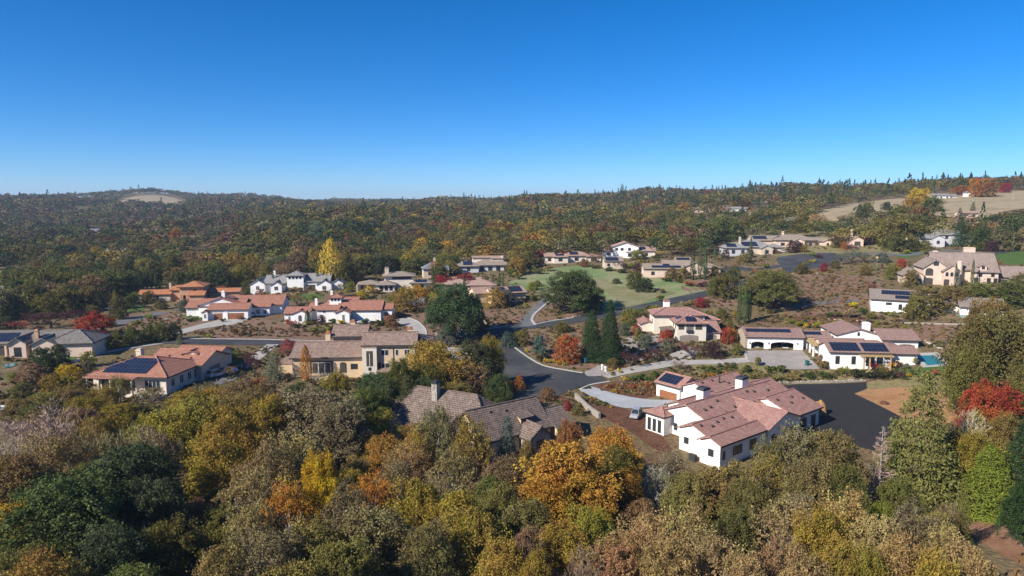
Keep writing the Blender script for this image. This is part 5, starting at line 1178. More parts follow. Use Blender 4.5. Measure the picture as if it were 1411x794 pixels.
while cand < 4000 and made < 95:
    cand += 1
    y = 44 * (118 / 44) ** prnd.random(); px = prnd.uniform(-140, 1560); py0 = proj(0, y, hz(0, y))[1]
    dx, dy, dz = ray(px, 600); x = dx / dy * y; h = prnd.uniform(6, 11.5); w = h * prnd.uniform(.75, 1.0)
    g = hz(x, y); qx, qy = proj(x, y, g + h)
    if qy < limit(min(max(qx, 0), 1411)) + 14: continue
    if any((x-a)**2 + (y-b)**2 < (.42*(w+c))**2 for a, b, c in taken): continue
    if 1330 < qx < 1440 and qy > 690: continue
    if x > 42 and y > 82: continue
    taken.append((x, y, w)); made += 1
    c = prnd.choice(zone(qx)); k = prnd.choice(['autumn_near', 'oak_near', 'sparse_near']) if c not in ('oak', 'olive') else 'oak_near'
    if not -30 < qx < 1440: OFF.append((x, y, h, w, c)); continue
    plant(k, x, y, h, w, c)

# ---------------------------------------------------------------- garden and roadside trees (base pixel, height px, width px)
for a in [
 # far left gardens
 ('autumn', 131, 462, 32, 58, 'red'), ('bare', 28, 462, 28, 36, 'pink'), ('bare', 70, 452, 30, 60, 'plum'), ('bare', 105, 446, 26, 48, 'plum'), ('bare', 45, 448, 22, 36, 'plum'), ('oak', 95, 424, 32, 50, 'oak'), ('oak', 60, 416, 40, 46, 'darkoak'), ('oak', 15, 440, 34, 44, 'darkoak'), ('oak', 8, 462, 26, 36, 'darkoak'), ('oak', 30, 425, 30, 36, 'oak'),
 ('oak', 118, 484, 20, 24, 'greenbush'), ('oak', 140, 482, 21, 26, 'greenbush'), ('oak', 160, 479, 24, 28, 'oak'), ('oak', 182, 475, 26, 28, 'oak'), ('oak', 205, 471, 24, 24, 'oak'), ('oak', 222, 470, 26, 30, 'oak'), ('oak', 240, 468, 24, 24, 'darkoak'), ('oak', 102, 474, 14, 18, 'lime'), 
 ('oak', 60, 512, 36, 40, 'darkoak'), ('oak', 82, 500, 26, 28, 'darkoak'), ('autumn', 45, 530, 32, 52, 'brown'), ('autumn', 18, 528, 16, 18, 'lime'), ('autumn', 95, 525, 24, 40, 'yellow'), ('autumn', 122, 505, 22, 26, 'lime'), ('oak', 122, 520, 24, 18, 'sage'), ('autumn', 75, 548, 34, 46, 'goldgreen'), ('autumn', 112, 552, 30, 50, 'olive'), ('oak', 30, 548, 22, 34, 'olive'),
 ('oak', 165, 440, 34, 26, 'oak'), ('oak', 178, 425, 18, 20, 'oak'), ('poplar', 160, 432, 32, 10, 'lime'), ('oak', 250, 408, 34, 52, 'darkoak'), ('oak', 275, 402, 32, 50, 'oak'), ('oak', 180, 386, 26, 46, 'darkoak'), ('oak', 218, 384, 28, 44, 'darkoak'), ('oak', 150, 402, 28, 40, 'darkoak'), ('bare', 232, 412, 15, 26, 'sage'), ('oak', 255, 430, 18, 22, 'sage'), ('oak', 222, 426, 14, 20, 'olive'),
 ('fir', 378, 524, 40, 38, 'sage'), ('poplar', 422, 525, 50, 18, 'orange'), ('poplar', 461, 510, 36, 12, 'rust'), ('bare', 475, 518, 30, 18, 'greytwig'), ('bare', 352, 518, 36, 24, 'plum'), ('bare', 340, 505, 26, 26, 'plum'), ('autumn', 398, 488, 22, 22, 'pink'), ('bare', 400, 492, 24, 34, 'pink'), ('autumn', 396, 512, 14, 16, 'lime'), ('fir', 248, 474, 14, 12, 'sage'), ('bare', 316, 520, 20, 22, 'purplebrown'), ('oak', 322, 495, 10, 12, 'oak'),
 # centre left gardens
 ('bare', 391, 425, 22, 32, 'purplebrown'), ('bare', 408, 420, 18, 20, 'rust'), ('autumn', 443, 447, 14, 14, 'plum'), ('bare', 402, 452, 14, 26, 'red'), ('bare', 485, 414, 12, 22, 'plum'), ('autumn', 500, 412, 13, 22, 'yellow'), ('autumn', 560, 430, 36, 44, 'goldgreen'), ('autumn', 578, 420, 28, 30, 'gold'), ('bare', 572, 430, 26, 30, 'greytwig'), ('autumn', 540, 450, 18, 20, 'rust'), ('cypress', 424, 447, 20, 9, 'fir'),
 ('oak_near', 624, 468, 77, 76, 'darkoak'), ('oak', 652, 456, 52, 42, 'darkoak'), ('oak', 603, 456, 54, 38, 'darkoak'), ('oak', 616, 475, 30, 30, 'sage'), ('autumn', 684, 424, 28, 36, 'goldgreen'), ('autumn', 668, 412, 16, 22, 'gold'), ('oak', 700, 420, 22, 22, 'sage'), ('bare', 618, 400, 26, 40, 'crimson'), ('autumn', 640, 398, 22, 30, 'crimson'), ('autumn', 588, 372, 20, 26, 'coral'), ('oak', 548, 372, 22, 30, 'oak'), ('bare', 560, 378, 18, 30, 'plum'), ('oak', 624, 370, 20, 34, 'oak'),
 ('oak_near', 790, 430, 57, 78, 'darkoak'), ('oak', 815, 428, 36, 40, 'darkoak'), ('oak', 765, 424, 34, 34, 'oak'), ('oak', 741, 395, 9, 14, 'oak'), ('oak', 875, 398, 25, 30, 'oak'), ('oak', 888, 402, 20, 28, 'darkoak'), ('oak', 849, 391, 8, 14, 'oak'), ('oak', 734, 400, 12, 18, 'lime'),
 ('fir_near', 840, 498, 86, 42, 'fir'), ('fir_near', 816, 496, 70, 38, 'fir'), ('fir', 811, 470, 42, 20, 'fir'), ('autumn', 783, 500, 40, 42, 'coral'), ('oak', 720, 476, 24, 26, 'olive'), ('oak', 712, 474, 18, 18, 'greenbush'), ('oak', 743, 488, 28, 24, 'bluegreen'), ('oak', 775, 458, 16, 24, 'olive'),
 ('autumn', 866, 448, 24, 28, 'lime'), ('autumn', 882, 446, 22, 26, 'olive'), ('autumn', 903, 440, 20, 24, 'lime'), ('oak', 880, 470, 20, 16, 'olive'), ('autumn', 878, 462, 16, 16, 'crimson'), ('autumn', 918, 472, 18, 24, 'red'), ('oak', 920, 484, 18, 26, 'sage'), ('oak', 890, 478, 18, 24, 'sage'), ('autumn', 965, 424, 14, 20, 'crimson'), ('autumn', 1001, 474, 26, 22, 'red'), ('autumn', 1010, 470, 18, 14, 'gold'), ('autumn', 982, 492, 22, 34, 'plum'), ('bare', 952, 492, 22, 34, 'plum'), ('bare', 905, 498, 22, 44, 'plum'), ('bare', 868, 505, 24, 44, 'plum'), ('bare', 935, 508, 14, 28, 'purplebrown'), ('oak', 1015, 488, 16, 18, 'olive'), ('oak', 845, 506, 14, 18, 'olive'),
 ('oak_near', 1060, 425, 52, 82, 'oak'), ('oak', 1040, 418, 32, 44, 'darkoak'), ('oak', 1082, 418, 34, 40, 'oak'), ('oak', 998, 410, 34, 46, 'oak'), ('oak', 985, 406, 24, 28, 'oak'), ('bare', 745, 362, 22, 20, 'crimson'), ('autumn', 733, 364, 22, 22, 'crimson'), ('autumn', 776, 358, 14, 12, 'red'), ('autumn', 805, 368, 12, 16, 'rust'), ('bare', 822, 362, 16, 26, 'purplebrown'), ('bare', 848, 370, 14, 20, 'plum'), ('bare', 860, 371, 12, 14, 'plum'), ('autumn', 878, 358, 14, 24, 'lime'), ('bare', 912, 356, 14, 24, 'tan'), ('autumn', 878, 374, 12, 12, 'plum'), ('oak', 893, 380, 14, 18, 'olive'), ('oak', 925, 384, 16, 20, 'olive'), ('oak', 940, 384, 15, 20, 'olive'), ('autumn', 948, 345, 12, 16, 'red'), ('autumn', 1000, 357, 14, 12, 'plum'), ('autumn', 1025, 362, 14, 22, 'olive'), ('autumn', 1033, 355, 12, 12, 'plum'),
 # upper right gardens
 ('autumn', 1090, 349, 18, 16, 'plum'), ('autumn', 1100, 348, 16, 16, 'plum'), ('autumn', 1108, 348, 12, 14, 'goldgreen'), ('autumn', 1150, 342, 15, 14, 'lime'), ('autumn', 1163, 344, 11, 10, 'orange'), ('fir', 1169, 336, 36, 20, 'fir'), ('autumn', 1192, 338, 13, 20, 'plum'), ('bare', 1172, 362, 20, 34, 'sage'), ('bare', 1190, 362, 20, 30, 'sage'), ('bare', 1160, 365, 22, 24, 'sage'), ('oak', 1215, 362, 14, 24, 'sage'), ('oak', 1230, 385, 22, 26, 'olive'), ('oak', 1192, 380, 14, 18, 'olive'), ('oak', 1150, 370, 12, 16, 'oak'), ('autumn', 1135, 374, 12, 14, 'crimson'), ('oak', 1105, 377, 14, 24, 'oak'),
 ('autumn', 1242, 373, 17, 16, 'red'), ('fir', 1322, 340, 42, 24, 'fir'), ('fir', 1352, 345, 46, 30, 'fir'), ('autumn', 1364, 338, 30, 18, 'coral'), ('autumn', 1352, 346, 14, 12, 'orange'), ('autumn', 1365, 347, 16, 20, 'plum'), ('autumn', 1372, 367, 10, 22, 'brown'), ('oak', 1300, 386, 18, 22, 'oak'), ('oak', 1275, 432, 40, 56, 'olive'), ('oak', 1310, 428, 36, 44, 'olive'), ('oak', 1345, 425, 38, 56, 'oak'), ('oak', 1262, 440, 34, 34, 'olive'), ('oak', 1385, 421, 34, 60, 'oak'), ('oak', 1330, 420, 26, 36, 'olive'), ('oak', 1406, 402, 26, 32, 'oak'), ('oak', 1240, 340, 44, 64, 'olive'), ('oak', 1262, 336, 40, 46, 'oak'), ('oak', 1210, 335, 34, 34, 'olive'), ('oak', 1395, 342, 46, 60, 'darkoak'), ('oak', 1370, 330, 34, 44, 'darkoak'), ('oak', 1415, 338, 50, 50, 'oak'),
 ('autumn', 1258, 312, 14, 24, 'yellow'), ('autumn', 1298, 318, 18, 26, 'goldgreen'), ('autumn', 1265, 286, 26, 34, 'yellow'), ('autumn', 1255, 292, 22, 30, 'gold'), ('oak', 1285, 292, 22, 30, 'oak'), ('oak', 1240, 308, 22, 36, 'oak'), ('oak', 1272, 312, 24, 40, 'olive'), ('oak', 1185, 306, 24, 24, 'darkoak'), ('oak', 1195, 300, 22, 22, 'oak'), ('bare', 1165, 312, 22, 30, 'purplebrown'), ('oak', 1221, 290, 12, 16, 'darkoak'), ('autumn', 1345, 272, 26, 24, 'orange'), ('autumn', 1360, 272, 26, 30, 'rust'), ('autumn', 1385, 266, 14, 16, 'crimson'), ('autumn', 1412, 272, 38, 24, 'rust'), ('autumn', 1322, 268, 12, 22, 'orange'), ('fir', 1322, 302, 16, 10, 'fir'), ('fir', 1340, 296, 18, 10, 'fir'),
 ('bare', 1105, 312, 26, 44, 'greytwig'), ('bare', 1085, 316, 22, 30, 'greytwig'), ('autumn', 1125, 318, 22, 34, 'tan'), ('autumn', 1120, 288, 16, 26, 'gold'), ('oak', 1090, 283, 16, 36, 'oak'), ('autumn', 1215, 268, 10, 16, 'orange'),
 ('oak', 470, 394, 34, 30, 'olive'), ('oak', 482, 392, 30, 26, 'oak'), ('oak', 505, 378, 26, 30, 'oak'), ('oak', 528, 376, 28, 40, 'darkoak'), ('oak', 575, 374, 22, 26, 'oak'), ('autumn', 600, 382, 22, 24, 'gold'), ('oak', 715, 372, 20, 26, 'oak'), ('oak', 705, 378, 18, 22, 'olive'), ('bare', 470, 400, 12, 16, 'purplebrown'), ('autumn', 482, 402, 14, 18, 'lime'), ('autumn', 575, 408, 16, 18, 'lime'), ('oak', 592, 412, 20, 20, 'olive'), ('autumn', 600, 424, 24, 26, 'goldgreen'), ('oak', 640, 412, 18, 20, 'sage'), ('oak', 985, 380, 14, 18, 'olive'), ('oak', 1010, 385, 18, 24, 'oak'), ('bare', 1045, 380, 12, 18, 'rust'), ('oak', 1075, 385, 14, 18, 'olive'), ('autumn', 1015, 440, 14, 16, 'goldgreen'), ('oak', 975, 445, 18, 20, 'olive'), ('oak', 995, 440, 16, 18, 'oak'), ('oak', 1005, 455, 16, 16, 'olive'), ('autumn', 845, 470, 14, 18, 'rust'), ('oak', 860, 462, 18, 20, 'sage'), ('oak', 850, 482, 18, 18, 'olive'), ('oak', 700, 478, 22, 22, 'bluegreen'), ('bare', 1175, 350, 16, 20, 'plum'), ('oak', 1275, 345, 14, 20, 'olive'), ('oak', 1200, 400, 10, 14, 'brown'), ('oak', 1255, 395, 24, 24, 'olive'), ('autumn', 15, 405, 24, 30, 'olive'), ('bare', 55, 462, 18, 30, 'plum'), ('oak', 40, 408, 28, 34, 'oak'), ('oak', 130, 440, 20, 24, 'oak'), ('oak', 150, 450, 16, 22, 'olive'), ('oak', 205, 418, 18, 22, 'olive'), ('autumn', 185, 418, 16, 18, 'lime'), ('bare', 300, 408, 18, 22, 'rust'), ('bare', 320, 400, 18, 26, 'rust'), ('oak', 340, 404, 18, 18, 'oak'), ('autumn', 360, 410, 12, 16, 'rust'), ('bare', 372, 418, 16, 20, 'purplebrown'),
 # pond side, far centre specials
 ('poplar', 457, 394, 64, 30, 'straw'), ('autumn', 475, 380, 36, 26, 'olive'), ('autumn', 436, 380, 38, 24, 'gold'), ('oak', 438, 340, 34, 32, 'sage'), ('autumn', 478, 342, 20, 20, 'rust'), ('fir', 857, 276, 22, 10, 'fir'), ('autumn', 975, 274, 12, 12, 'red'), ('autumn', 1011, 284, 10, 14, 'yellow'), ('autumn', 1027, 284, 12, 18, 'orange'), ('autumn', 941, 298, 18, 24, 'gold'), ('oak', 970, 335, 30, 60, 'oak'), ('oak', 1000, 330, 32, 54, 'oak'), ('oak', 945, 332, 22, 40, 'oak'), ('autumn', 891, 326, 9, 10, 'crimson'), ('autumn', 716, 280, 8, 8, 'crimson'), ('autumn', 243, 338, 24, 18, 'orange'), ('bare', 105, 350, 20, 30, 'purplebrown'), ('bare', 50, 345, 16, 18, 'greytwig'),
 ('autumn', 700, 545, 22, 20, 'orange'), ('autumn', 715, 538, 22, 18, 'orange'), ('autumn', 678, 555, 20, 22, 'orange'), ('autumn', 755, 552, 20, 28, 'rust'), ('bare', 775, 562, 22, 26, 'brown'), ('autumn', 783, 566, 14, 14, 'crimson'), ('oak', 797, 572, 18, 20, 'olive'),
 ('oak', 1215, 520, 20, 20, 'olive'), 
]: tree_base(*a)
# cypress rows
for px, py, h, w in [(125, 424, 36, 4.5), (129, 424, 36, 4.5), (134, 425, 36, 5), (138, 426, 34, 4.5), (179, 397, 27, 4), (185, 396, 27, 4), (192, 396, 27, 4), (203, 399, 28, 4), (209, 398, 28, 4), (215, 397, 26, 4), (301, 388, 22, 4), (307, 388, 22, 4), (313, 388, 22, 4), (363, 400, 24, 4), (377, 401, 30, 4), (438, 397, 32, 4), (447, 396, 26, 4), (597, 399, 33, 4.5), (621, 402, 22, 4.5), (640, 404, 27, 5), (659, 390, 14, 4), (679, 400, 22, 5), (688, 397, 21, 5), (693, 394, 20, 4),
 (954, 386, 40, 8), (964, 385, 46, 7), (971, 386, 44, 7), (985, 358, 18, 5), (1034, 362, 34, 5), (1018, 447, 50, 8), (1026, 447, 52, 8), (1032, 444, 40, 7), (1316, 395, 32, 4.5), (1339, 394, 36, 4.5), (1322, 396, 18, 3.5), (1344, 395, 14, 3.5), (995, 360, 12, 4), (1055, 355, 12, 4)]:
    tree_base('cypress', px, py, h, w, 'cypress')
# named shrubs in the beds
for px, py, w, h, c in [
 (753, 501, 10, 7, 'yellow'), (763, 501, 9, 7, 'yellow'), (770, 503, 9, 6, 'yellow'), (778, 504, 9, 6, 'lime'), (726, 486, 8, 6, 'yellow'), (744, 499, 14, 9, 'darkbush'), (752, 494, 14, 9, 'darkbush'), (840, 513, 7, 6, 'yellow'), (854, 514, 7, 7, 'yellow'), (862, 524, 10, 5, 'yellow'), (846, 540, 7, 4, 'yellow'), (820, 551, 5, 5, 'yellow'), (832, 560, 5, 5, 'lime'), (842, 563, 5, 5, 'yellow'), (814, 549, 4, 4, 'yellow'),
 (874, 525, 14, 9, 'greenbush'), (885, 524, 14, 9, 'greenbush'), (894, 527, 14, 10, 'greenbush'), (903, 522, 16, 12, 'greenbush'), (1030, 513, 16, 11, 'greenbush'), (1043, 504, 13, 12, 'olive'), (1062, 513, 18, 10, 'greenbush'), (1078, 513, 18, 10, 'greenbush'), (1137, 508, 18, 11, 'olive'), (1154, 506, 10, 10, 'darkbush'), (1163, 516, 16, 11, 'lime'), (1130, 497, 10, 9, 'brown'),
 (1180, 522, 20, 14, 'darkbush'), (1196, 522, 18, 12, 'darkbush'), (1210, 522, 20, 13, 'darkbush'), (1228, 522, 16, 12, 'darkbush'), (1242, 521, 12, 10, 'plum'), (1202, 509, 16, 11, 'crimson'), (1229, 508, 14, 12, 'gold'), (1240, 506, 10, 9, 'rust'), (1250, 508, 12, 8, 'sage'), (1262, 503, 12, 12, 'olive'), (1305, 518, 16, 9, 'lime'), (1290, 517, 14, 9, 'rust'), (1252, 520, 10, 6, 'yellow'), (1322, 510, 12, 10, 'olive'), (1314, 512, 8, 8, 'lime'),
 (1000, 521, 12, 10, 'coral'), (1012, 522, 14, 10, 'orange'), (980, 520, 14, 8, 'orange'), (970, 522, 16, 9, 'olive'), (1020, 522, 12, 7, 'orange'), (990, 516, 14, 8, 'greenbush'), (978, 512, 14, 8, 'greenbush'), (1045, 522, 24, 9, 'olive'), (1068, 524, 26, 8, 'olive'), (1092, 523, 26, 8, 'olive'), (1116, 521, 26, 8, 'greenbush'), (1140, 521, 24, 8, 'greenbush'), (990, 506, 10, 6, 'sage'), (1002, 505, 10, 6, 'sage'), (1010, 504, 9, 5, 'sage'),
 (1176, 424, 14, 9, 'yellow'), (1190, 434, 14, 10, 'greenbush'), (1142, 437, 12, 8, 'greenbush'), (1155, 437, 14, 8, 'oak'), (1170, 438, 18, 12, 'brown'), (1200, 440, 16, 10, 'olive'), (1228, 436, 14, 8, 'olive'), (1100, 450, 12, 9, 'lime'), (1112, 452, 10, 8, 'yellow'), (1125, 452, 14, 10, 'lime'), (1090, 447, 10, 8, 'lime'), (1208, 447, 10, 6, 'lime'), (1220, 447, 10, 6, 'olive'), (1068, 425, 8, 8, 'crimson'), (1060, 432, 12, 7, 'olive'), (1082, 437, 8, 6, 'brown'),
 (432, 458, 14, 8, 'lime'), (455, 456, 14, 8, 'lime'), (470, 446, 12, 6, 'yellow'), (458, 445, 12, 7, 'greenbush'), (525, 449, 18, 9, 'greenbush'), (502, 447, 10, 9, 'greenbush'), (535, 443, 14, 8, 'rust'), (410, 452, 12, 7, 'greenbush'), (395, 447, 10, 7, 'brown'), (424, 448, 14, 6, 'lime'), (545, 423, 16, 12, 'lime'), (538, 415, 14, 8, 'lime'), (508, 404, 18, 10, 'yellow'), (522, 405, 14, 8, 'olive'), (435, 396, 10, 6, 'yellow'), (442, 395, 10, 6, 'yellow'), (404, 392, 10, 6, 'crimson'), (416, 392, 12, 6, 'crimson'), (390, 400, 14, 8, 'olive'), (402, 402, 14, 7, 'tan'), (414, 403, 14, 7, 'olive'), (425, 401, 12, 7, 'brown'), (376, 400, 12, 8, 'sage'),
 (290, 466, 10, 6, 'lime'), (300, 437, 8, 6, 'plum'), (278, 436, 8, 6, 'olive'), (270, 442, 10, 6, 'oak'), (262, 444, 10, 6, 'darkbush'), (330, 441, 10, 6, 'brown'), (322, 460, 12, 8, 'rust'), (335, 462, 14, 8, 'brown'), (350, 457, 14, 8, 'brown'), (308, 444, 8, 6, 'greenbush'), (205, 440, 16, 7, 'lime'), (190, 447, 12, 6, 'olive'),
 (640, 455, 14, 8, 'greenbush'), (670, 452, 14, 7, 'olive'), (700, 446, 10, 6, 'olive'), (655, 448, 8, 5, 'sage'), (725, 424, 8, 7, 'lime'), (722, 417, 12, 8, 'darkbush'), (735, 415, 12, 7, 'greenbush'), (748, 410, 8, 5, 'olive'), (770, 440, 12, 6, 'brown'), (752, 443, 8, 4, 'brown'),
 (895, 430, 14, 9, 'oak'), (909, 415, 14, 8, 'oak'), (897, 403, 16, 6, 'olive'), (911, 404, 12, 6, 'olive'), (943, 422, 10, 7, 'tan'), (953, 421, 9, 8, 'tan'), (960, 423, 9, 7, 'tan'), (972, 417, 14, 6, 'rust'), (918, 388, 16, 6, 'greenbush'), (935, 390, 14, 6, 'greenbush'), (950, 394, 18, 7, 'rust'), (968, 395, 18, 7, 'plum'), (870, 370, 14, 8, 'lime'), (885, 366, 14, 8, 'lime'), (905, 360, 14, 8, 'greenbush'),
 (820, 370, 18, 5, 'greenbush'), (838, 373, 20, 5, 'greenbush'), (855, 376, 18, 5, 'greenbush'), (740, 378, 20, 10, 'olive'), (755, 374, 16, 8, 'tan'), (715, 385, 16, 10, 'olive'), (706, 380, 18, 10, 'greenbush'),
 (1120, 362, 10, 5, 'yellow'), (1110, 365, 10, 5, 'olive'), (1098, 372, 12, 5, 'olive'), (1128, 356, 12, 5, 'plum'), (1120, 352, 14, 5, 'lime'), (1055, 370, 12, 7, 'olive'), (1070, 350, 12, 5, 'rust'), (1276, 350, 14, 7, 'olive'), (1340, 346, 16, 8, 'lime'), (1400, 345, 14, 6, 'lime'), (1250, 350, 12, 6, 'lime'),
 (932, 520, 12, 6, 'rust'), (925, 530, 16, 8, 'rust'), (945, 533, 14, 7, 'brown'), (870, 536, 14, 7, 'rust'), (885, 540, 14, 7, 'brown'), (895, 532, 14, 7, 'rust'), (840, 534, 12, 6, 'rust'), (855, 533, 12, 6, 'brown'), (905, 520, 12, 6, 'olive'), (915, 540, 12, 6, 'rust')]:
    bush(px, py, w, h, c)
# low shrubs scattered through the planting beds
LOW = []
def bed(poly, n, cols, wr, hr, phrase):
    k = 0; t = 0
    xs = [p[0] for p in poly]; ys = [p[1] for p in poly]
    while k < n and t < n * 30:
        t += 1; px = prnd.uniform(min(xs), max(xs)); py = prnd.uniform(min(ys), max(ys))
        if not in_poly(px, py, poly): continue
        g = at(px, py)
        if on_house(g.x, g.y) or on_road(px, py): continue
        w_, h_, c_ = prnd.uniform(*wr), prnd.uniform(*hr), prnd.choice(cols); k += 1
        if k <= max(2, n // 4): bush_xy(g.x, g.y, w_, h_, c_); PL[-1]['bed'] = phrase
        else: LOW.append((g.x, g.y, w_, h_, c_))
    for q in range(n * 7):
        px, py = prnd.uniform(min(xs), max(xs)), prnd.uniform(min(ys), max(ys))
        if not in_poly(px, py, poly) or on_road(px, py): continue
        g = at(px, py)
        if not on_house(g.x, g.y): LOW.append((g.x, g.y, prnd.uniform(.5, 1.5), prnd.uniform(.25, .7), prnd.choice(cols + ['brown', 'olive', 'darkoak'])))
def on_house(x, y, m=0):
    for h, polys in FOOT:
        if abs(h.o.x - x) > 70 or abs(h.o.y - y) > 70: continue
        for P in polys:
            if in_poly(x, y, P): return True
    return False
ROADPX = [[(690, 452), (720, 450), (735, 490), (780, 508), (838, 522), (820, 532), (765, 548), (700, 553), (688, 520)], [(240, 464), (560, 466), (720, 447), (720, 460), (600, 474), (240, 478)], [(716, 450), (735, 420), (760, 408), (760, 416), (742, 430), (742, 450)], [(720, 442), (870, 420), (1000, 390), (1015, 366), (1030, 366), (1015, 396), (940, 420), (870, 434), (720, 456)], [(545, 438), (580, 440), (592, 464), (568, 466)], [(1020, 483), (1106, 483), (1134, 512), (1020, 512)], [(836, 520), (925, 498), (1030, 492), (1030, 500), (925, 508), (836, 526)], [(790, 536), (940, 552), (880, 568), (820, 552)], [(1060, 530), (1196, 524), (1245, 574), (1210, 625), (1105, 590)], [(1065, 345), (1165, 345), (1165, 370), (1070, 378)], [(245, 452), (330, 432), (345, 440), (255, 462)], [(1245, 484), (1300, 484), (1318, 508), (1260, 508)]]
def on_road(px, py): return any(in_poly(px, py, P) for P in ROADPX)
bed([(250, 450), (330, 446), (400, 456), (545, 452), (550, 462), (430, 466), (280, 464)], 34, ['brown', 'olive', 'rust', 'purplebrown', 'brown'], (.9, 2.2), (.5, 1.1), 'on the bark slope below the red roofed houses')
bed([(1085, 388), (1140, 382), (1210, 388), (1195, 418), (1100, 432)], 44, ['rust', 'brown', 'purplebrown', 'brown'], (1.0, 2.4), (.5, 1.0), 'in the brown terraced bed left of the white solar house')
bed([(720, 464), (780, 452), (808, 452), (800, 470), (760, 480)], 26, ['brown', 'purplebrown', 'tan'], (.8, 1.6), (.4, .7), 'in the bark island inside the road bend')
bed([(596, 458), (640, 440), (705, 432), (708, 444), (650, 452)], 20, ['brown', 'tan', 'purplebrown'], (.8, 1.6), (.4, .8), 'in the bark bed right of the big round oak')
bed([(742, 440), (760, 424), (800, 430), (790, 438)], 10, ['brown', 'tan', 'olive'], (.8, 1.6), (.4, .7), 'in the triangular bed inside the pale kerb')
bed([(820, 532), (905, 528), (905, 544), (850, 544)], 20, ['rust', 'brown', 'rust'], (.8, 1.6), (.5, .9), 'in the red bark bed above the pale driveway')
bed([(1260, 452), (1345, 452), (1350, 484), (1310, 492), (1280, 470)], 12, ['brown', 'olive', 'tan'], (.8, 1.8), (.4, .8), 'on the bare slope above the pool')
bed([(945, 392), (1030, 386), (1075, 396), (1080, 408), (1000, 418)], 18, ['rust', 'brown', 'plum', 'olive'], (1, 2.2), (.5, 1), 'in the bed beside the upper road')
bed([(1060, 356), (1240, 366), (1235, 384), (1110, 380), (1075, 380)], 20, ['brown', 'olive', 'rust', 'lime'], (1, 2.4), (.6, 1.2), 'in the verge below the upper right drive')
bed([(960, 506), (1190, 512), (1190, 520), (970, 518)], 26, ['olive', 'greenbush', 'olive'], (1.2, 2.2), (.7, 1.2), 'in the hedge bank below the garage court')
bed([(1060, 436), (1240, 440), (1250, 452), (1060, 448)], 22, ['brown', 'olive', 'plum', 'lime'], (1, 2.0), (.6, 1.2), 'in the terrace behind the white farmhouse')
bed([(855, 466), (905, 484), (900, 500), (860, 500)], 14, ['sage', 'plum', 'tan'], (.8, 1.8), (.5, .9), 'in the gravel garden left of the cream villa')
bed([(165, 446), (250, 434), (250, 446), (180, 454)], 12, ['olive', 'brown', 'lime'], (.9, 2), (.5, 1), 'on the verge of the upper left road')
bed([(340, 392), (450, 398), (440, 414), (380, 412)], 14, ['olive', 'tan', 'brown', 'lime'], (1, 2.4), (.6, 1.3), 'in the garden before the white towered house')

def low_planting(items):
    r = np.random.default_rng(77); Vs, Cs = [], []
    for x, y, w, h, c in items:
        n = 60; d = unit(r.normal(size=(n, 3))); d[:, 2] = abs(d[:, 2]); P = d * np.array([w/2, w/2, h]) * (r.uniform(.4, 1, n) ** .4)[:, None]
        V = leaves(P, d, .42, r, 3); V = V + np.array([x, y, 0.]); V[..., 2] += hzv(V[..., 0], V[..., 1]) - .03
        Vs.append(V); Cs.append(np.array(PAL[c]) * .75 * np.clip(1 + r.normal(0, .22, n), .4, 1.8)[:, None] * r.uniform(.8, 1.2))
    tri_cloud('bed_planting', np.concatenate(Vs), np.concatenate(Cs), 'low brown and green ground planting filling the garden beds')
def tri_cloud(name, V, col, label):
    n = len(V); me = bpy.data.meshes.new(name); me.vertices.add(n*3); me.vertices.foreach_set('co', V.reshape(-1).astype(np.float32))
    me.loops.add(n*3); me.loops.foreach_set('vertex_index', np.arange(n*3, dtype=np.int32)); me.polygons.add(n)
    me.polygons.foreach_set('loop_start', np.arange(0, n*3, 3, dtype=np.int32)); me.polygons.foreach_set('loop_total', np.full(n, 3, np.int32))
    at_ = me.attributes.new('leafcol', 'FLOAT_COLOR', 'FACE'); at_.data.foreach_set('color', np.concatenate([col, np.ones((n, 1))], 1).astype(np.float32).ravel())
    me.materials.append(M['woodland']); me.update(calc_edges=True)
    o = bpy.data.objects.new(name, me); C.objects.link(o); return tag(o, label, None, None, 'stuff')
low_planting(LOW)
CLEAR = ROADPX + [[(700, 385), (780, 366), (900, 380), (975, 400), (880, 428), (850, 432), (800, 424), (740, 405)], [(1180, 543), (1210, 526), (1330, 520), (1340, 560), (1280, 590)], [(1360, 345), (1440, 345), (1440, 365), (1360, 365)], [(0, 500), (30, 498), (30, 512), (0, 512)], [(90, 490), (245, 464), (250, 476), (110, 505)], [(606, 478), (666, 482), (664, 502), (606, 502)], [(85, 452), (230, 426), (235, 436), (110, 462)], [(1080, 420), (1185, 410), (1185, 418), (1080, 428)], [(1150, 352), (1370, 342), (1370, 354), (1150, 364)]]
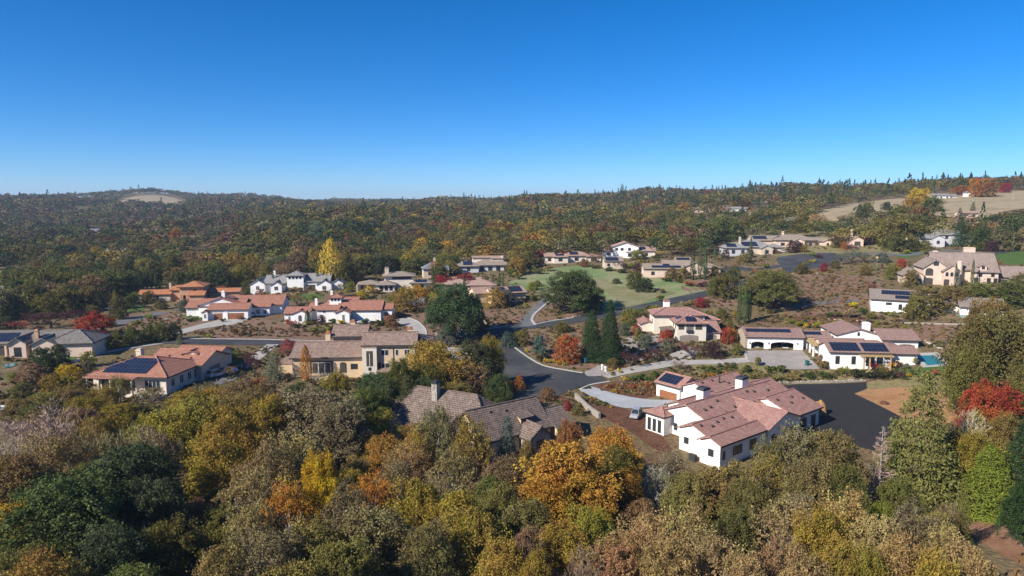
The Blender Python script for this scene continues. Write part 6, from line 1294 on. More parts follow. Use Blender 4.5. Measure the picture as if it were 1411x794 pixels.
def brush(n):
    r = np.random.default_rng(91); Vs, Cs = [], []; k = 0
    while k < n:
        px = prnd.uniform(-20, 1431); py = 338 + (560 - 338) * prnd.random() ** 1.1; k += 1
        if any(in_poly(px, py, P) for P in CLEAR): continue
        g = at(px, py)
        if g.y > 430 or on_house(g.x, g.y): continue
        cl = .5 + .5 * math.sin(g.x * .11 + 2 * math.sin(g.y * .07)) * math.cos(g.y * .09)
        if prnd.random() > .25 + cl: continue
        w = prnd.uniform(.4, 1.3) * (1 + g.y / 500); h = w * prnd.uniform(.25, .55); m = 26
        d = unit(r.normal(size=(m, 3))); d[:, 2] = abs(d[:, 2]); P = d * np.array([w/2, w/2, h]) * (r.uniform(.3, 1, m) ** .4)[:, None]
        V = leaves(P, d, .40 * (1 + g.y / 600), r, 3) + np.array([g.x, g.y, 0.]); V[..., 2] += hz(g.x, g.y)
        c = prnd.choice(['brown', 'brown', 'olive', 'purplebrown', 'greyoak', 'oak', 'darkoak'])
        Vs.append(V); Cs.append(np.array(PAL[c]) * .62 * np.clip(1 + r.normal(0, .2, m), .4, 1.8)[:, None] * r.uniform(.7, 1.2))
    tri_cloud('dry_brush', np.concatenate(Vs), np.concatenate(Cs), 'dry grass tufts and low brush on the open slopes')
brush(15000)

# ---------------------------------------------------------------- the wooded hills: nearest trees one by one, the rest as one mass
KEEP = [  # open ground, houses and gardens as seen in the photo: no wild trees stand here
 [(-60, 375), (50, 372), (52, 384), (-60, 386)], [(330, 412), (334, 396), (345, 386), (452, 388), (466, 400), (488, 394), (494, 381), (588, 382), (604, 392), (622, 390), (630, 366), (700, 366), (712, 384), (735, 374), (744, 360), (832, 358), (838, 346), (905, 348), (912, 358), (982, 352), (986, 335), (1060, 332), (1150, 332), (1156, 348), (1178, 341), (1205, 340), (1240, 348), (1282, 338), (1348, 336), (1350, 348), (1480, 345), (1480, 540), (330, 540)],
 [(-60, 446), (60, 440), (120, 432), (165, 422), (182, 398), (235, 388), (262, 390), (274, 404), (330, 404), (340, 540), (-60, 560)],
 [(1108, 322), (1124, 292), (1200, 277), (1270, 271), (1290, 268), (1350, 265), (1480, 262), (1480, 310), (1300, 326), (1285, 312), (1250, 300), (1200, 312), (1150, 322)],
 [(980, 300), (985, 288), (1066, 284), (1068, 296)], [(150, 283), (180, 269), (230, 268), (260, 279), (240, 285)], [(100, 278), (108, 273), (130, 273), (130, 277)],
 [(115, 332), (118, 322), (145, 317), (146, 328), (138, 334)], [(75, 327), (115, 323), (118, 330), (80, 331)], [(70, 320), (75, 310), (95, 310), (92, 322)], [(252, 362), (262, 348), (315, 342), (318, 352), (290, 362)],
 [(240, 332), (272, 330), (274, 338), (240, 338)], [(860, 324), (895, 322), (895, 334), (860, 334)], [(798, 304), (818, 303), (818, 310), (798, 310)], [(1000, 296), (1030, 295), (1030, 301), (1000, 302)], [(1210, 306), (1232, 304), (1232, 314), (1210, 314)], [(145, 354), (182, 352), (182, 361), (145, 362)], [(952, 296), (980, 296), (980, 302), (952, 302)], [(228, 284), (256, 283), (256, 287), (210, 288)], [(2, 408), (40, 408), (40, 420), (2, 420)], [(1050, 277), (1095, 277), (1095, 281), (1050, 281)], [(1325, 306), (1350, 305), (1350, 311), (1325, 311)],
]
KB = [(min(p[0] for p in P), max(p[0] for p in P), min(p[1] for p in P), max(p[1] for p in P), P) for P in KEEP]
def kept(px, py):
    return any(a <= px <= b and c <= py <= d and in_poly(px, py, P) for a, b, c, d, P in KB)
def region_cols(px, py, n1, n2):
    """mix of tree colours seen in that part of the woods"""
    if px < 330 and py < 345: mixc = [('purplebrown', 3), ('brown', 4), ('rust', 1), ('darkoak', 4), ('oak', 3), ('greyoak', 3), ('fir', 2), ('olive', 2)]
    elif px < 330: mixc = [('oak', 4), ('darkoak', 4), ('olive', 4), ('brown', 1), ('greyoak', 2), ('goldgreen', 1)]
    elif px < 560: mixc = [('olive', 4), ('oak', 5), ('darkoak', 4), ('greyoak', 2), ('goldgreen', 2), ('brown', 1)]
    elif px < 760 and py > 318: mixc = [('goldgreen', 4), ('gold', 1), ('rust', 1), ('olive', 5), ('oak', 4), ('darkoak', 3), ('brown', 3)]
    elif px < 900: mixc = [('olive', 4), ('oak', 3), ('greyoak', 3), ('brown', 2), ('darkoak', 2), ('rust', 1), ('goldgreen', 2), ('fir', 1)]
    else: mixc = [('olive', 4), ('oak', 4), ('darkoak', 3), ('greyoak', 3), ('brown', 2), ('rust', 1), ('fir', 2)]
    tot = sum(b for a, b in mixc); r = n1 * tot
    for a, b in mixc:
        r -= b
        if r <= 0: return a
    return mixc[-1][0]
wild = []
def scatter(y0, y1, spacing, u0=-.95, u1=.92):
    y = y0; row = 0
    while y < y1:
        s = spacing(y); x = u0 * y + (row % 2) * s * .5
        while x < u1 * y:
            xx = x + prnd.uniform(-.42, .42) * s; yy = y + prnd.uniform(-.42, .42) * s; x += s
            px, py = proj(xx, yy, hz(xx, yy))
            if kept(px, py): continue
            wild.append((xx, yy, px, py))
        y += s * .9; row += 1
scatter(235, 2300, lambda y: 10.6 + max(0, y - 420) * .0085)
scatter(2300, 4200, lambda y: 30)
def lown(x, y): return .5 + .5 * math.sin(x*.021 + 1.3*math.sin(y*.013)) * math.cos(y*.017 + math.sin(x*.011))
indiv = []; mass = []
for (x, y, px, py) in wild:
    h = prnd.uniform(6.5, 12.5) * (1 + .15 * math.sin(x*.03)); w = h * prnd.uniform(1.0, 1.35) * (1.5 if prnd.random() < .25 else 1)
    if y > 420 and lown(x*1.7 + 90, y*1.3) > .93 and prnd.random() < .7: continue
    n1 = min(.999, max(0, prnd.random() * .30 + .70 * (lown(x*1.6, y*1.2) * .6 + lown(x*3.7 + 40, y*2.9) * .4)))
    n1 = min(.999, max(0, (n1 - .5) * 2.1 + .5))
    if prnd.random() < .2: n1 = prnd.random()
    c = region_cols(px, py, min(.999, n1), 0)
    vis = -60 < px < 1470
    (indiv if (y < 500 and vis and len(indiv) < 175 and not on_house(x, y)) else mass).append((x, y, h, w, c))
for (x, y, h, w, c) in indiv:
    if c == 'fir': plant('fir', x, y, h*1.35, w*.62, c)
    elif c in ('purplebrown',) and prnd.random() < .5: plant('bare', x, y, h, w, c)
    else: plant('oak' if c in ('oak', 'darkoak', 'olive', 'greyoak') else 'autumn', x, y, h, w, c)
print('individual wild', len(indiv), 'mass', len(mass))
def woodland(items):
    def tmpl(seed, n, size):
        r = np.random.default_rng(seed); P, Nn, T = [], [], []
        nl = 9
        for i in range(nl):
            th = i*2.4; q = (i+.5)/nl; ph = math.acos(1 - 1.2*q); c = np.array([.6*math.sin(ph)*math.cos(th), .6*math.sin(ph)*math.sin(th), .85 + .7*math.cos(ph)*r.uniform(.8, 1.1)])
            m = n // nl; d = unit(r.normal(size=(m, 3))); d[:, 2] = np.where(r.random(m) < .75, abs(d[:, 2]), d[:, 2]); P.append(c + d*np.array([.42, .42, .38]) * (r.uniform(.5, 1, m)**.5)[:, None]); Nn.append(d); T.append(1 + r.normal(0, .13) + r.normal(0, .14, m))
        P = np.concatenate(P); P[:, 2] *= 2 / P[:, 2].max()
        return leaves(P, np.concatenate(Nn), size, r, 3, jit=.5), np.concatenate(T)
    def tcone(seed, n, size):
        r = np.random.default_rng(seed); z = 2 * r.random(n) ** 1.25; th = r.uniform(0, 6.28, n); rad = (1 - z/2) ** .85 * r.uniform(.5, 1.1, n) * (1 + .25*np.sin(z*19))
        P = np.stack([rad*np.cos(th), rad*np.sin(th), z], 1); return leaves(P, np.stack([np.cos(th), np.sin(th), np.full(n, .7)], 1), size, r, 3, jit=.5), 1 + r.normal(0, .25, n)
    tm = {'near': [tmpl(i, 560, .145) for i in range(6)], 'mid': [tmpl(20+i, 230, .22) for i in range(6)], 'far': [tmpl(40+i, 84, .36) for i in range(6)], 'cn': [tcone(i, 260, .17) for i in range(3)], 'cf': [tcone(9+i, 70, .34) for i in range(3)]}
    Vs, Cs = [], []
    for (x, y, h, w, c) in items:
        con = c == 'fir' or (y > 500 and prnd.random() < (.05 if y < 900 else .035 if x < -.2 * y else .10))
        if con: c = 'fir'; h *= prnd.uniform(1.0, 1.7); w *= .6
        t = prnd.choice(tm['cn' if y < 700 else 'cf'] if con else tm['near' if y < 560 else 'mid' if y < 1000 else 'far'])
        if y > 1000: w *= 1.25; h *= 1.1
        a = prnd.uniform(0, 6.28); ca, sa = math.cos(a), math.sin(a); V = t[0]
        X = V[..., 0]*ca - V[..., 1]*sa; Y = V[..., 0]*sa + V[..., 1]*ca
        z0 = hz(x, y)
        Vs.append(np.stack([x + X*w/2, y + Y*w/2, z0 - .4 + V[..., 2]*h/2], -1))
        b = np.array(PAL[c]) * prnd.uniform(.5, 1.0) * (.72 if c in ('tan', 'brown', 'rust', 'purplebrown') else 1) * np.array([prnd.uniform(.88, 1.12), 1, prnd.uniform(.88, 1.12)])
        Cs.append(np.clip(t[1], .4, 1.7)[:, None] * b)
    V = np.concatenate(Vs); col = np.concatenate(Cs); n = len(V)
    tri_cloud('far_woodland', V, col, 'mixed oak, pine and autumn woodland covering the far hills')
    print('woodland tris', n)
woodland(mass + OFF)
for c in CHK:
    if not 5 < c[4] < 22: print('height', c)
# ---------------------------------------------------------------- cars
def car(px, py, heading, paint, label, suv=False, on=None):
    p = Vector(on) if on else at(px, py)
    z = p.z + (.0 if on else .13)
    root = empty('parked_car', (p.x, p.y, z), R(heading), label, 'car', 'cars parked at the houses')
    L, Wd = (4.7, 1.85); h1, h2 = (.95, 1.72) if suv else (.85, 1.42)
    def section(x, zs): return [(x, -Wd/2*k, zz) for k, zz in zs] + [(x, Wd/2*k, zz) for k, zz in reversed(zs)]
    prof = [(-L/2, [(.80, .35), (.84, .62), (.80, h1-.12)]), (-L/2+.12, [(.97, .25), (1, .6), (.94, h1-.02)]), (-L/2+1.1, [(1, .22), (1, .6), (.96, h1)]), (L/2-1.3, [(1, .22), (1, .6), (.95, h1)]), (L/2-.25, [(.96, .24), (.98, .55), (.88, h1-.14)]), (L/2, [(.78, .34), (.82, .52), (.74, h1-.28)])]
    mb = MB(); rings = [section(*q) for q in prof]; n = 6
    for a, b in zip(rings, rings[1:]):
        for i in range(n): j = (i+1) % n; mb.poly([a[i], a[j], b[j], b[i]])
    mb.poly(rings[0][::-1]); mb.poly(rings[-1])
    body = mb.build('body', M[paint], root)
    xr, xf = (-L/2+.15, L/2-1.25) if suv else (-L/2+.75, L/2-1.35)
    lo = [(xr, -.86), (xf, -.86), (xf, .86), (xr, .86)]; tr, tf = xr + .35, xf - .75
    hi = [(tr, -.66), (tf, -.66), (tf, .66), (tr, .66)]
    rb = MB(); rb.prism([(x, y, h2-.05) for x, y in hi], (0, 0, .06))
    for (a, b), (c, d) in zip(lo, hi): rb.tube([(a*.995, b*.98, h1-.03), (c, d, h2-.02)], [.05, .045], 4)
    rb.build('roof', M[paint], root)
    for i, nm in enumerate(('side_window', 'windscreen', 'side_window', 'rear_window')):
        j = (i+1) % 4; g = MB(); q = [(*lo[i], h1-.02), (*lo[j], h1-.02), (*hi[j], h2-.05), (*hi[i], h2-.05)]; g.poly(q); g.build(nm, M['glass'], root)
    for sx in (-1, 1):
        for sy in (-1, 1):
            w = MB(); w.tube([(sx*1.42, sy*.70, .33), (sx*1.42, sy*.94, .33)], [.33, .33], 14); wo = w.build('wheel', M['rubber'], root)
            rm = MB(); rm.tube([(sx*1.42, sy*.93, .33), (sx*1.42, sy*.955, .33)], [.2, .2], 10); rm.build('rim', M['metalpost'], wo)
        hb = MB(); hb.box(L/2-.22, L/2-.06, sx*.62-.16, sx*.62+.16, .55, .68); hb.build('headlight', M['frame_white'], root)
        tb = MB(); tb.box(-L/2-.02, -L/2+.08, sx*.68-.12, sx*.68+.12, .6, .76); tb.build('tail_light', M['tailred'], root)
    return root
M['tailred'] = noisy('red_lamp_glass', [(.28, .012, .01), (.32, .02, .015)], 3, .3)
car(345.5, 436, 200, 'carwhite', 'white sedan parked beside the brown double garage door')
car(502, 446, 175, 'carsilver', 'silver car parked below the long red roofed house', )
car(299, 519, 60, 'carwhite', 'white pickup sized car nearer the solar villa wall', True)
car(314, 515, 30, 'carsilver', 'silver car behind the white one at the solar villa', True)
car(876, 575, 248, 'carsilver', 'silver wagon parked on the pale driveway by the long white house', True)
car(1078, 348, 190, 'carwhite', 'white car on the upper road before the long low house')
car(122, 464, 175, 'carsilver', 'silver car half hidden under the bright red tree')
fm = Matrix.Translation(HF.o) @ Matrix.Rotation(R(HF.rot), 4, 'Z')
for x, y, pnt, lab in ((3.1, 4.0, 'carwhite', 'white wagon inside the narrow garage bay'), (8.4, 4.4, 'carsilver', 'silver car in the wide garage bay, left place'), (11.4, 4.2, 'carwhite', 'white car in the wide garage bay, right place')):
    q = fm @ Vector((x, y, .02)); car(0, 0, -90 + HF.rot, pnt, lab, True, on=q)
# blue canopy beside the silver wagon
def canopy(px, py, rot, w, d, hgt, mat, label):
    p = at(px, py); root = empty('garden_canopy', p, R(rot), label, 'canopy')
    mb = MB(); mb.prism([(-w/2, -d/2, hgt), (w/2, -d/2, hgt), (w/2, 0, hgt+.45), (-w/2, 0, hgt+.45)][:2] + [(w/2, d/2, hgt+.3), (-w/2, d/2, hgt+.3)], (0, 0, .07)); mb.build('roof', M[mat], root)
    for sx in (-1, 1):
        for sy in (-1, 1):
            g = MB(); g.tube([(sx*w*.45, sy*d*.45, -.3), (sx*w*.45, sy*d*.45, hgt + .15)], [.06, .06], 6); g.build('post', M['metalpost'], root)
M['bluecloth'] = noisy('blue_canvas', [(.05, .16, .42), (.07, .20, .50)], 1, .8); M['whitecloth'] = noisy('white_canvas', [(.68, .68, .70), (.75, .75, .77)], 1, .8)
canopy(-1, 582, 5, 3, 3, 2.4, 'whitecloth', 'flat white canopy at the far left edge of the slope')

# ---------------------------------------------------------------- street furniture
def street_sign(px, py):
    p = at(px, py); root = empty('street_sign', p, R(20), 'teal street name blade on a thin post at the road bend', 'sign')
    mb = MB(); mb.tube([(0, 0, -.3), (0, 0, 3.0)], [.045, .04], 8); mb.build('post', M['metalpost'], root)
    b = MB(); b.box(-.9, .9, -.02, .02, 2.55, 2.95); b.build('blade', M['teal'], root)
street_sign(641, 472)
def mailbox(px, py, label, mat='white'):
    p = at(px, py); root = empty('mailbox', p, R(15), label, 'mailbox', 'mailboxes by the gravel apron')
    mb = MB(); mb.box(-.2, .2, -.2, .2, -.3, 1.0); mb.build('pillar', M['white'], root)
    b = MB(); pts = [(-.24, .98), (.24, .98), (.24, 1.3)] + [(.24*math.cos(a), 1.3 + .2*math.sin(a)) for a in (.5, 1.05, 1.57, 2.1, 2.64)] + [(-.24, 1.3)]
    b.prism([(x, -.38, z) for x, z in pts], (0, .76, 0)); b.build('box', M[mat], root)
mailbox(830, 510, 'larger white mailbox on the gravel apron by the road'); mailbox(834.5, 512.5, 'smaller white mailbox nearest the pale driveway', 'carwhite')
def util_box(px, py, label, mat='beige'):
    p = at(px, py); root = empty('utility_box', p, R(10), label, 'utility box', 'utility boxes in the verge')
    mb = MB(); mb.box(-.5, .5, -.4, .4, -.2, 1.15); mb.build('cabinet', M[mat], root)
    b = MB(); b.prism([(-.55, -.45, 1.15), (.55, -.45, 1.15), (.5, -.4, 1.28), (-.5, -.4, 1.28)], (0, .88, 0)); b.build('lid', M[mat], root)
util_box(655.5, 448, 'pale utility box left of a pair in the bark bed'); util_box(669, 446.5, 'pale utility box right of a pair in the bark bed')
def bin_(px, py, mat, label):
    p = at(px, py); root = empty('wheelie_bin', (p.x, p.y, p.z + .12), R(20), label, 'bin', 'wheelie bins at the drives')
    mb = MB(); lo = [(-.3, -.35, 0), (.3, -.35, 0), (.3, .35, 0), (-.3, .35, 0)]; hi = [(-.38, -.43, 1.15), (.38, -.43, 1.15), (.38, .43, 1.15), (-.38, .43, 1.15)]
    mb.poly(lo[::-1]); mb.poly(hi)
    for i in range(4): j = (i+1) % 4; mb.poly([lo[i], lo[j], hi[j], hi[i]])
    mb.build('tub', M[mat], root); b = MB(); b.prism([(-.41, -.46, 1.16), (.41, -.46, 1.16), (.41, .46, 1.26), (-.41, .46, 1.26)], (0, 0, .06)); b.build('lid', M[mat], root)
    for s in (-1, 1): w = MB(); w.tube([(s*.3, .36, .12), (s*.36, .36, .12)], [.13, .13], 10); w.build('wheel', M['rubber'], root)
M['binteal'] = noisy('teal_plastic', [(.01, .09, .085), (.015, .11, .10)], 2, .5); M['binblue'] = noisy('blue_plastic', [(.01, .10, .20), (.015, .13, .25)], 2, .5)
bin_(1112, 504, 'binteal', 'dark teal wheelie bin on the paved garage court'); bin_(807, 501, 'binblue', 'blue wheelie bin under the orange red tree')
def pole(px, py, hpx, label, name='utility_pole', arm=True, lamp=False, mat='bark', depth=None, rad=.16):
    p = at(px, py) if depth is None else atd(px, depth, py); h = hpx * p.y / FPX
    root = empty(name, p, R(25), label, name.split('_')[-1], None)
    mb = MB(); mb.tube([(0, 0, -.5), (0, 0, h)], [rad, rad*.7], 8); mb.build('post', M[mat], root)
    if arm: b = MB(); b.box(-1.2, 1.2, -.08, .08, h - 1.0, h - .8); b.build('crossarm', M[mat], root)
    if lamp: b = MB(); b.tube([(0, 0, h), (0, 0, h+.25), (0, 0, h+.9), (0, 0, h+1.2)], [.2, .55, .6, .1], 8); b.build('lantern', M['woodtan'], root)
pole(1248, 348, 17, 'dark lamp post with an amber lantern beside the upper drive', 'lamp_post', False, True, 'fascia')
pole(1397, 263, 17, 'pale utility pole on the ridge beside the crimson tree', mat='palebark', depth=560); pole(1340, 281, 7, 'short pale pole standing in the bare ridge pasture', mat='palebark', arm=False, name='marker_post')
pole(1303, 262, 26, 'thin radio mast above the firs on the right skyline', 'radio_mast', True, mat='metalpost', depth=800, rad=.3)
pole(151, 438, 17, 'curved grey street lamp post by the purple plum trees', 'street_lamp', True, mat='metalpost', rad=.08)
pole(1208, 369, 12, 'slim white lamp post among the olive trees', 'lamp_post', False, True, 'metalpost', rad=.07)
# boulders
def boulder_mesh(seed):
    r = random.Random(seed); bm = bmesh.new(); bmesh.ops.create_icosphere(bm, subdivisions=2, radius=1)
    for v in bm.verts:
        n = 1 + .22*math.sin(3.1*v.co.x + seed) * math.cos(2.7*v.co.y + 2*seed) + r.uniform(-.09, .09); v.co *= n; v.co.z *= .7
        if v.co.z < -.3: v.co.z = -.3
    me = bpy.data.meshes.new('boulder'); bm.to_mesh(me); bm.free(); me.materials.append(M['rock']); return me
BM = [boulder_mesh(i) for i in range(4)]; BL = []
def boulder(px, py, wpx, phrase):
    g = at(px, py); s = wpx * g.y / FPX / 2; o = bpy.data.objects.new('boulder', prnd.choice(BM)); C.objects.link(o)
    o.location = g; o.rotation_euler = (0, 0, prnd.uniform(0, 6.28)); o.scale = (s, s*prnd.uniform(.7, 1), s*prnd.uniform(.7, 1))
    tag(o, 'pale boulder ' + phrase, 'boulder', 'pale boulders ' + phrase)
def along(P, n, w, phrase):
    P = [Vector(p) for p in P]; T = [0]
    for a, b in zip(P, P[1:]): T.append(T[-1] + (b-a).length)
    for k in range(n):
        t = (k + prnd.uniform(.1, .9)) / n * T[-1]
        i = max(j for j in range(len(P) - 1) if T[j] <= t); q = P[i].lerp(P[i+1], (t - T[i]) / (T[i+1] - T[i]))
        boulder(q.x + prnd.uniform(-1, 1), q.y + prnd.uniform(-.6, .6), w * prnd.uniform(.6, 1.4), phrase)
along([(598, 461), (640, 455), (700, 446.5)], 22, 3.4, 'edging the bark bed above the road')
along([(742, 446), (765, 441), (795, 436)], 14, 3.0, 'inside the pale curved kerb')
along([(626, 474), (645, 480), (668, 484)], 9, 4, 'around the grey apron by the sign')
along([(1275, 470), (1290, 478), (1305, 486), (1320, 497)], 22, 5, 'stepping down the bank above the pool')
along([(1040, 526), (1100, 526), (1150, 525), (1192, 523)], 40, 3.4, 'along the top of the asphalt yard')
along([(855, 529), (885, 527), (945, 527)], 16, 3, 'edging the red bark bed')
along([(700, 538), (690, 520), (686, 500)], 10, 4, 'beside the road end below the dark trees')
along([(228, 441), (248, 434), (275, 430)], 14, 4, 'lining the upper left road')
along([(855, 520), (880, 521)], 5, 3, 'by the round green bushes')
along([(1140, 440), (1180, 442), (1240, 444), (1255, 448)], 18, 3, 'on the terrace behind the white farmhouse')
along([(1090, 377), (1120, 377), (1150, 378)], 8, 3, 'in the verge below the upper right drive')
# stone retaining wall right of the cottage
def stone_wall(P, h, label, w=.5):
    L = smooth_open([at(*p) for p in P], 8); root = MB()
    for a, b in zip(L, L[1:]):
        d = (b - a).normalized(); n = Vector((-d.y, d.x)) * w / 2; za = min(hz(a.x, a.y), hz(b.x, b.y))
        q = [(a.x - n.x, a.y - n.y), (b.x - n.x, b.y - n.y), (b.x + n.x, b.y + n.y), (a.x + n.x, a.y + n.y)]
        root.prism([(x, y, za - .5) for x, y in q], (0, 0, h + .5))
    o = root.build('stone_wall', M['stonegrey']); tag(o, label, 'wall')
stone_wall([(793, 549), (800, 556), (812, 567), (826, 577)], 1.3, 'grey stone retaining wall beside the shake roofed cottage')
stone_wall([(1056, 529), (1120, 528), (1193, 525)], .4, 'low rubble wall along the top of the asphalt yard')
stone_wall([(1246, 446), (1300, 447.5), (1352, 448.5)], .5, 'low pale wall at the foot of the row of oaks')
# wire fence on the bank
def fence(P, n, h, label):
    L = [at(*p) for p in P]; a, b = L[0], L[-1]; root = empty('wire_fence', a, 0, label, 'fence')
    pts = []
    for k in range(n + 1):
        t = k / n * (len(L) - 1); i = min(int(t), len(L) - 2); q = L[i].lerp(L[i+1], t - i); pts.append(Vector((q.x - a.x, q.y - a.y, hz(q.x, q.y) - a.z)))
    for p in pts: mb = MB(); mb.box(p.x-.05, p.x+.05, p.y-.05, p.y+.05, p.z-.3, p.z+h); mb.build('post', M['darkmetal'], root)
    for z in (h*.35, h*.65, h*.95): mb = MB(); mb.tube([(p.x, p.y, p.z + z) for p in pts], [.025]*len(pts), 4); mb.build('rail', M['darkmetal'], root)
fence([(1060, 521), (1110, 520.5), (1160, 519), (1190, 519)], 16, 1.3, 'thin dark wire fence on the bank above the asphalt yard')
# mound of orange soil, dark heap
def mound(px, py, w, h, mat, label, name, seed=1):
    g = at(px, py); r = random.Random(seed); bm = bmesh.new(); bmesh.ops.create_icosphere(bm, subdivisions=4, radius=1)
    for v in bm.verts:
        a = math.atan2(v.co.y, v.co.x); n = 1 + .13*math.sin(2*a + seed) + .08*math.sin(5*v.co.x + 3*v.co.y) + .05*math.sin(11*v.co.x + 7*v.co.z) + r.uniform(-.015, .015); v.co.x *= n*w/2; v.co.y *= n*w/2.4; v.co.z = max(v.co.z, -.15) * h * (n**.5)
    me = bpy.data.meshes.new(name); bm.to_mesh(me); bm.free(); me.materials.append(M[mat]); o = bpy.data.objects.new(name, me); C.objects.link(o); o.location = g; tag(o, label, 'mound')
M['sand'] = noisy('sandy_soil', [(.30, .165, .065), (.42, .25, .11)], 1.2, 1, kind='Object', fine=6, bump=.1)
mound(1128, 571, 3.4, 3.0, 'sand', 'orange soil mound on the asphalt at the white house corner', 'soil_mound')
mound(1219, 557, 2.2, .7, 'mulch', 'dark brown heap of bark lying on the orange dirt', 'bark_heap', 4)

g = at(762, 521); mb = MB(); mb.tube([(0, 0, .10), (0, 0, .135)], [.42, .42], 18); mo = mb.build('manhole_cover', M['metalpost']); mo.location = g; tag(mo, 'round pale manhole cover in the asphalt road end', 'manhole cover')
# ---------------------------------------------------------------- one label per plant
sc0 = bpy.context.scene; dg = bpy.context.evaluated_depsgraph_get(); dg.update()
camp = Vector((0, 0, CAMZ)); vis = []
own = {}
for d in PL:
    for ch in d['o'].children: own[ch.name] = d['o'].name
r_ = random.Random(17)
for d in PL:
    o = d['o']; n = 0; inside = -4 < d['px'] < 1415 and -4 < d['py'] < 798
    for k in range(18):
        a = r_.uniform(0, 6.283); rr = r_.uniform(0, .48) * d['w']; zz = o.location.z + d['h'] * r_.uniform(.25, .97)
        t = Vector((d['x'] + rr*math.cos(a), d['y'] + rr*math.sin(a)*.4, zz)); q = proj(*t)
        if not (2 < q[0] < 1409 and 2 < q[1] < 792): continue
        v = (t - camp).normalized(); hit, loc, nn, idx, ob, mm = sc0.ray_cast(dg, camp, v)
        if hit and own.get(ob.name) == o.name: n += 1
        if n >= 2: break
    d['vis'] = n
keepd = []
for d in PL:
    if d['vis'] == 0:
        for ch in list(d['o'].children): bpy.data.objects.remove(ch)
        bpy.data.objects.remove(d['o'])
    else: keepd.append(d)
print('plants', len(PL), 'seen', len(keepd))
LM = [('rose roofed white house', 1005, 580), ('shake roofed cottage', 650, 585), ('tan two storey villa', 495, 480), ('columned solar villa', 215, 510), ('cream loggia villa', 945, 452), ('white farmhouse', 1160, 480), ('three bay garage', 1060, 468), ('beige mansion', 1310, 365), ('low white solar house', 1215, 408), ('brown garage door house', 320, 420),
      ('lantern tower house', 465, 425), ('terracotta house', 225, 405), ('grey roofed tower house', 395, 385), ('low cream house', 540, 385), ('clerestory house', 672, 362), ('gabled field house', 720, 402), ('pink tiled house', 645, 395), ('field edge bungalow', 785, 355), ('white balcony house', 870, 342), ('blue solar house', 920, 368), ('grey hip roofed house', 1020, 338), ('long low house', 1095, 330), ('patio house', 50, 478), ('plum tree house', 1195, 332), ('grey gabled house', 1312, 328),
      ('black asphalt yard', 1165, 570), ('orange dirt patch', 1260, 556), ('road end', 760, 520), ('road junction', 710, 458), ('green field', 830, 395), ('swimming pool', 1282, 496), ('brown terraced bed', 1140, 405), ('ridge pasture', 1360, 285), ('tan pasture', 1190, 288), ('paved garage court', 1075, 496), ('left verge path', 170, 478), ('red roofed slope', 420, 460), ('curved concrete drive', 575, 450), ('upper ring road', 1115, 360), ('bottom left corner', 20, 780), ('bottom right dirt', 1390, 745), ('hilltop meadow', 205, 276), ('stone wall', 808, 562), ('red bark bed', 870, 538)]
ORD = ['', 'second', 'third', 'fourth', 'fifth', 'sixth', 'seventh', 'eighth', 'ninth', 'tenth', 'eleventh', 'twelfth', 'thirteenth', 'fourteenth', 'fifteenth', 'sixteenth']
GRP = {'oak': 'oaks of the slope and gardens', 'leafy tree': 'autumn leafy trees of the slope and gardens', 'thin crowned tree': 'thin crowned trees of the lower slope', 'conical fir': 'conical firs', 'pine': 'pines', 'slim cypress': 'slim garden cypresses', 'tall poplar': 'poplars', 'bare tree': 'leafless trees', 'shrub': 'garden shrubs'}
def rel(px, py, w):
    best = min(LM, key=lambda l: (abs(l[1]-px)/1.0 + abs(l[2]-py)*1.6))
    dx, dy = px - best[1], py - best[2]
    if abs(dx) < 14 and abs(dy) < 9: return 'beside the ' + best[0]
    if abs(dx) > abs(dy) * 1.5: r = 'left of the ' if dx < 0 else 'right of the '
    else: r = 'in front of the ' if dy > 0 else 'behind the '
    dist = math.hypot(dx, dy * 1.6)
    return ('well ' if dist > 110 else '') + r + best[0]
byl = {}
for d in keepd:
    px = d['px']; py = d['py']
    size = ('tall ' if d['h'] > 11.5 else 'small ' if d['h'] < 5 else '') if d['word'] != 'shrub' else ('low ' if d['h'] < 1.1 else 'big ' if d['h'] > 2.2 else '')
    word = d['word']
    base = f"{size}{d['col']} {word} {d['bed'] if 'bed' in d else rel(px, py, d['w'])}"
    base = base.replace('leafless bare', 'bare').replace('leafy tree', 'leafy tree')
    byl.setdefault(base, []).append(d)
for base, L in byl.items():
    if len(L) == 1: lab = [base]
    else:
        L.sort(key=lambda d: d['px']); n = len(L)
        lab = [base + (', leftmost such' if k == 0 else ', rightmost such' if k == n-1 else f', {ORD[k] if k < len(ORD) else "later"} such from left') for k in range(n)]
    for d, l in zip(L, lab):
        for a_ in ('well ', 'tall ', 'small ', 'low ', 'big ', 'such ', 'white '):
            if len(l.split()) > 16: l = l.replace(a_, '', 1)
        d['o']['label'] = l; d['o']['group'] = GRP[d['word']]
seen_ = {}
for d in keepd: seen_.setdefault(d['o']['label'], []).append(d)
for l, L in seen_.items():
    if len(L) > 1 and 'bed' not in L[0]:
        L.sort(key=lambda d: d['y'])
        for d, w_ in zip(L, ['nearest', 'next behind', 'third back', 'fourth back']): d['o']['label'] = ' '.join(l.replace(' such', '').split()[:14]) + ', ' + w_
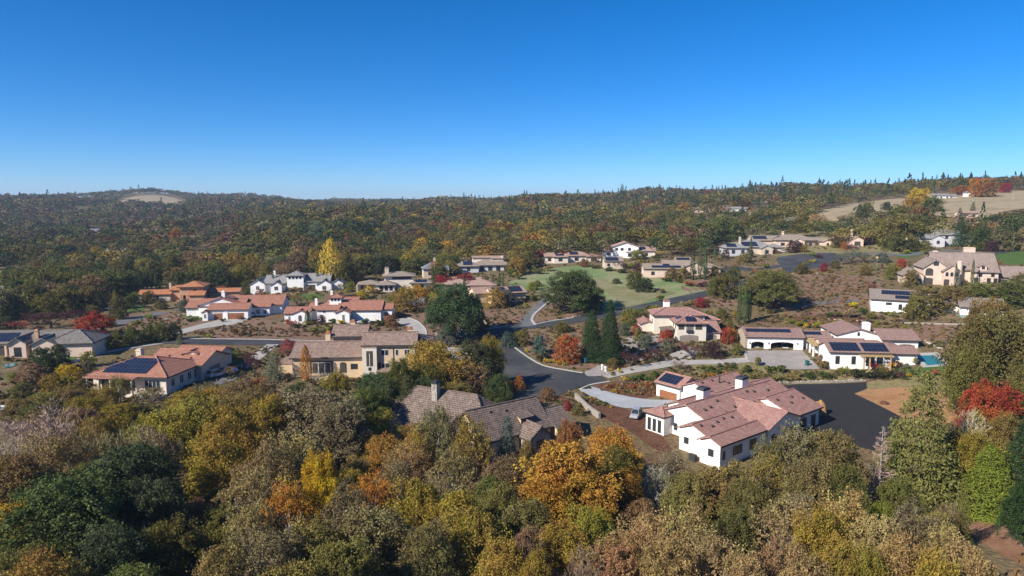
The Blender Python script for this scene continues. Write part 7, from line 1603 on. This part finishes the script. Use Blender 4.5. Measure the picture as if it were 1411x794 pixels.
# ---------------------------------------------------------------- camera, sun, sky
cam = bpy.data.cameras.new('camera'); co = bpy.data.objects.new('camera', cam); C.objects.link(co)
co.location = (0, 0, CAMZ); co.rotation_euler = (math.pi/2 - PITCH, 0, 0)
cam.sensor_width = 36; cam.lens = FPX / 1411 * 36; cam.clip_end = 40000; cam.clip_start = 1
bpy.context.scene.camera = co
sc = bpy.context.scene
SUN_EL = 34.0
travel = Vector((.81, .585, 0)).normalized()
tos = Vector((-travel.x * math.cos(R(SUN_EL)), -travel.y * math.cos(R(SUN_EL)), math.sin(R(SUN_EL))))
sl = bpy.data.lights.new('sun', 'SUN'); sl.energy = 5.0; sl.angle = R(.5); sl.color = (1, .93, .82)
so = bpy.data.objects.new('sun', sl); C.objects.link(so); so.rotation_euler = tos.to_track_quat('Z', 'Y').to_euler(); so.location = tos * 300
w = bpy.data.worlds.new('World'); sc.world = w; w.use_nodes = True; nt = w.node_tree
sky = nt.nodes.new('ShaderNodeTexSky'); sky.sky_type = 'NISHITA'; sky.sun_disc = False
sky.sun_elevation = R(SUN_EL); sky.sun_rotation = math.atan2(tos.x, tos.y)
sky.altitude = 300; sky.air_density = .7; sky.dust_density = .2; sky.ozone_density = 9.0
bg = nt.nodes['Background']; bg.inputs['Strength'].default_value = .098
hs = nt.nodes.new('ShaderNodeHueSaturation'); hs.inputs['Saturation'].default_value = 1.2
nt.links.new(sky.outputs[0], hs.inputs['Color']); nt.links.new(hs.outputs[0], bg.inputs['Color'])
sc.view_settings.view_transform = 'Standard'; sc.view_settings.look = 'None'; sc.view_settings.exposure = .62; sc.view_settings.gamma = 1
sc.cycles.use_denoising = True
sc.cycles.max_bounces = 5; sc.cycles.diffuse_bounces = 3; sc.cycles.glossy_bounces = 2; sc.cycles.transmission_bounces = 2; sc.cycles.volume_bounces = 0; sc.cycles.transparent_max_bounces = 4
sc.cycles.sample_clamp_indirect = 4

# thin autumn air over the valley
hz_ = MB(); hz_.box(-8000, 8000, -60, 6200, -8, 130)
hm = bpy.data.materials.new('valley_air'); hm.use_nodes = True; hn = hm.node_tree; hn.nodes.remove(hn.nodes['Principled BSDF'])
pv = hn.nodes.new('ShaderNodeVolumePrincipled'); pv.inputs['Color'].default_value = (.62, .78, 1, 1); pv.inputs['Density'].default_value = .00011; pv.inputs['Anisotropy'].default_value = .1
hn.links.new(pv.outputs[0], hn.nodes['Material Output'].inputs['Volume'])
tag(hz_.build('haze', hm), 'thin pale blue autumn haze lying over the valley', None, None, 'stuff')
